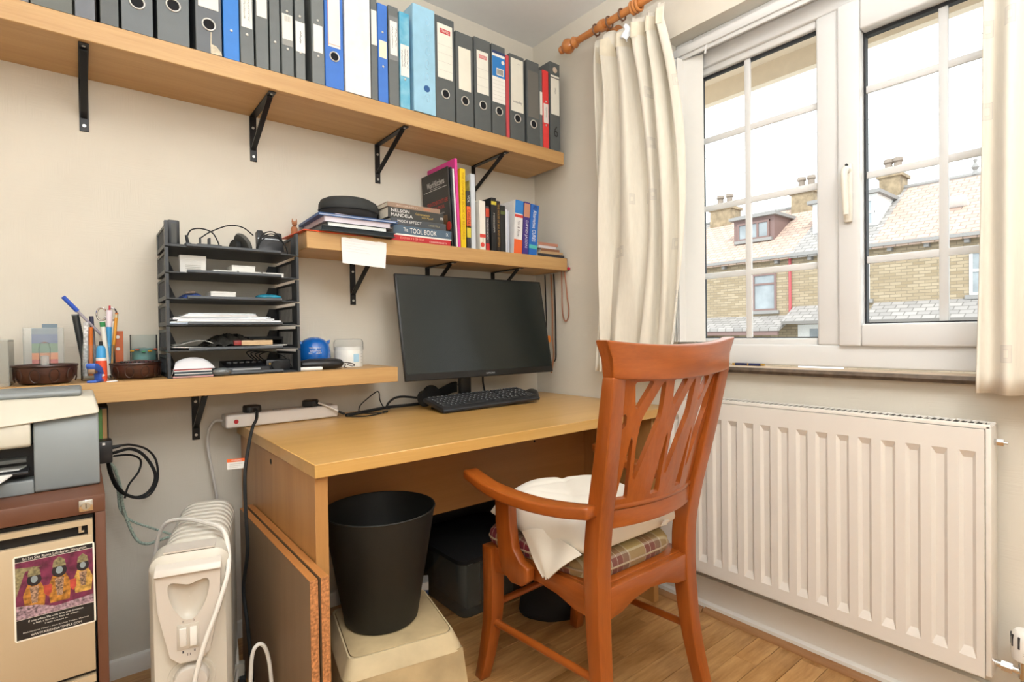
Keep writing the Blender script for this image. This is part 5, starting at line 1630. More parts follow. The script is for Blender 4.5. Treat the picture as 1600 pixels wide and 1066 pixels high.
t_ = thing('white_marker', 'plain white pen lying before the spectacle case', 'pen', (-1.2, -0.225, LZ + 0.0066))
B().cyl((-0.035, 0.01, 0), (0.036, -0.004, 0), 0.0065, n=18).ob('barrel', mat('pen_plain_white', '#e6e4de', 0.4, var=0), t_)
B().cyl((0.036, -0.004, 0), (0.04, -0.0048, 0), 0.0058, n=18).ob('end_plug', LABEL, t_)
# ================================================================= DESK
DESKT = wood('beech_desk_top', '#d3a765', '#c2954f', 'x', scale=22, rough=0.3, stretch=26, ring=0.3, coat=0.15)
DESKV = wood('beech_desk_panel', '#bd8c54', '#a97843', 'z', scale=20, rough=0.4, stretch=20, ring=0.3)
DESKM = wood('beech_desk_modesty', '#b07c48', '#9d6b3a', 'x', scale=16, rough=0.4, stretch=20, ring=0.3)
dk = thing('desk', 'beech-effect office desk under the window corner', 'desk', (-0.69, -0.415, 0))
DB = (-0.69, -0.415, 0)
LP(B().box(-1.381, -0.006, -0.799, -0.03, 0.703, 0.735).ob('top', DESKT, dk, bevel=0.0015, seg=1), DB)
LP(B().box(-1.376, -1.346, -0.782, -0.06, 0, 0.703).ob('side_panel', DESKV, dk, bevel=0.001, seg=1), DB)
LP(B().box(-0.12, -0.09, -0.782, -0.06, 0, 0.703).ob('side_panel', DESKV, dk, bevel=0.001, seg=1), DB)
LP(B().box(-1.346, -0.12, -0.43, -0.414, 0.41, 0.703).ob('modesty_panel', DESKM, dk), DB)
LP(B().cyl((-1.3765, -0.42, 0.675), (-1.374, -0.42, 0.675), 0.008, n=16).ob('fixing_hole', HOLE, dk), DB)
LP(B().cyl((-0.4, -0.4305, 0.6), (-0.4, -0.429, 0.6), 0.005, n=12).ob('fixing_hole', HOLE, dk), DB)

# two chipboard panels leaning against the desk side
CHIP = mat('chipboard', '#b57a4a', 0.9, var=0.5, vscale=160, bump=0.5, bscale=300)
BFACE = wood('board_face_shaded', '#8a7156', '#7a624a', 'z', scale=12, rough=0.5)  # grey-brown tone puts the shade on the board faces into their colour
BEDGE = wood('board_edge', '#c08249', '#a76c38', 'y', scale=20)
for lab, x0, x1, top, yf in (('laminated chipboard panel touching the desk side', -1.3955, -1.3785, 0.507, -0.868), ('outer laminated chipboard panel, nearer the oil heater', -1.4165, -1.3995, 0.503, -0.86)):
    th = thing('chipboard_panel', lab, 'board', ((x0 + x1) / 2, -0.55, 0), group='boards leaning on the desk')
    hw = (x1 - x0) / 2
    B().box(-hw, hw, yf + 0.551, 0.33, 0, top - 0.0015).ob('board', BFACE, th)
    B().box(-hw, hw, yf + 0.549, yf + 0.551, 0, top).ob('raw_edge', CHIP, th)
    B().box(-hw, hw, yf + 0.551, 0.33, top - 0.0015, top).ob('edging', BEDGE, th)

# ================================================================= MONITOR
mn = thing('monitor', 'black widescreen monitor standing on the desk', 'monitor', (-0.5, -0.17, 0.735), rz=-0.038)
MBLK = mat('monitor_black', '#1d1e1f', 0.35, var=0.02)
SCR = mat('screen_dark', '#1d2322', 0.24, var=0.0, spec=0.6)
W2, HM = 0.357, 0.414
Mt = Matrix.Translation((0, -0.09, 0.12)) @ Matrix.Rotation(-0.202, 4, 'X')
B().box(-W2, W2, 0, 0.014, 0, HM, Mt).ob('bezel', MBLK, mn, bevel=0.002)
B().box(-W2 + 0.006, W2 - 0.006, -0.0006, 0.0005, 0.026, HM - 0.006, Mt).ob('screen', SCR, mn)
B().loft([[Mt @ Vector(p) for p in q_] for q_ in ([(-W2 + 0.02, 0.014, 0.02), (W2 - 0.02, 0.014, 0.02), (W2 - 0.02, 0.014, HM - 0.02), (-W2 + 0.02, 0.014, HM - 0.02)], [(-0.2, 0.045, 0.06), (0.2, 0.045, 0.06), (0.2, 0.045, HM - 0.12), (-0.2, 0.045, HM - 0.12)])]).ob('rear_housing', MBLK, mn, bevel=0.003)
lettering('SAMSUNG', mn, mat('silver_print', '#c9cbcc', 0.4, var=0), Mt @ Vector((0.02, -0.0008, 0.012)), (1, 0, 0), Mt.to_3x3() @ Vector((0, 0, 1)), 0.042, 0.0062, name='brand_lettering')
B().box(-0.068, -0.018, 0.0, 0.026, 0.004, 0.27).ob('neck', MBLK, mn, bevel=0.004)
B().loft([[(-0.043 + 0.125 * f * math.cos(2 * PI * k / 36), 0.005 + 0.085 * f * math.sin(2 * PI * k / 36), zz) for k in range(36)] for f, zz in ((1, 0.0), (1, 0.004), (0.97, 0.007), (0.3, 0.012))]).ob('base', MBLK, mn)
B().tube(catmull([(0.064, 0.03, 0.16), (0.06, 0.03, 0.09), (0.067, 0.03, 0.045), (0.055, 0.035, 0.036), (-0.02, 0.045, 0.034)], 6), 0.004, 8).ob('power_lead', BLK2, mn)

# ================================================================= KEYBOARD
kb = thing('keyboard', 'black keyboard pushed under the monitor', 'keyboard', (-0.525, -0.341, 0.735))
KBM = mat('keyboard_black', '#232426', 0.45, var=0.03)
KEYM = mat('keycap', '#2b2d30', 0.42, var=0.03)
Mk = Matrix.Translation((0, 0, 0.006)) @ Matrix.Rotation(0.19, 4, 'X') @ Matrix.Rotation(-0.018, 4, 'Y')
B().prism([(0, 0.0), (0.0, 0.012), (0.01, 0.016), (0.148, 0.016), (0.152, 0.01), (0.152, 0.0)], 'x', -0.235, 0.235, Mk).ob('case', KBM, kb, bevel=0.002)
B().box(-0.235, 0.235, -0.0006, 0.0004, 0.0095, 0.0112, Mk).ob('front_line', mat('kb_blue_line', '#3d4a5c', 0.3), kb)
LEG_ = mat('key_legend', '#c9cdd0', 0.6, var=0)
kproto = {}
for r_, yk in enumerate((0.022, 0.042, 0.061, 0.08, 0.099, 0.127)):
    xk = -0.225
    n = 0
    while xk < 0.225:
        wk = 0.0175
        if r_ == 0 and n == 4:
            wk = 0.105
        elif n == 0:
            wk = 0.0175 + 0.004 * (4 - min(r_, 4))
        if xk + wk > 0.228:
            break
        key = round(wk, 4)
        if key not in kproto:
            bb = B()
            bb.hexa([(0, 0, 0), (wk, 0, 0), (wk, 0.0165, 0), (0, 0.0165, 0)], [(0.0015, 0.0015, 0.005), (wk - 0.0015, 0.0015, 0.005), (wk - 0.0015, 0.015, 0.005), (0.0015, 0.015, 0.005)])
            o = bb.ob('key', KEYM, kb)
            kproto[key] = o
        else:
            o = kproto[key].copy()
            COL.objects.link(o)
        o.matrix_local = Mk @ Matrix.Translation((xk, yk, 0.016))
        if 'leg' not in kproto:
            lg = B().box(0.004, 0.0075, 0.008, 0.0125, 0.005, 0.0053).ob('legend', LEG_, o)
            kproto['leg'] = lg
        else:
            lg = kproto['leg'].copy()
            COL.objects.link(lg)
            lg.parent = o
        xk += wk + 0.0022
        if abs(xk - 0.07) < 0.011 or abs(xk - 0.138) < 0.011:
            xk += 0.007
        n += 1
for s in (-1, 1):
    B().box(s * 0.19 - 0.012, s * 0.19 + 0.012, 0.138, 0.146, 0.001, 0.034).ob('flip_foot', KBM, kb)
for lab, c, r_ in (('black domed mouse behind the keyboard right of the monitor lead', (-0.232, -0.085, 0.735), 0.3), ('black computer mouse at the right end of the keyboard', (-0.205, -0.19, 0.735), -1.1)):
    t_ = thing('computer_mouse', lab, 'mouse', c, rz=r_)
    B().loft([[(0.031 * f * math.cos(2 * PI * k / 28), 0.052 * f * math.sin(2 * PI * k / 28) - 0.004 * zz / 0.04, zz) for k in range(28)] for f, zz in ((0.93, 0.0), (1.0, 0.006), (0.98, 0.016), (0.88, 0.027), (0.66, 0.035), (0.35, 0.0395), (0.02, 0.041))]).ob('shell', BLK2 if r_ > 0 else BLK, t_)
    B().cyl((-0.003, -0.03, 0.031), (0.003, -0.03, 0.031), 0.008, n=16).ob('scroll_wheel', mat('grey_rubber', '#4e4f4c', 0.6), t_)
# headset behind the monitor
t_ = thing('headset', 'black over-ear headset lying behind the monitor', 'headphones', (-0.66, -0.105, 0.735))
for c, a, rr in (((-0.045, -0.0, 0.032), 0.5, 0.034), ((-0.005, 0.01, 0.041), 0.2, 0.043)):
    Mh = Matrix.Translation(c) @ Matrix.Rotation(a, 4, 'Z') @ Matrix.Rotation(PI / 2 - 0.25, 4, 'X')
    B().lathe([(0.0, -0.016), (rr * 0.8, -0.016), (rr * 0.98, -0.008), (rr, 0.0), (rr * 0.95, 0.01), (rr * 0.6, 0.015), (0, 0.015)], 30, Mh).ob('ear_cup', mat('ear_foam', '#1f2021', 0.8, bump=0.3, bscale=300), t_)
B().loft([[Vector(p) + Vector((0, dy, dz)) for dy, dz in ((-0.008, -0.022), (0.008, -0.022), (0.008, 0.022), (-0.008, 0.022))] for p in catmull([(0.02, 0.03, 0.028), (0.06, 0.035, 0.046), (0.1, 0.03, 0.062), (0.13, 0.03, 0.066)], 5)]).ob('headband', BLK2, t_, bevel=0.004)
B().tube(catmull([(0.13, 0.02, 0.075), (0.12, -0.01, 0.06), (0.09, -0.03, 0.03), (0.06, -0.035, 0.006)], 6), 0.002, 6).ob('lead', BLK2, t_)

# ================================================================= POWER STRIP AND CABLES ON THE DESK
ps = thing('power_strip', 'white mains extension strip overhanging the desk corner', 'power strip', (-1.25, -0.1, 0.735), rz=0.015)
PSW = mat('power_strip_white', '#ddd6cf', 0.3, var=0.01)
B().box(-0.185, 0.18, -0.034, 0.034, 0.001, 0.044).ob('body', PSW, ps, bevel=0.008, seg=3)
B().cyl((-0.155, -0.034, 0.022), (-0.155, -0.0362, 0.022), 0.0068, n=18).ob('neon_switch', mat('red_neon', '#a8222c', 0.25, var=0), ps)
for k in range(4):
    cx_ = -0.11 + 0.088 * k
    for x, y, w_, d_ in ((cx_ - 0.012, -0.004, 0.002, 0.004), (cx_ + 0.012, -0.004, 0.002, 0.004), (cx_, 0.012, 0.0035, 0.002)):
        B().box(x - w_, x + w_, y - d_, y + d_, 0.0438, 0.0444).ob('socket_slot', mat('slot_shadow', '#8c8680', 0.8, var=0), ps)


def mains_plug(label, x, y, rz):
    t = thing('mains_plug', label, 'plug', (x, y, 0.735 + 0.0445), rz=rz)
    B().loft([[(px_ * f, py_ * f - 0.003, zz) for px_, py_ in ((-0.024, -0.02), (-0.014, -0.027), (0.014, -0.027), (0.024, -0.02), (0.024, 0.014), (0.016, 0.022), (-0.016, 0.022), (-0.024, 0.014))] for f, zz in ((0.95, 0.0), (1.0, 0.004), (0.98, 0.018), (0.9, 0.023))]).ob('body', BLK, t, bevel=0.0015)
    B().cyl((0, -0.028, 0.009), (0, -0.045, 0.006), 0.007, 0.005, n=12).ob('strain_relief', BLK2, t)
    return t


def cable(label, pts, r, m, name='cable', n=8, cat='cable'):
    P = catmull(pts, 8)
    c = P[0].copy()
    th = thing(name, label, cat, c)
    B().tube([p - c for p in P], r, n).ob('flex', m, th)
    return th


mains_plug('black mains plug at the left end of the white strip', -1.352, -0.103, 0.15)
mains_plug('black mains plug at the right end of the white strip', -1.163, -0.098, 0.9)
cb = cable('black mains lead dropping down the desk side', [(-1.345, -0.148, 0.785), (-1.36, -0.2, 0.766), (-1.385, -0.26, 0.752), (-1.41, -0.32, 0.71), (-1.43, -0.36, 0.64), (-1.436, -0.385, 0.55), (-1.436, -0.398, 0.434), (-1.44, -0.36, 0.312), (-1.438, -0.392, 0.217), (-1.436, -0.42, 0.09), (-1.44, -0.44, 0.005)], 0.0048, BLK2)
t_ = thing('warning_tag', 'white paper tag with orange header on the black lead', 'tag', (-1.43, -0.345, 0.672))
Mw = Matrix.Rotation(-0.3, 4, 'Z')
B().box(-0.042, 0.003, -0.0006, 0.0, -0.02, 0.004, Mw).ob('tag', WBOX, t_)
B().box(-0.042, 0.003, -0.001, -0.0002, 0.0, 0.009, Mw).ob('orange_header', mat('orange_header', '#ea6a2e', 0.6, var=0), t_)
lettering('WARNING', t_, WBOX, Mw @ Vector((-0.018, -0.0013, 0.0045)), Mw.to_3x3() @ Vector((1, 0, 0)), (0, 0, 1), 0.026, 0.0045)
for k in range(3):
    B().box(-0.036, -0.002 - 0.006 * k, -0.0009, -0.0005, -0.006 - 0.005 * k, -0.0052 - 0.005 * k, Mw).ob('print_line', GREYPRINT, t_)
cable('white mains lead of the strip hanging against the wall', [(-1.434, -0.09, 0.758), (-1.455, -0.07, 0.755), (-1.468, -0.045, 0.72), (-1.468, -0.03, 0.67), (-1.456, -0.028, 0.58), (-1.443, -0.028, 0.47), (-1.44, -0.028, 0.3), (-1.45, -0.03, 0.02)], 0.0042, mat('white_flex', '#d8d4cd', 0.4, var=0))
wp = thing('usb_lead', 'white plug lead running off the right end of the strip', 'cable', (-1.14, -0.125, 0.792))
B().tube(catmull([(0, 0, 0), (0.025, -0.012, -0.012), (0.05, -0.02, -0.026), (0.062, -0.024, -0.034)], 6), 0.0035, 8).ob('flex', mat('white_flex', '#d8d4cd', 0.4), wp)
B().tube([(0.062, -0.024, -0.034), (0.085, -0.024, -0.046)], 0.004, 8).ob('black_tail', BLK2, wp)
cable('thick black cable bundle along the wall to the monitor', [(-1.05, -0.15, 0.741), (-1.0, -0.13, 0.741), (-0.92, -0.09, 0.741), (-0.85, -0.08, 0.744), (-0.78, -0.08, 0.744), (-0.7, -0.06, 0.742), (-0.6, -0.05, 0.742)], 0.006, BLK2)
cable('second black cable rising from bundle to headset', [(-0.87, -0.1, 0.741), (-0.86, -0.095, 0.76), (-0.83, -0.09, 0.778), (-0.79, -0.09, 0.781), (-0.735, -0.1, 0.772)], 0.0045, BLK2)
cable('thin black cable looping upright on the desk', [(-0.99, -0.12, 0.74), (-0.985, -0.12, 0.765), (-0.955, -0.12, 0.79), (-0.92, -0.12, 0.812), (-0.908, -0.12, 0.808), (-0.905, -0.12, 0.78), (-0.885, -0.115, 0.748), (-0.86, -0.11, 0.742)], 0.0022, BLK2)
cable('thin black jack lead curling forward on the desk', [(-0.98, -0.125, 0.739), (-0.95, -0.15, 0.738), (-0.92, -0.165, 0.738), (-0.98, -0.2, 0.738), (-1.02, -0.19, 0.738), (-1.05, -0.16, 0.739)], 0.002, BLK2)
jk = thing('jack_plug', 'small black jack plug lying on the desk', 'plug', (-0.915, -0.165, 0.7395))
B().cyl((0, 0, 0), (0.022, 0.008, 0), 0.0038, n=10).ob('grip', BLK2, jk)
B().cyl((0.022, 0.008, 0), (0.032, 0.0116, 0), 0.0016, n=8).ob('pin', mat('gold', '#c8a04a', 0.3, metal=0.8), jk)

# ================================================================= FILING CABINET, PRINTER
BROWN = mat('brown_steel', '#66412f', 0.4, var=0.04, vscale=10)
BEIGE = mat('beige_steel', '#c0ab8b', 0.45, var=0.03, vscale=6, bump=0.05, bscale=600)
fc = thing('filing_cabinet', 'brown and beige steel filing cabinet under the printer', 'cabinet', (-1.98, -0.31, 0))
FB = (-1.98, -0.31, 0)
LP(B().box(-2.21, -1.752, -0.6, -0.02, 0.664, 0.7).box(-1.77, -1.752, -0.6, -0.02, 0, 0.664).box(-2.21, -2.192, -0.6, -0.02, 0, 0.664).box(-2.192, -1.77, -0.04, -0.02, 0, 0.664).box(-2.192, -1.77, -0.6, -0.04, 0, 0.03).ob('carcass', BROWN, fc, bevel=0.002), FB)
LP(B().box(-2.19, -1.772, -0.588, -0.06, 0.03, 0.66).ob('interior', mat('dark_interior', '#1e1b18', 0.8), fc), FB)
dr = LP(B().box(-2.188, -1.774, -0.601, -0.588, 0.335, 0.62).ob('drawer_front', BEIGE, fc, bevel=0.002), FB)
B().prism([(-0.601, 0.641), (-0.601, 0.652), (-0.588, 0.652), (-0.588, 0.647)], 'x', -2.188, -1.774).ob('handle_lip', BEIGE, dr)
B().box(-1.782, -1.774, -0.6, -0.588, 0.62, 0.642).box(-1.797, -1.792, -0.596, -0.589, 0.628, 0.64).box(-1.797, -1.788, -0.596, -0.589, 0.626, 0.629).ob('latch', BEIGE, dr)
dr2 = LP(B().box(-2.188, -1.774, -0.601, -0.588, 0.035, 0.29).ob('drawer_front', BEIGE, fc, bevel=0.002), FB)
B().prism([(-0.601, 0.311), (-0.601, 0.326), (-0.588, 0.326), (-0.588, 0.317)], 'x', -2.188, -1.774).ob('handle_lip', BEIGE, dr2)
lk = LP(B().box(-1.796, -1.772, -0.604, -0.6, 0.67, 0.694).ob('lock_plate', CHROME, fc, bevel=0.003), FB)
B().cyl((-1.784, -0.604, 0.682), (-1.784, -0.607, 0.682), 0.0075, n=20).ob('lock_barrel', mat('brass_steel', '#b9b2a2', 0.3, metal=0.7), lk)
B().box(-1.7847, -1.7833, -0.6076, -0.6068, 0.677, 0.687).ob('key_slot', HOLE, lk)
# sticker on the drawer: three robed figures in a shrine with text
st = thing('sticker', 'square devotional sticker with three garlanded figures, on the drawer front', 'sticker', (-1.8345, -0.6012, 0.4365))
SW, SH = 0.0625, 0.168
sk_b = B()
sk_b.prism([(-SW, 0.003), (-SW + 0.003, 0), (SW - 0.003, 0), (SW, 0.003), (SW, SH - 0.003), (SW - 0.003, SH), (-SW + 0.003, SH), (-SW, SH - 0.003)], 'y', -0.0005, 0)
sk_b.ob('backing', mat('sticker_cream', '#ece8d8', 0.4, var=0), st)
SBK = mat('sticker_black', '#17181a', 0.4, var=0)
B().box(-SW + 0.003, SW - 0.003, -0.0008, -0.0004, SH - 0.012, SH - 0.003).ob('black_band', SBK, st)
B().box(-SW + 0.003, SW - 0.003, -0.0008, -0.0004, 0.003, 0.042).ob('black_band', SBK, st)
B().box(-SW + 0.003, SW - 0.003, -0.0008, -0.0004, 0.043, SH - 0.013).ob('picture_ground', mat('shrine_magenta', '#6e2745', 0.5, var=0.6, vscale=60), st)


def flatpoly(pts, m, name, d):
    B().prism(pts, 'y', -0.0008 - d, -0.0007).ob(name, m, st)


GOLDP = mat('robe_gold', '#a8702a', 0.5, var=0.7, vscale=120)
SKINP = mat('pale_face', '#8b979b', 0.5, var=0.1)
CROWN = mat('crown_dull', '#857b58', 0.5, var=0.5, vscale=200)
HAIRP = mat('picture_dark', '#241c20', 0.6, var=0)
ROBE2 = mat('robe_yellow', '#b98f45', 0.5, var=0.6, vscale=120)
flatpoly([(-SW + 0.003, 0.085), (-0.045, 0.135), (-0.02, 0.14), (-SW + 0.003, 0.145)], CROWN, 'shrine_ornament', 0.0001)
for cx_, zb, s, rm in ((-0.032, 0.058, 1.0, GOLDP), (0.006, 0.062, 1.06, GOLDP), (0.043, 0.07, 0.92, ROBE2)):
    flatpoly([(cx_ - 0.014 * s, zb), (cx_ + 0.014 * s, zb), (cx_ + 0.017 * s, zb + 0.03 * s), (cx_ + 0.01 * s, zb + 0.05 * s), (cx_ - 0.01 * s, zb + 0.05 * s), (cx_ - 0.017 * s, zb + 0.03 * s)], rm, 'robed_figure', 0.0002)
    flatpoly([(cx_ + 0.011 * s * math.cos(k * PI / 8), zb + 0.058 * s + 0.012 * s * math.sin(k * PI / 8)) for k in range(16)], HAIRP, 'figure_hair', 0.0003)
    flatpoly([(cx_ + 0.0052 * s * math.cos(k * PI / 8), zb + 0.059 * s + 0.007 * s * math.sin(k * PI / 8)) for k in range(16)], SKINP, 'figure_face', 0.0004)
    flatpoly([(cx_ - 0.01 * s, zb + 0.066 * s), (cx_ + 0.01 * s, zb + 0.066 * s), (cx_ + 0.008 * s, zb + 0.078 * s), (cx_, zb + 0.085 * s), (cx_ - 0.008 * s, zb + 0.078 * s)], CROWN, 'figure_crown', 0.0004)
    flatpoly([(cx_ - 0.004 * s, zb + 0.012), (cx_ + 0.004 * s, zb + 0.012), (cx_ + 0.007 * s, zb + 0.045 * s), (cx_ - 0.007 * s, zb + 0.045 * s)], mat('garland', '#93755f', 0.6, var=0.9, vscale=300), 'garland', 0.0004)
for a, c in ((-0.018, -0.006), (0.022, 0.032)):
    flatpoly([(a, 0.1), (c, 0.1), (c, 0.085), ((a + c) / 2, 0.077), (a, 0.085)], mat('robe_red', '#b5483a', 0.5, var=0.3, vscale=100), 'red_drape', 0.0003)
flatpoly([(-SW + 0.003, 0.043), (SW - 0.003, 0.043), (SW - 0.003, 0.06), (0.0, 0.054), (-0.03, 0.066), (-SW + 0.003, 0.07)], mat('flowers', '#9a7f86', 0.7, var=0.8, vscale=220), 'flower_offerings', 0.0005)
for s_, zz_, ww, hh in (('Sri Sri Sita Rama Lakshman Hanuman', SH - 0.0075, 0.098, 0.0055), ('If one offers Me with love and devotion', 0.0365, 0.084, 0.0038), ('a leaf, a flower, a fruit or water,', 0.0305, 0.07, 0.0038), ('I will accept it.', 0.0245, 0.035, 0.0038), ('Bhaktivedanta Manor - Hare Krishna Temple, Watford', 0.0155, 0.1, 0.003), ('WWW.KRISHNATEMPLE.COM', 0.0085, 0.078, 0.0044)):
    lettering(s_, st, LABEL, (0.0, -0.0011, zz_), (1, 0, 0), (0, 0, 1), ww, hh)

# printer
PG = mat('printer_grey', '#868c8d', 0.45, var=0.01)
PC_ = mat('printer_cream', '#c9c3b2', 0.45, var=0.01)
pr_ = thing('printer', 'grey and cream inkjet printer on the filing cabinet', 'printer', (-1.98, -0.38, 0.7))
XR = 0.222
b = B()
prof = [(-0.12, 0.004), (-0.112, 0.0), (0.11, 0.0), (0.115, 0.006), (0.115, 0.16), (-0.10, 0.16), (-0.122, 0.12), (-0.124, 0.05)]
b.prism(prof, 'x', 0.112, XR)
b.prism([(-0.06, 0.0), (0.115, 0.0), (0.115, 0.16), (-0.06, 0.16)], 'x', -0.23, 0.112)
b.box(-0.23, 0.112, -0.118, -0.06, 0.0, 0.03)
b.ob('body', PG, pr_, bevel=0.012, seg=3)
b = B()
b.loft([[(0.225, -0.118, 0.16), (0.225, 0.112, 0.16), (0.216, 0.105, 0.198), (0.216, -0.085, 0.198)], [(0.05, -0.127, 0.145), (0.05, 0.112, 0.16), (0.05, 0.105, 0.2), (0.05, -0.088, 0.2)], [(-0.23, -0.127, 0.15), (-0.23, 0.112, 0.16), (-0.23, 0.105, 0.2), (-0.23, -0.088, 0.2)]])
b.ob('upper_shell', PC_, pr_, bevel=0.006, seg=3)
B().prism([(-0.118, 0.15), (-0.124, 0.105), (-0.116, 0.1), (-0.06, 0.1), (-0.06, 0.15)], 'x', -0.23, 0.108).ob('cartridge_door', PC_, pr_, bevel=0.004)
B().box(-0.235, 0.194, -0.082, 0.1, 0.199, 0.212).ob('scanner_lid', PG, pr_, bevel=0.006, seg=3)
B().box(-0.23, 0.11, -0.075, -0.058, 0.03, 0.1).ob('paper_slot', mat('slot_black', '#141517', 0.5), pr_)
B().box(-0.23, 0.104, -0.13, -0.06, 0.045, 0.052).ob('output_flap', BLK, pr_, bevel=0.002)
B().box(-0.2, 0.1, -0.11, -0.07, 0.068, 0.075).ob('roller_bar', mat('grey_rubber', '#4e4f4c', 0.6), pr_)
t_ = thing('paper_sheet', 'white sheets lying in the printer tray', 'paper', (-2.0, -0.45, 0.7535))
B().hexa([(-0.12, -0.1, -0.012), (0.085, -0.1, -0.012), (0.12, 0.0, 0.0), (-0.12, 0.0, 0.0)], [(-0.12, -0.1, -0.009), (0.085, -0.1, -0.009), (0.12, 0.0, 0.003), (-0.12, 0.0, 0.003)]).ob('sheets', WBOX, t_)
t_ = thing('green_box', 'green and tan box file tucked behind the printer', 'box', (-1.752, -0.13, 0.7005))
B().box(-0.04, 0.008, -0.06, 0.06, 0, 0.135).ob('body', mat('olive_green', '#5b8a45', 0.6, var=0.1), t_, bevel=0.001)
B().box(0.008, 0.018, -0.061, 0.06, 0, 0.137).ob('tan_edge', mat('tan_card', '#b08a5c', 0.7), t_)
B().box(0.018, 0.021, -0.062, 0.06, 0, 0.14).box(-0.04, 0.021, -0.062, 0.06, 0.137, 0.141).ob('black_cover', BLK2, t_)
t_ = thing('power_adapter', 'black power brick on the cabinet corner behind the printer', 'adapter', (-1.738, -0.235, 0.7005))
B().box(-0.03, 0.012, -0.025, 0.03, 0, 0.058).ob('brick', BLK, t_, bevel=0.003)
B().box(-0.009, -0.003, -0.0258, -0.025, 0.048, 0.054).ob('white_mark', WBOX, t_)
B().tube([(0.012, 0, 0.036), (0.03, 0.002, 0.037)], lambda t: 0.0055 - 0.002 * t, 8).ob('strain_relief', BLK2, t_)
GP2 = None
cable('black adapter lead looping down from the power brick', [(-1.71, -0.23, 0.738), (-1.68, -0.17, 0.727), (-1.64, -0.12, 0.7), (-1.617, -0.11, 0.66), (-1.616, -0.11, 0.6), (-1.64, -0.12, 0.563), (-1.68, -0.13, 0.57), (-1.715, -0.16, 0.62), (-1.735, -0.2, 0.7)], 0.003, BLK2)
cable('thicker black lead looping below the power brick', [(-1.725, -0.2, 0.715), (-1.68, -0.15, 0.712), (-1.645, -0.12, 0.68), (-1.62, -0.11, 0.62), (-1.635, -0.11, 0.575), (-1.67, -0.12, 0.565), (-1.71, -0.14, 0.6), (-1.73, -0.17, 0.66), (-1.735, -0.19, 0.71)], 0.0045, BLK2)
cable('short black lead kinking inside the cable loops', [(-1.72, -0.16, 0.7), (-1.68, -0.12, 0.69), (-1.655, -0.1, 0.668), (-1.66, -0.1, 0.635), (-1.685, -0.105, 0.6), (-1.695, -0.11, 0.565)], 0.0028, BLK2)
TWG = mat('green_white_flex', '#9fb0a4', 0.4, var=0.5, vscale=220)
cable('green-white twisted lead falling behind the heater', [(-1.742, -0.21, 0.706), (-1.72, -0.16, 0.665), (-1.705, -0.12, 0.6), (-1.698, -0.1, 0.53), (-1.672, -0.09, 0.44), (-1.645, -0.085, 0.412), (-1.61, -0.085, 0.415), (-1.57, -0.085, 0.42)], 0.0042, TWG)
cable('thin pale green lead looping back beside the twisted one', [(-1.74, -0.2, 0.703), (-1.715, -0.14, 0.655), (-1.71, -0.11, 0.58), (-1.705, -0.095, 0.53), (-1.68, -0.085, 0.49), (-1.63, -0.08, 0.455), (-1.575, -0.08, 0.42)], 0.0032, TWG)

# ================================================================= OIL HEATER
hz_ = math.radians(-14.5)
ht = thing('oil_heater', 'cream oil-filled radiator heater beside the desk', 'heater', (-1.556, -0.435, 0), rz=hz_)
HC = mat('heater_cream', '#cfc9bb', 0.35, var=0.01)


def rrect(w_, z0, z1, r, n=6):
    out = []
    for cx_, cz_, a0 in ((w_ - r, z0 + r, -PI / 2), (w_ - r, z1 - r, 0), (-w_ + r, z1 - r, PI / 2), (-w_ + r, z0 + r, PI)):
        for k in range(n + 1):
            a = a0 + (PI / 2) * k / n
            out.append((cx_ + r * math.cos(a), cz_ + r * math.sin(a)))
    return out


def rsec(w_, z0, z1, r, y, s=1.0):
    cz_ = (z0 + z1) / 2
    return [(x * s, y, cz_ + (z_ - cz_) * (1 - (1 - s) * 0.3)) for x, z_ in rrect(w_, z0, z1, r)]


fin = None
for k in range(10):
    y = -0.105 + k * 0.0335
    if fin is None:
        bb = B()
        bb.loft([rsec(0.07, 0.075, 0.548, 0.045, -0.0135, 0.9), rsec(0.07, 0.075, 0.55, 0.045, -0.009, 0.985), rsec(0.07, 0.075, 0.55, 0.045, 0.0, 1.0), rsec(0.07, 0.075, 0.55, 0.045, 0.009, 0.985), rsec(0.07, 0.075, 0.548, 0.045, 0.0135, 0.9)])
        fin = bb.ob('fin', HC, ht)
        o = fin
    else:
        o = fin.copy()
        COL.objects.link(o)
    o.location = (0, y, 0)
B().box(-0.045, 0.045, -0.12, 0.205, 0.1, 0.525).ob('oil_core', HC, ht)
ch_ = B()
ch_.loft([rsec(0.078, 0.06, 0.545, 0.03, -0.125), rsec(0.08, 0.06, 0.548, 0.032, -0.15), rsec(0.079, 0.06, 0.543, 0.032, -0.188), rsec(0.072, 0.065, 0.53, 0.03, -0.2, 0.97)])
hs_ = ch_.ob('control_housing', HC, ht)
HCP = mat('heater_panel', '#d3cbc0', 0.3, var=0.0)
outl = [(-0.062, 0.508), (0.062, 0.508), (0.06, 0.43), (0.038, 0.325), (0.02, 0.308), (-0.02, 0.308), (-0.038, 0.325), (-0.06, 0.43)]
rec = [(-0.034, 0.488), (-0.015, 0.484), (0.0, 0.48), (0.015, 0.484), (0.034, 0.488), (0.04, 0.475), (0.033, 0.44), (0.016, 0.41), (0.0, 0.402), (-0.016, 0.41), (-0.033, 0.44), (-0.04, 0.475)]
rec = [tuple(p)[:2] for p in catmull([(x, z_, 0) for x, z_ in rec], 3, True)]
FY = -0.217
fp = B()
es = []
for lp in (outl, rec):
    vs = fp.verts([(x, FY, z_) for x, z_ in lp])
    es += [fp.bm.edges.new((vs[i], vs[(i + 1) % len(vs)])) for i in range(len(vs))]
bmesh.ops.triangle_fill(fp.bm, use_beauty=True, use_dissolve=False, edges=es)
n_ = len(outl)
va = fp.verts([(x, FY, z_) for x, z_ in outl])
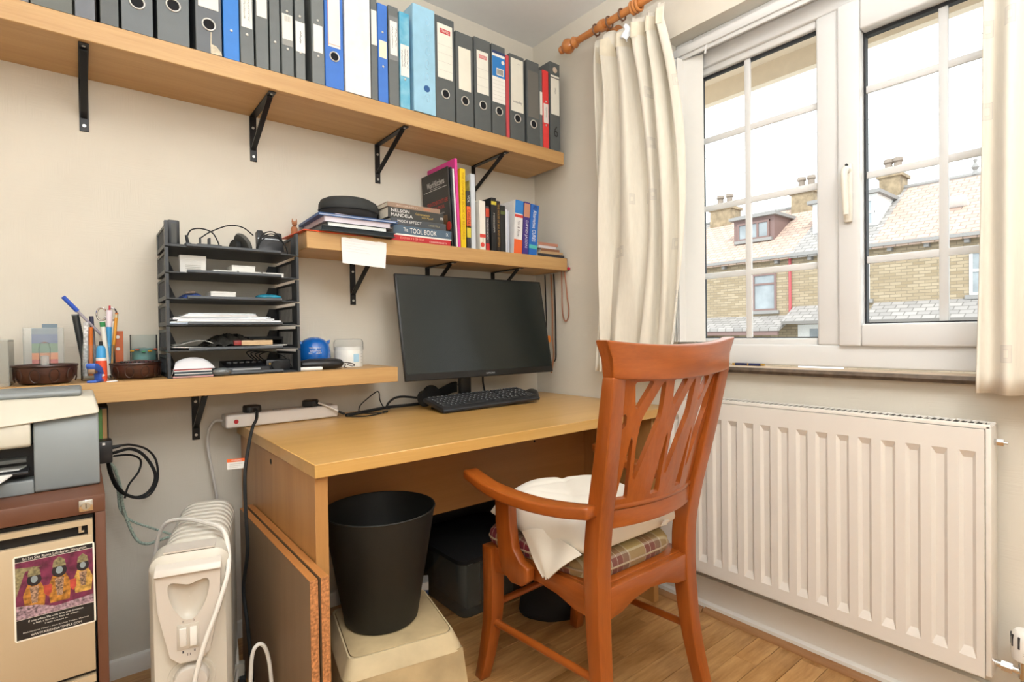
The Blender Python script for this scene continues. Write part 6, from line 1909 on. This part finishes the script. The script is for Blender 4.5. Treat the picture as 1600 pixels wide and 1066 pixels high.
vb_ = fp.verts([(x * 1.03, -0.197, 0.4 + (z_ - 0.4) * 1.03) for x, z_ in outl])
for i in range(n_):
    fp.face([va[i], va[(i + 1) % n_], vb_[(i + 1) % n_], vb_[i]])
bmesh.ops.remove_doubles(fp.bm, verts=fp.bm.verts[:], dist=1e-6)
fp.ob('face_panel', HCP, ht, smooth=25)
B().prism([(FY - 0.001, 0.503), (FY - 0.008, 0.508), (FY, 0.52), (-0.196, 0.528)], 'x', -0.064, 0.064).ob('handle_ledge', HCP, ht, bevel=0.002)
rc = B()
ctr = (0.0, 0.447)
rings_ = []
for f_, y_ in ((1.0, FY), (0.96, FY + 0.006), (0.82, FY + 0.0115), (0.5, FY + 0.0148), (0.02, FY + 0.0155)):
    rings_.append([(ctr[0] + (x - ctr[0]) * f_, y_, ctr[1] + (z_ - ctr[1]) * f_) for x, z_ in rec])
rc.loft(rings_, cap=False)
rc.ob('grip_recess', mat('heater_recess', '#c9c2b5', 0.2, var=0), ht, smooth=60)
B().box(-0.024, 0.018, FY - 0.0018, FY + 0.0004, 0.338, 0.393).ob('switch_plate', mat('heater_recess', '#c9c2b5', 0.3), ht, bevel=0.0008)
for x0, up_ in ((-0.019, 1), (0.001, -1)):
    lo_y, hi_y = FY - 0.002 - (0.005 if up_ < 0 else 0.001), FY - 0.002 - (0.005 if up_ > 0 else 0.001)
    B().hexa([(x0, FY - 0.001, 0.345), (x0 + 0.013, FY - 0.001, 0.345), (x0 + 0.013, FY - 0.001, 0.386), (x0, FY - 0.001, 0.386)], [(x0, lo_y, 0.345), (x0 + 0.013, lo_y, 0.345), (x0 + 0.013, hi_y, 0.386), (x0, hi_y, 0.386)]).ob('rocker_switch', WHITE, ht, bevel=0.001)
for s_, x_, z_ in (('0', -0.012, 0.399), ('0', 0.008, 0.399), ('I', -0.013, 0.332), ('III', -0.002, 0.325), ('II', 0.009, 0.332)):
    lettering(s_, ht, INK, (x_, FY - 0.0006, z_), (1, 0, 0), (0, 0, 1), 0.003 if s_ != 'III' else 0.006, 0.0055)
B().cyl((0.0, -0.197, 0.262), (0.0, -0.222, 0.262), 0.036, 0.033, n=40).ob('thermostat_dial', HCP, ht, bevel=0.003)
B().lathe([(0.042, 0.0), (0.048, 0.0), (0.047, 0.004), (0.042, 0.004), (0.042, 0.0)], 40, Matrix.Translation((0, -0.1985, 0.262)) @ Matrix.Rotation(PI / 2, 4, 'X'), cap=False).ob('dial_collar', HC, ht)
B().box(-0.05, 0.05, -0.19, -0.14, 0.545, 0.5488).ob('top_plate', HCP, ht)
for x_ in (-0.055, -0.05, 0.055, 0.05):
    B().box(x_ - 0.006, x_ + 0.006, -0.186, -0.1855, 0.53, 0.5315).ob('vent_slit', INK, ht)
for y in (-0.13, 0.16):
    B().box(-0.09, 0.09, y - 0.012, y + 0.012, 0.03, 0.075).ob('foot_bracket', HC, ht, bevel=0.004)
    for s in (-1, 1):
        B().cyl((s * 0.075, y, 0.022), (s * 0.092, y, 0.022), 0.022, n=20).ob('castor', BLK2, ht)
WF = mat('white_flex2', '#e6e2da', 0.35, var=0)
hc_ = cable('white heater flex draped over its top and front', [(-1.65, -0.34, 0.36), (-1.645, -0.36, 0.48), (-1.628, -0.385, 0.545), (-1.595, -0.42, 0.562), (-1.555, -0.5, 0.566), (-1.525, -0.57, 0.556), (-1.53, -0.645, 0.5), (-1.555, -0.668, 0.43), (-1.59, -0.673, 0.34), (-1.612, -0.678, 0.25), (-1.62, -0.69, 0.13), (-1.58, -0.71, 0.01)], 0.0052, WF)
cable('white flex hanging down the right side of the heater', [(-1.455, -0.2, 0.24), (-1.447, -0.25, 0.19), (-1.448, -0.3, 0.08), (-1.46, -0.32, 0.006)], 0.0045, WF)
cable('white flex arching up from the floor beside the boards', [(-1.49, -0.6, 0.006), (-1.482, -0.6, 0.1), (-1.476, -0.6, 0.235), (-1.462, -0.6, 0.268), (-1.445, -0.6, 0.255), (-1.434, -0.6, 0.2), (-1.43, -0.6, 0.1), (-1.435, -0.6, 0.006)], 0.0048, WF)

# ================================================================= UNDER THE DESK
sa = math.radians(-11.9)
sc_ = (-1.143, -0.675)
st_ = thing('step_stool', 'grubby cream plastic step stool carrying the bin', 'stool', (sc_[0], sc_[1], 0), rz=sa)
STC = mat('grubby_cream_plastic', '#b7a27b', 0.6, var=0.22, vscale=9, bump=0.15, bscale=120)
SZ = 0.25


def sq(h_, z_, r=0.02):
    return [(x, y, z_) for x, y in [(h_ - r + r * math.cos(a), h_ - r + r * math.sin(a)) for a in (0, PI / 6, PI / 3, PI / 2)] + [(-h_ + r + r * math.cos(a), h_ - r + r * math.sin(a)) for a in (PI / 2, PI * 2 / 3, PI * 5 / 6, PI)] + [(-h_ + r + r * math.cos(a), -h_ + r + r * math.sin(a)) for a in (PI, PI * 7 / 6, PI * 4 / 3, PI * 3 / 2)] + [(h_ - r + r * math.cos(a), -h_ + r + r * math.sin(a)) for a in (PI * 3 / 2, PI * 5 / 3, PI * 11 / 6, 2 * PI)]]


B().loft([sq(0.128, SZ - 0.006), sq(0.128, SZ)]).ob('tread', STC, st_, bevel=0.001)
B().loft([sq(0.152, SZ - 0.045), sq(0.147, SZ - 0.03), sq(0.134, SZ - 0.001), sq(0.13, SZ - 0.001), sq(0.13, SZ - 0.007)], cap=False).ob('chamfer_rim', mat('stool_rim', '#c6b48f', 0.55, var=0.15, vscale=12), st_)
for k in range(4):
    Mq = Matrix.Rotation(k * PI / 2, 4, 'Z')
    top_h, bot_h = 0.150, 0.172
    out = []
    zt_ = SZ - 0.04
    prof = [(-1.0, 0.0), (-0.55, 0.0)] + [(-0.55 * math.cos(a), 0.155 * math.sin(a) ** 0.8) for a in [PI * i / 12 for i in range(1, 12)]] + [(0.55, 0.0), (1.0, 0.0), (1.0, zt_), (-1.0, zt_)]
    lo_, hi_ = [], []
    for u_, z_ in prof:
        hh = bot_h + (top_h - bot_h) * z_ / zt_
        lo_.append(Mq @ Vector((u_ * hh, -hh, z_)))
        hi_.append(Mq @ Vector((u_ * (hh - 0.004), -hh + 0.004, z_)))
    B().loft([lo_, hi_]).ob('side', STC, st_)
bn = thing('waste_bin', 'black plastic waste bin standing on the stool', 'bin', (-1.155, -0.645, SZ + 0.001))
BINM = mat('bin_black', '#141613', 0.6, var=0.05, bump=0.15, bscale=500)
B().lathe([(0.0, 0.0), (0.093, 0.0), (0.098, 0.005), (0.147, 0.29), (0.15, 0.302), (0.1475, 0.303), (0.144, 0.29), (0.095, 0.008), (0.0, 0.006)], 56).ob('tub', BINM, bn)
B().tube([(0.149 * math.cos(k * PI / 28), 0.149 * math.sin(k * PI / 28), 0.302) for k in range(56)], 0.0022, 6, closed=True).ob('rolled_rim', BINM, bn)
t_ = thing('storage_box', 'clear plastic storage box with black lid under the desk', 'box', (-0.57, -0.25, 0))
SMOK = glass('smoky_clear_plastic', (0.75, 0.78, 0.76), 0.3, 0.1, 0.35, '#8d948f')
B().loft([sq(0.165, 0.0, 0.03), sq(0.172, 0.01, 0.03), sq(0.182, 0.2, 0.035), sq(0.186, 0.205, 0.035)], cap=False).ob('tub', SMOK, t_)
B().loft([sq(0.165, 0.0, 0.03), sq(0.165, 0.004, 0.03)]).ob('floor', SMOK, t_)
B().loft([sq(0.19, 0.205, 0.035), sq(0.192, 0.222, 0.035), sq(0.18, 0.232, 0.035)]).ob('lid', BLK2, t_)
B().box(-0.06, -0.05, -0.205, -0.182, 0.12, 0.21).ob('clip', BLK, t_)
for k, (a, c) in enumerate((('#4a4f55', 'dark files'), ('#c9c4b8', 'white papers'), ('#55483c', 'brown card'))):
    t2 = thing('stored_papers', ['dark folders inside the clear box', 'white papers inside the clear box', 'brown card inside the clear box'][k], 'papers', (-0.66 + 0.08 * k, -0.25, 0.006))
    B().box(-0.03, 0.03, -0.12, 0.12, 0, 0.16 - 0.02 * k).ob('sheets', mat('stored_' + a.lstrip('#'), a, 0.8, var=0.1), t2)
    B().box(-0.02, 0.0, -0.118, 0.118, 0.16 - 0.02 * k, 0.172 - 0.02 * k).ob('divider', WBOX, t2)
t_ = thing('tissue_pack', 'small blue carton with white emblem beside the bin', 'carton', (-0.835, -0.27, 0.0), rz=-0.5)
B().box(-0.035, 0.035, -0.03, 0.03, 0, 0.125).ob('carton', mat('carton_blue', '#31476e', 0.5), t_, bevel=0.001)
B().box(-0.0352, 0.0352, -0.0302, 0.0302, 0.098, 0.1255).ob('white_top', WBOX, t_)
B().cyl((0.0, -0.0305, 0.06), (0.0, -0.03, 0.06), 0.02, n=20).ob('emblem', WBOX, t_)
t_ = thing('black_bag', 'black cloth bag slumped on the floor behind the chair', 'bag', (-0.36, -0.56, 0.0))
B().loft([[((0.2 + 0.01 * math.sin(5 * a)) * f * math.cos(a), (0.12 + 0.01 * math.cos(4 * a)) * f * math.sin(a), zz) for a in [2 * PI * k / 30 for k in range(30)]] for f, zz in ((0.95, 0.0), (1.03, 0.02), (1.0, 0.06), (0.85, 0.1), (0.5, 0.125), (0.02, 0.13))]).ob('cloth', mat('bag_black', '#17181a', 0.85, bump=0.5, bscale=60), t_)
B().tube(catmull([(-0.12, -0.02, 0.1), (-0.06, -0.06, 0.16), (0.04, -0.07, 0.16), (0.12, -0.03, 0.1)], 6), 0.008, 8).ob('strap', BLK2, t_)
t_ = thing('cream_tub', 'small cream tub on the floor beside the black bag', 'tub', (-0.285, -0.3, 0.0))
B().loft([sq(0.05, 0.0, 0.015), sq(0.062, 0.13, 0.02)]).ob('tub', mat('tub_cream', '#b3ab92', 0.6), t_)
B().loft([sq(0.065, 0.13, 0.02), sq(0.065, 0.14, 0.02)]).ob('lid', mat('tub_cream', '#b3ab92', 0.6), t_)

t_ = thing('dark_filler', 'dark filler slab added for the deep shade under the desk', 'case', (-0.62, -0.045, 0.0))  # made-up case shape, added to keep the space under the desk dark
B().box(-0.42, 0.42, -0.012, 0.025, 0.012, 0.4).ob('shell', mat('filler_black', '#121416', 0.7, bump=0.3, bscale=200), t_, bevel=0.01)
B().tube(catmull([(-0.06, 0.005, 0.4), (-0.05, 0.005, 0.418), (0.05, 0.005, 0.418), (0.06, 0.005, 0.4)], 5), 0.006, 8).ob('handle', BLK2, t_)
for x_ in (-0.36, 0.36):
    B().cyl((x_ - 0.01, 0.005, 0.012), (x_ + 0.01, 0.005, 0.012), 0.012, n=14).ob('filler_wheel', BLK2, t_)

# pen on the sill
t_ = thing('ballpoint_pen', 'dark blue pen with gold rings on the window sill', 'pen', (0.048, -1.07, 0.9052), rz=0.0)
B().cyl((0, -0.045, 0), (0, 0.048, 0), 0.0046, n=14).ob('barrel', mat('pen_deep_blue', '#232b52', 0.25, var=0), t_)
for y0, y1 in ((-0.058, -0.045), (-0.002, 0.002), (0.048, 0.058)):
    B().cyl((0, y0, 0), (0, y1, 0), 0.0035 if abs(y0) > 0.01 else 0.005, n=14).ob('gold_ring', mat('gold', '#c8a04a', 0.3, metal=0.8), t_)
# ================================================================= CHAIR
CW = wood('cherry_wood', '#a9581f', '#86400f', 'z', scale=24, rough=0.28, stretch=14, ring=0.35, coat=0.3)
CWX = wood('cherry_wood_across', '#a9581f', '#86400f', 'x', scale=24, rough=0.28, stretch=14, ring=0.35, coat=0.3)
CWY = wood('cherry_wood_along', '#a9581f', '#86400f', 'y', scale=24, rough=0.28, stretch=14, ring=0.35, coat=0.3)
CB = (-0.655, -0.93, 0)
chr_ = thing('armchair', 'cherry-wood dining armchair with pierced back, drawn up to the desk', 'chair', CB)


def sweep(pts, ax, bx):
    """rectangular bar: pts = [(centre, half along ax, half along bx)]"""
    ax, bx = Vector(ax), Vector(bx)
    return B().loft([[Vector(c) + ax * (sa_ * a) + bx * (sb_ * b_) for sa_, sb_ in ((-1, -1), (1, -1), (1, 1), (-1, 1))] for c, a, b_ in pts])


def dense(pts, n=5):
    """smooth (centre, a, b) lists"""
    C = catmull([p[0] for p in pts], n)
    out = []
    for i, c in enumerate(C):
        t = i / n
        k = min(int(t), len(pts) - 2)
        f = t - k
        out.append((c, pts[k][1] * (1 - f) + pts[k + 1][1] * f, pts[k][2] * (1 - f) + pts[k + 1][2] * f))
    return out


def CP(b, name, m, bev=0.003, seg=2):
    return LP(b.ob(name, m, chr_, bevel=bev, seg=seg), CB)


X_, Y_, Z_ = (1, 0, 0), (0, 1, 0), (0, 0, 1)
# front legs
CP(sweep(dense([((-0.868, -0.715, 0), 0.017, 0.017), ((-0.858, -0.735, 0.1), 0.0195, 0.0195), ((-0.85, -0.75, 0.22), 0.022, 0.022), ((-0.85, -0.752, 0.404), 0.023, 0.023)]), X_, Y_), 'front_leg', CW)
CP(sweep(dense([((-0.452, -0.7, 0), 0.017, 0.017), ((-0.462, -0.722, 0.1), 0.0195, 0.0195), ((-0.467, -0.738, 0.22), 0.022, 0.022), ((-0.467, -0.74, 0.404), 0.023, 0.023)]), X_, Y_), 'front_leg', CW)
# back posts (leg and back upright in one piece)
for s, xs in ((-1, (-0.845, -0.832, -0.826, -0.83, -0.845, -0.858)), (1, (-0.446, -0.458, -0.463, -0.455, -0.432, -0.415))):
    ysb = (-1.195, -1.155, -1.14, -1.152, -1.195, -1.228)
    zb = (0.0, 0.2, 0.42, 0.56, 0.76, 0.925)
    CP(sweep(dense([((xs[k], ysb[k], zb[k]), (0.019, 0.021, 0.024, 0.024, 0.0235, 0.022)[k], (0.018, 0.021, 0.025, 0.024, 0.02, 0.017)[k]) for k in range(6)]), X_, Y_), 'back_post', CW, 0.004, 3)


# crest rail, bowed backwards
def bow(x, x0, x1, ye, sag):
    t = (x - x0) / (x1 - x0) * 2 - 1
    return ye - sag * (1 - t * t)


secs = []
N = 18
xa, xb = -0.893, -0.377
for i in range(N + 1):
    x = xa + (xb - xa) * i / N
    t = abs(2 * i / N - 1)
    yc = bow(x, xa, xb, -1.226, 0.036)
    d = 0.0135 + 0.004 * t ** 6
    zt = 0.994 + 0.015 * t ** 2.5
    zb_ = 0.911 + 0.011 * t ** 2
    fl_ = 0.016 * (2 * i / N - 1) ** 7
    secs.append([(x - fl_, yc - d, zb_), (x - fl_, yc + d, zb_), (x - fl_ * 0.6, yc + d * 0.95, (zb_ + zt) / 2), (x + fl_ * 0.6, yc + d * 0.95, zt), (x + fl_ * 0.6, yc - d * 1.25, zt), (x - fl_ * 0.6, yc - d, (zb_ + zt) / 2)])
CP(B().loft(secs), 'crest_rail', CWX, 0.005, 3)
# lower back rail and its moulding
for nm, z0, z1, d in (('lower_rail', 0.553, 0.598, 0.012), ('rail_moulding', 0.598, 0.612, 0.009)):
    secs = []
    for i in range(N + 1):
        x = -0.815 + (-0.47 + 0.815) * i / N
        yc = bow(x, -0.815, -0.47, -1.155, 0.03) - (z0 - 0.553) * 0.15
        secs.append([(x, yc - d, z0), (x, yc + d, z0), (x, yc + d, z1), (x, yc - d, z1)])
    CP(B().loft(secs), nm, CWX, 0.004 if nm == 'lower_rail' else 0.005, 2)


# pierced splat: flat outline with openings, filled, then bent to the back
def splat():
    bm = bmesh.new()
    loops = [[(0, 0), (0.25, 0), (0.5, 0), (0.75, 0), (1, 0), (1, 0.25), (1, 0.5), (1, 0.75), (1, 1), (0.75, 1), (0.5, 1), (0.25, 1), (0, 1), (0, 0.75), (0, 0.5), (0, 0.25)]]

    def rounded(poly, r=0.16, n=3):
        out = []
        m = len(poly)
        for i in range(m):
            p0, p1, p2 = [Vector((q_[0], q_[1], 0)) for q_ in (poly[i - 1], poly[i], poly[(i + 1) % m])]
            a = p1.lerp(p0, r)
            c = p1.lerp(p2, r)
            for k in range(n + 1):
                t = k / n
                out.append(tuple((a * (1 - t) ** 2 + p1 * 2 * t * (1 - t) + c * t * t)[:2]))
        return out
    for u0 in (0.145, 0.45, 0.755):
        loops.append(rounded([(u0 - 0.05, 0.965), (u0 + 0.09, 0.965), (u0 - 0.008, 0.765), (u0 - 0.03, 0.765)], 0.14))
        loops.append(rounded([(u0 + 0.163, 0.955), (u0 + 0.025, 0.68), (u0 + 0.006, 0.5), (u0 + 0.008, 0.2), (u0 + 0.03, 0.2), (u0 + 0.125, 0.5), (u0 + 0.187, 0.68), (u0 + 0.185, 0.955)], 0.22))
        loops.append(rounded([(u0 - 0.113, 0.05), (u0 - 0.02, 0.05), (u0 - 0.024, 0.52), (u0 - 0.036, 0.55)], 0.08))
    loops.append(rounded([(0.025, 0.6), (0.06, 0.64), (0.06, 0.71), (0.045, 0.73), (0.022, 0.69)], 0.25))
    edges = []
    for lp in loops:
        vs = [bm.verts.new((p[0], p[1], 0)) for p in lp]
        for i in range(len(vs)):
            edges.append(bm.edges.new((vs[i], vs[(i + 1) % len(vs)])))
    bmesh.ops.triangle_fill(bm, use_beauty=True, use_dissolve=False, edges=edges)
    bmesh.ops.subdivide_edges(bm, edges=[e for e in bm.edges if e.calc_length() > 0.12], cuts=1)
    bmesh.ops.triangulate(bm, faces=bm.faces[:])
    for v in bm.verts:
        u_, w_ = v.co.x, v.co.y
        z_ = 0.609 + (0.922 - 0.609) * w_
        x0, x1 = -0.806 - 0.031 * w_, -0.478 + 0.04 * w_
        x = x0 + (x1 - x0) * u_
        ye = -1.163 - (1.226 - 1.163) * w_
        y = bow(x, x0, x1, ye, 0.03 + 0.004 * w_)
        v.co = Vector((x, y, z_)) - Vector(CB)
    for f in bm.faces:
        f.smooth = False
    me = bpy.data.meshes.new('splat')
    bmesh.ops.recalc_face_normals(bm, faces=bm.faces[:])
    bm.to_mesh(me)
    bm.free()
    me.materials.append(CW)
    o = bpy.data.objects.new('pierced_splat', me)
    COL.objects.link(o)
    o.parent = chr_
    md = o.modifiers.new('solid', 'SOLIDIFY')
    md.thickness = 0.013
    md.offset = 0
    return o


splat()
# seat frame
apr = [(0.0, 0.405), (1.0, 0.405), (1.0, 0.33), (0.85, 0.335), (0.7, 0.352), (0.5, 0.36), (0.3, 0.352), (0.15, 0.335), (0.0, 0.33)]


def apron(a, c, th, name, m):
    a, c = Vector(a), Vector(c)
    d = (c - a).normalized()
    nrm = Vector((-d.y, d.x, 0)) * th / 2
    lo_ = [a.lerp(c, u_) - nrm + Vector((0, 0, z_)) for u_, z_ in apr]
    hi_ = [a.lerp(c, u_) + nrm + Vector((0, 0, z_)) for u_, z_ in apr]
    CP(B().loft([lo_, hi_]), name, m, 0.002)


apron((-0.81, -1.15, 0), (-0.478, -1.15, 0), 0.024, 'rear_apron', CWX)
apron((-0.828, -0.752, 0), (-0.488, -0.742, 0), 0.022, 'front_apron', CWX)
apron((-0.846, -0.77, 0), (-0.826, -1.125, 0), 0.024, 'side_apron', CWY)
apron((-0.468, -0.76, 0), (-0.463, -1.125, 0), 0.024, 'side_apron', CWY)
CP(B().prism([(-0.85, -0.755), (-0.467, -0.745), (-0.465, -1.14), (-0.825, -1.14)], 'z', 0.395, 0.408), 'seat_board', CWX, 0.002)
# stretchers
CP(B().tube([(-0.853, -0.745, 0.178), (-0.834, -1.17, 0.188)], 0.0105, 14), 'stretcher', CWY, 0)
CP(B().tube([(-0.464, -0.73, 0.178), (-0.451, -1.165, 0.188)], 0.0105, 14), 'stretcher', CWY, 0)
CP(B().tube([(-0.85, -0.745, 0.222), (-0.464, -0.733, 0.226)], 0.0105, 14), 'stretcher', CWX, 0)
# arms and their supports
for s in (-1, 1):
    def mx(x):
        return x if s < 0 else -1.308 - x + 0.0
    arm = dense([((mx(-0.922), -0.742, 0.627), 0.024, 0.013), ((mx(-0.915), -0.85, 0.6), 0.025, 0.014), ((mx(-0.902), -0.98, 0.592), 0.026, 0.0145), ((mx(-0.884), -1.09, 0.597), 0.027, 0.015), ((mx(-0.864), -1.168, 0.606), 0.024, 0.015)])
    CP(sweep(arm, X_, Z_), 'armrest', CWY, 0.006, 3)
    pl = [(-0.81, 0.595), (-0.875, 0.59), (-0.878, 0.504), (-0.89, 0.44), (-0.918, 0.412), (-0.95, 0.405), (-0.95, 0.372), (-0.925, 0.35), (-0.878, 0.345), (-0.84, 0.366), (-0.822, 0.416), (-0.812, 0.5)]
    xs = sorted((mx(-0.886), mx(-0.858)))
    CP(B().prism(pl, 'x', xs[0], xs[1]), 'arm_support', CW, 0.005, 3)


def tartan():
    m = bpy.data.materials.new('tartan_fabric')
    m.use_nodes = True
    nt = m.node_tree
    b = nt.nodes['Principled BSDF']
    b.inputs['Roughness'].default_value = 0.9
    tc = nd(nt, 'ShaderNodeTexCoord')
    sp = nd(nt, 'ShaderNodeSeparateXYZ')
    nt.links.new(tc.outputs['Object'], sp.inputs[0])
    outs = []
    for axn, off in (('X', 0.03), ('Y', 0.06)):
        a = nd(nt, 'ShaderNodeMath', operation='MULTIPLY_ADD')
        a.inputs[1].default_value = 1 / 0.135
        a.inputs[2].default_value = 5.0 + off / 0.135
        nt.links.new(sp.outputs[axn], a.inputs[0])
        f = nd(nt, 'ShaderNodeMath', operation='FRACT')
        nt.links.new(a.outputs[0], f.inputs[0])
        r = nd(nt, 'ShaderNodeValToRGB')
        r.color_ramp.interpolation = 'CONSTANT'
        el = r.color_ramp.elements
        el[0].position, el[0].color = 0.0, lin('#a8925f')
        el[1].position, el[1].color = 0.46, lin('#c9bda8')
        for p, c in ((0.48, '#6e1f29'), (0.62, '#c9bda8'), (0.635, '#6e1f29'), (0.78, '#a8927a'), (0.8, '#7d5f4c'), (0.96, '#c2b69e')):
            e = el.new(p)
            e.color = lin(c)
        nt.links.new(f.outputs[0], r.inputs[0])
        outs.append(r)
    mx_ = nd(nt, 'ShaderNodeMix', data_type='RGBA')
    mx_.inputs[0].default_value = 0.5
    nt.links.new(outs[0].outputs[0], mx_.inputs[6])
    nt.links.new(outs[1].outputs[0], mx_.inputs[7])
    nt.links.new(mx_.outputs[2], b.inputs['Base Color'])
    n = nd(nt, 'ShaderNodeTexNoise')
    n.inputs['Scale'].default_value = 700
    bp = nd(nt, 'ShaderNodeBump')
    bp.inputs['Strength'].default_value = 0.4
    bp.inputs['Distance'].default_value = 0.002
    nt.links.new(tc.outputs['Object'], n.inputs['Vector'])
    nt.links.new(n.outputs['Fac'], bp.inputs['Height'])
    nt.links.new(bp.outputs[0], b.inputs['Normal'])
    return m


sp_ = thing('seat_pad', 'tartan upholstered seat pad on the chair', 'seat pad', (-0.652, -0.92, 0.4085))
secs = []
for f, zz in ((0.975, 0.0), (1.0, 0.006), (1.012, 0.02), (1.005, 0.034), (0.97, 0.045), (0.88, 0.052), (0.6, 0.056), (0.02, 0.058)):
    ring = []
    for k in range(48):
        a = 2 * PI * k / 48
        c, s = math.cos(a), math.sin(a)
        e = 0.3
        x = math.copysign(abs(c) ** e, c)
        y = math.copysign(abs(s) ** e, s)
        wx = 0.172 + 0.044 * (y + 1) / 2
        ring.append((x * wx * f, y * 0.205 * f, zz))
    secs.append(ring)
B().loft(secs).ob('padded_cover', tartan(), sp_)
B().tube([(p[0] * 1.0, p[1] * 1.0, 0.0205) for p in secs[2]], 0.003, 6, closed=True).ob('piping', MATS.get('pad_piping') or mat('pad_piping', '#a08a70', 0.9), sp_)

# white pillow
pw = thing('pillow', 'crumpled white pillow lying on the tartan seat', 'pillow', (-0.655, -0.935, 0.4675))
PIL = mat('pillow_cotton', '#e9e3d6', 0.85, var=0.02, vscale=12, bump=0.25, bscale=25)


def pil(u, v, top):
    a, c = 2 * u - 1, 2 * v - 1
    ax_, cy_ = abs(a), abs(c)
    prof = (max(0.0, 1 - ax_ ** 2.6) * max(0.0, 1 - cy_ ** 2.6)) ** 0.4
    w_, d = 0.2, 0.2
    pinch = 1 - 0.08 * (1 - ax_ ** 2) * cy_ ** 4 - 0.08 * (1 - cy_ ** 2) * ax_ ** 4
    x, y = a * w_ * pinch, c * d * pinch
    wr_ = 0.005 * math.sin(3.1 * a - 4.3 * c + 0.5) + 0.0035 * math.sin(6.5 * a + 3.7 * c * c + 1) - 0.006 * max(0.0, 1 - abs(a * 0.8 - c * 0.6 + 0.25) / 0.07) - 0.005 * max(0.0, 1 - abs(a * 0.5 + c * 0.85 - 0.2 + 0.2 * a * a) / 0.06) - 0.005 * max(0.0, 1 - abs(a * 0.9 + c * 0.3 + 0.5) / 0.05)
    if top:
        z = 0.032 + 0.094 * prof + wr_ * prof * 1.3 - 0.012 * a * prof
    else:
        z = 0.032 - 0.031 * min(1.0, prof * 1.5)
    return x, y, z


bm_ = B()
nn = 36
gt = [[None] * (nn + 1) for _ in range(nn + 1)]
gb_ = [[None] * (nn + 1) for _ in range(nn + 1)]


def place(p):
    x, y, z = p
    # the left edge hangs a little over the seat side
    if x < -0.15:
        t = (-0.15 - x) / 0.05
        k = math.exp(-((y + 0.02) / 0.09) ** 2)
        z -= 0.04 * t * k + 0.002 * t
        x -= 0.016 * t * k
    return Vector((x, y, z))


for i in range(nn + 1):
    for j in range(nn + 1):
        edge = i in (0, nn) or j in (0, nn)
        gt[i][j] = bm_.bm.verts.new(place(pil(i / nn, j / nn, True)))
        gb_[i][j] = gt[i][j] if edge else bm_.bm.verts.new(place(pil(i / nn, j / nn, False)))
for i in range(nn):
    for j in range(nn):
        bm_.face([gt[i][j], gt[i + 1][j], gt[i + 1][j + 1], gt[i][j + 1]])
        bm_.face([gb_[i][j], gb_[i][j + 1], gb_[i + 1][j + 1], gb_[i + 1][j]])
po = bm_.ob('pillow_case', PIL, pw, smooth=80)
md = po.modifiers.new('sub', 'SUBSURF')
md.levels = md.render_levels = 1
cf = B()


def flap(u, v):
    # loose end of the pillow case folding down over the seat side, narrowing to a soft point
    y = -0.175 + 0.225 * u
    yt = -0.065
    t = v ** 0.9
    yy_ = y * (1 - t) + (yt + 0.02 * (u - 0.5)) * t
    x = -0.19 - 0.022 * math.sin(PI * min(1, v * 1.1) * 0.6) - 0.006 * math.sin(u * 9 + v * 4) * (1 - v)
    z = 0.036 - 0.108 * v - 0.02 * (2 * u - 1) ** 2 * (1 - v) + 0.004 * math.sin(u * 11)
    return (x, yy_, z)


cf.grid(flap, 14, 10)
cf.ob('loose_corner', PIL, pw, smooth=80, solid=0.004)
lb_ = B().box(-0.012, 0.016, -0.003, 0.0, -0.006, 0.012)
o = lb_.ob('care_label', WBOX, pw)
o.location = (0.11, -0.198, 0.03)
o.rotation_euler = (0.5, 0.2, 0.15)
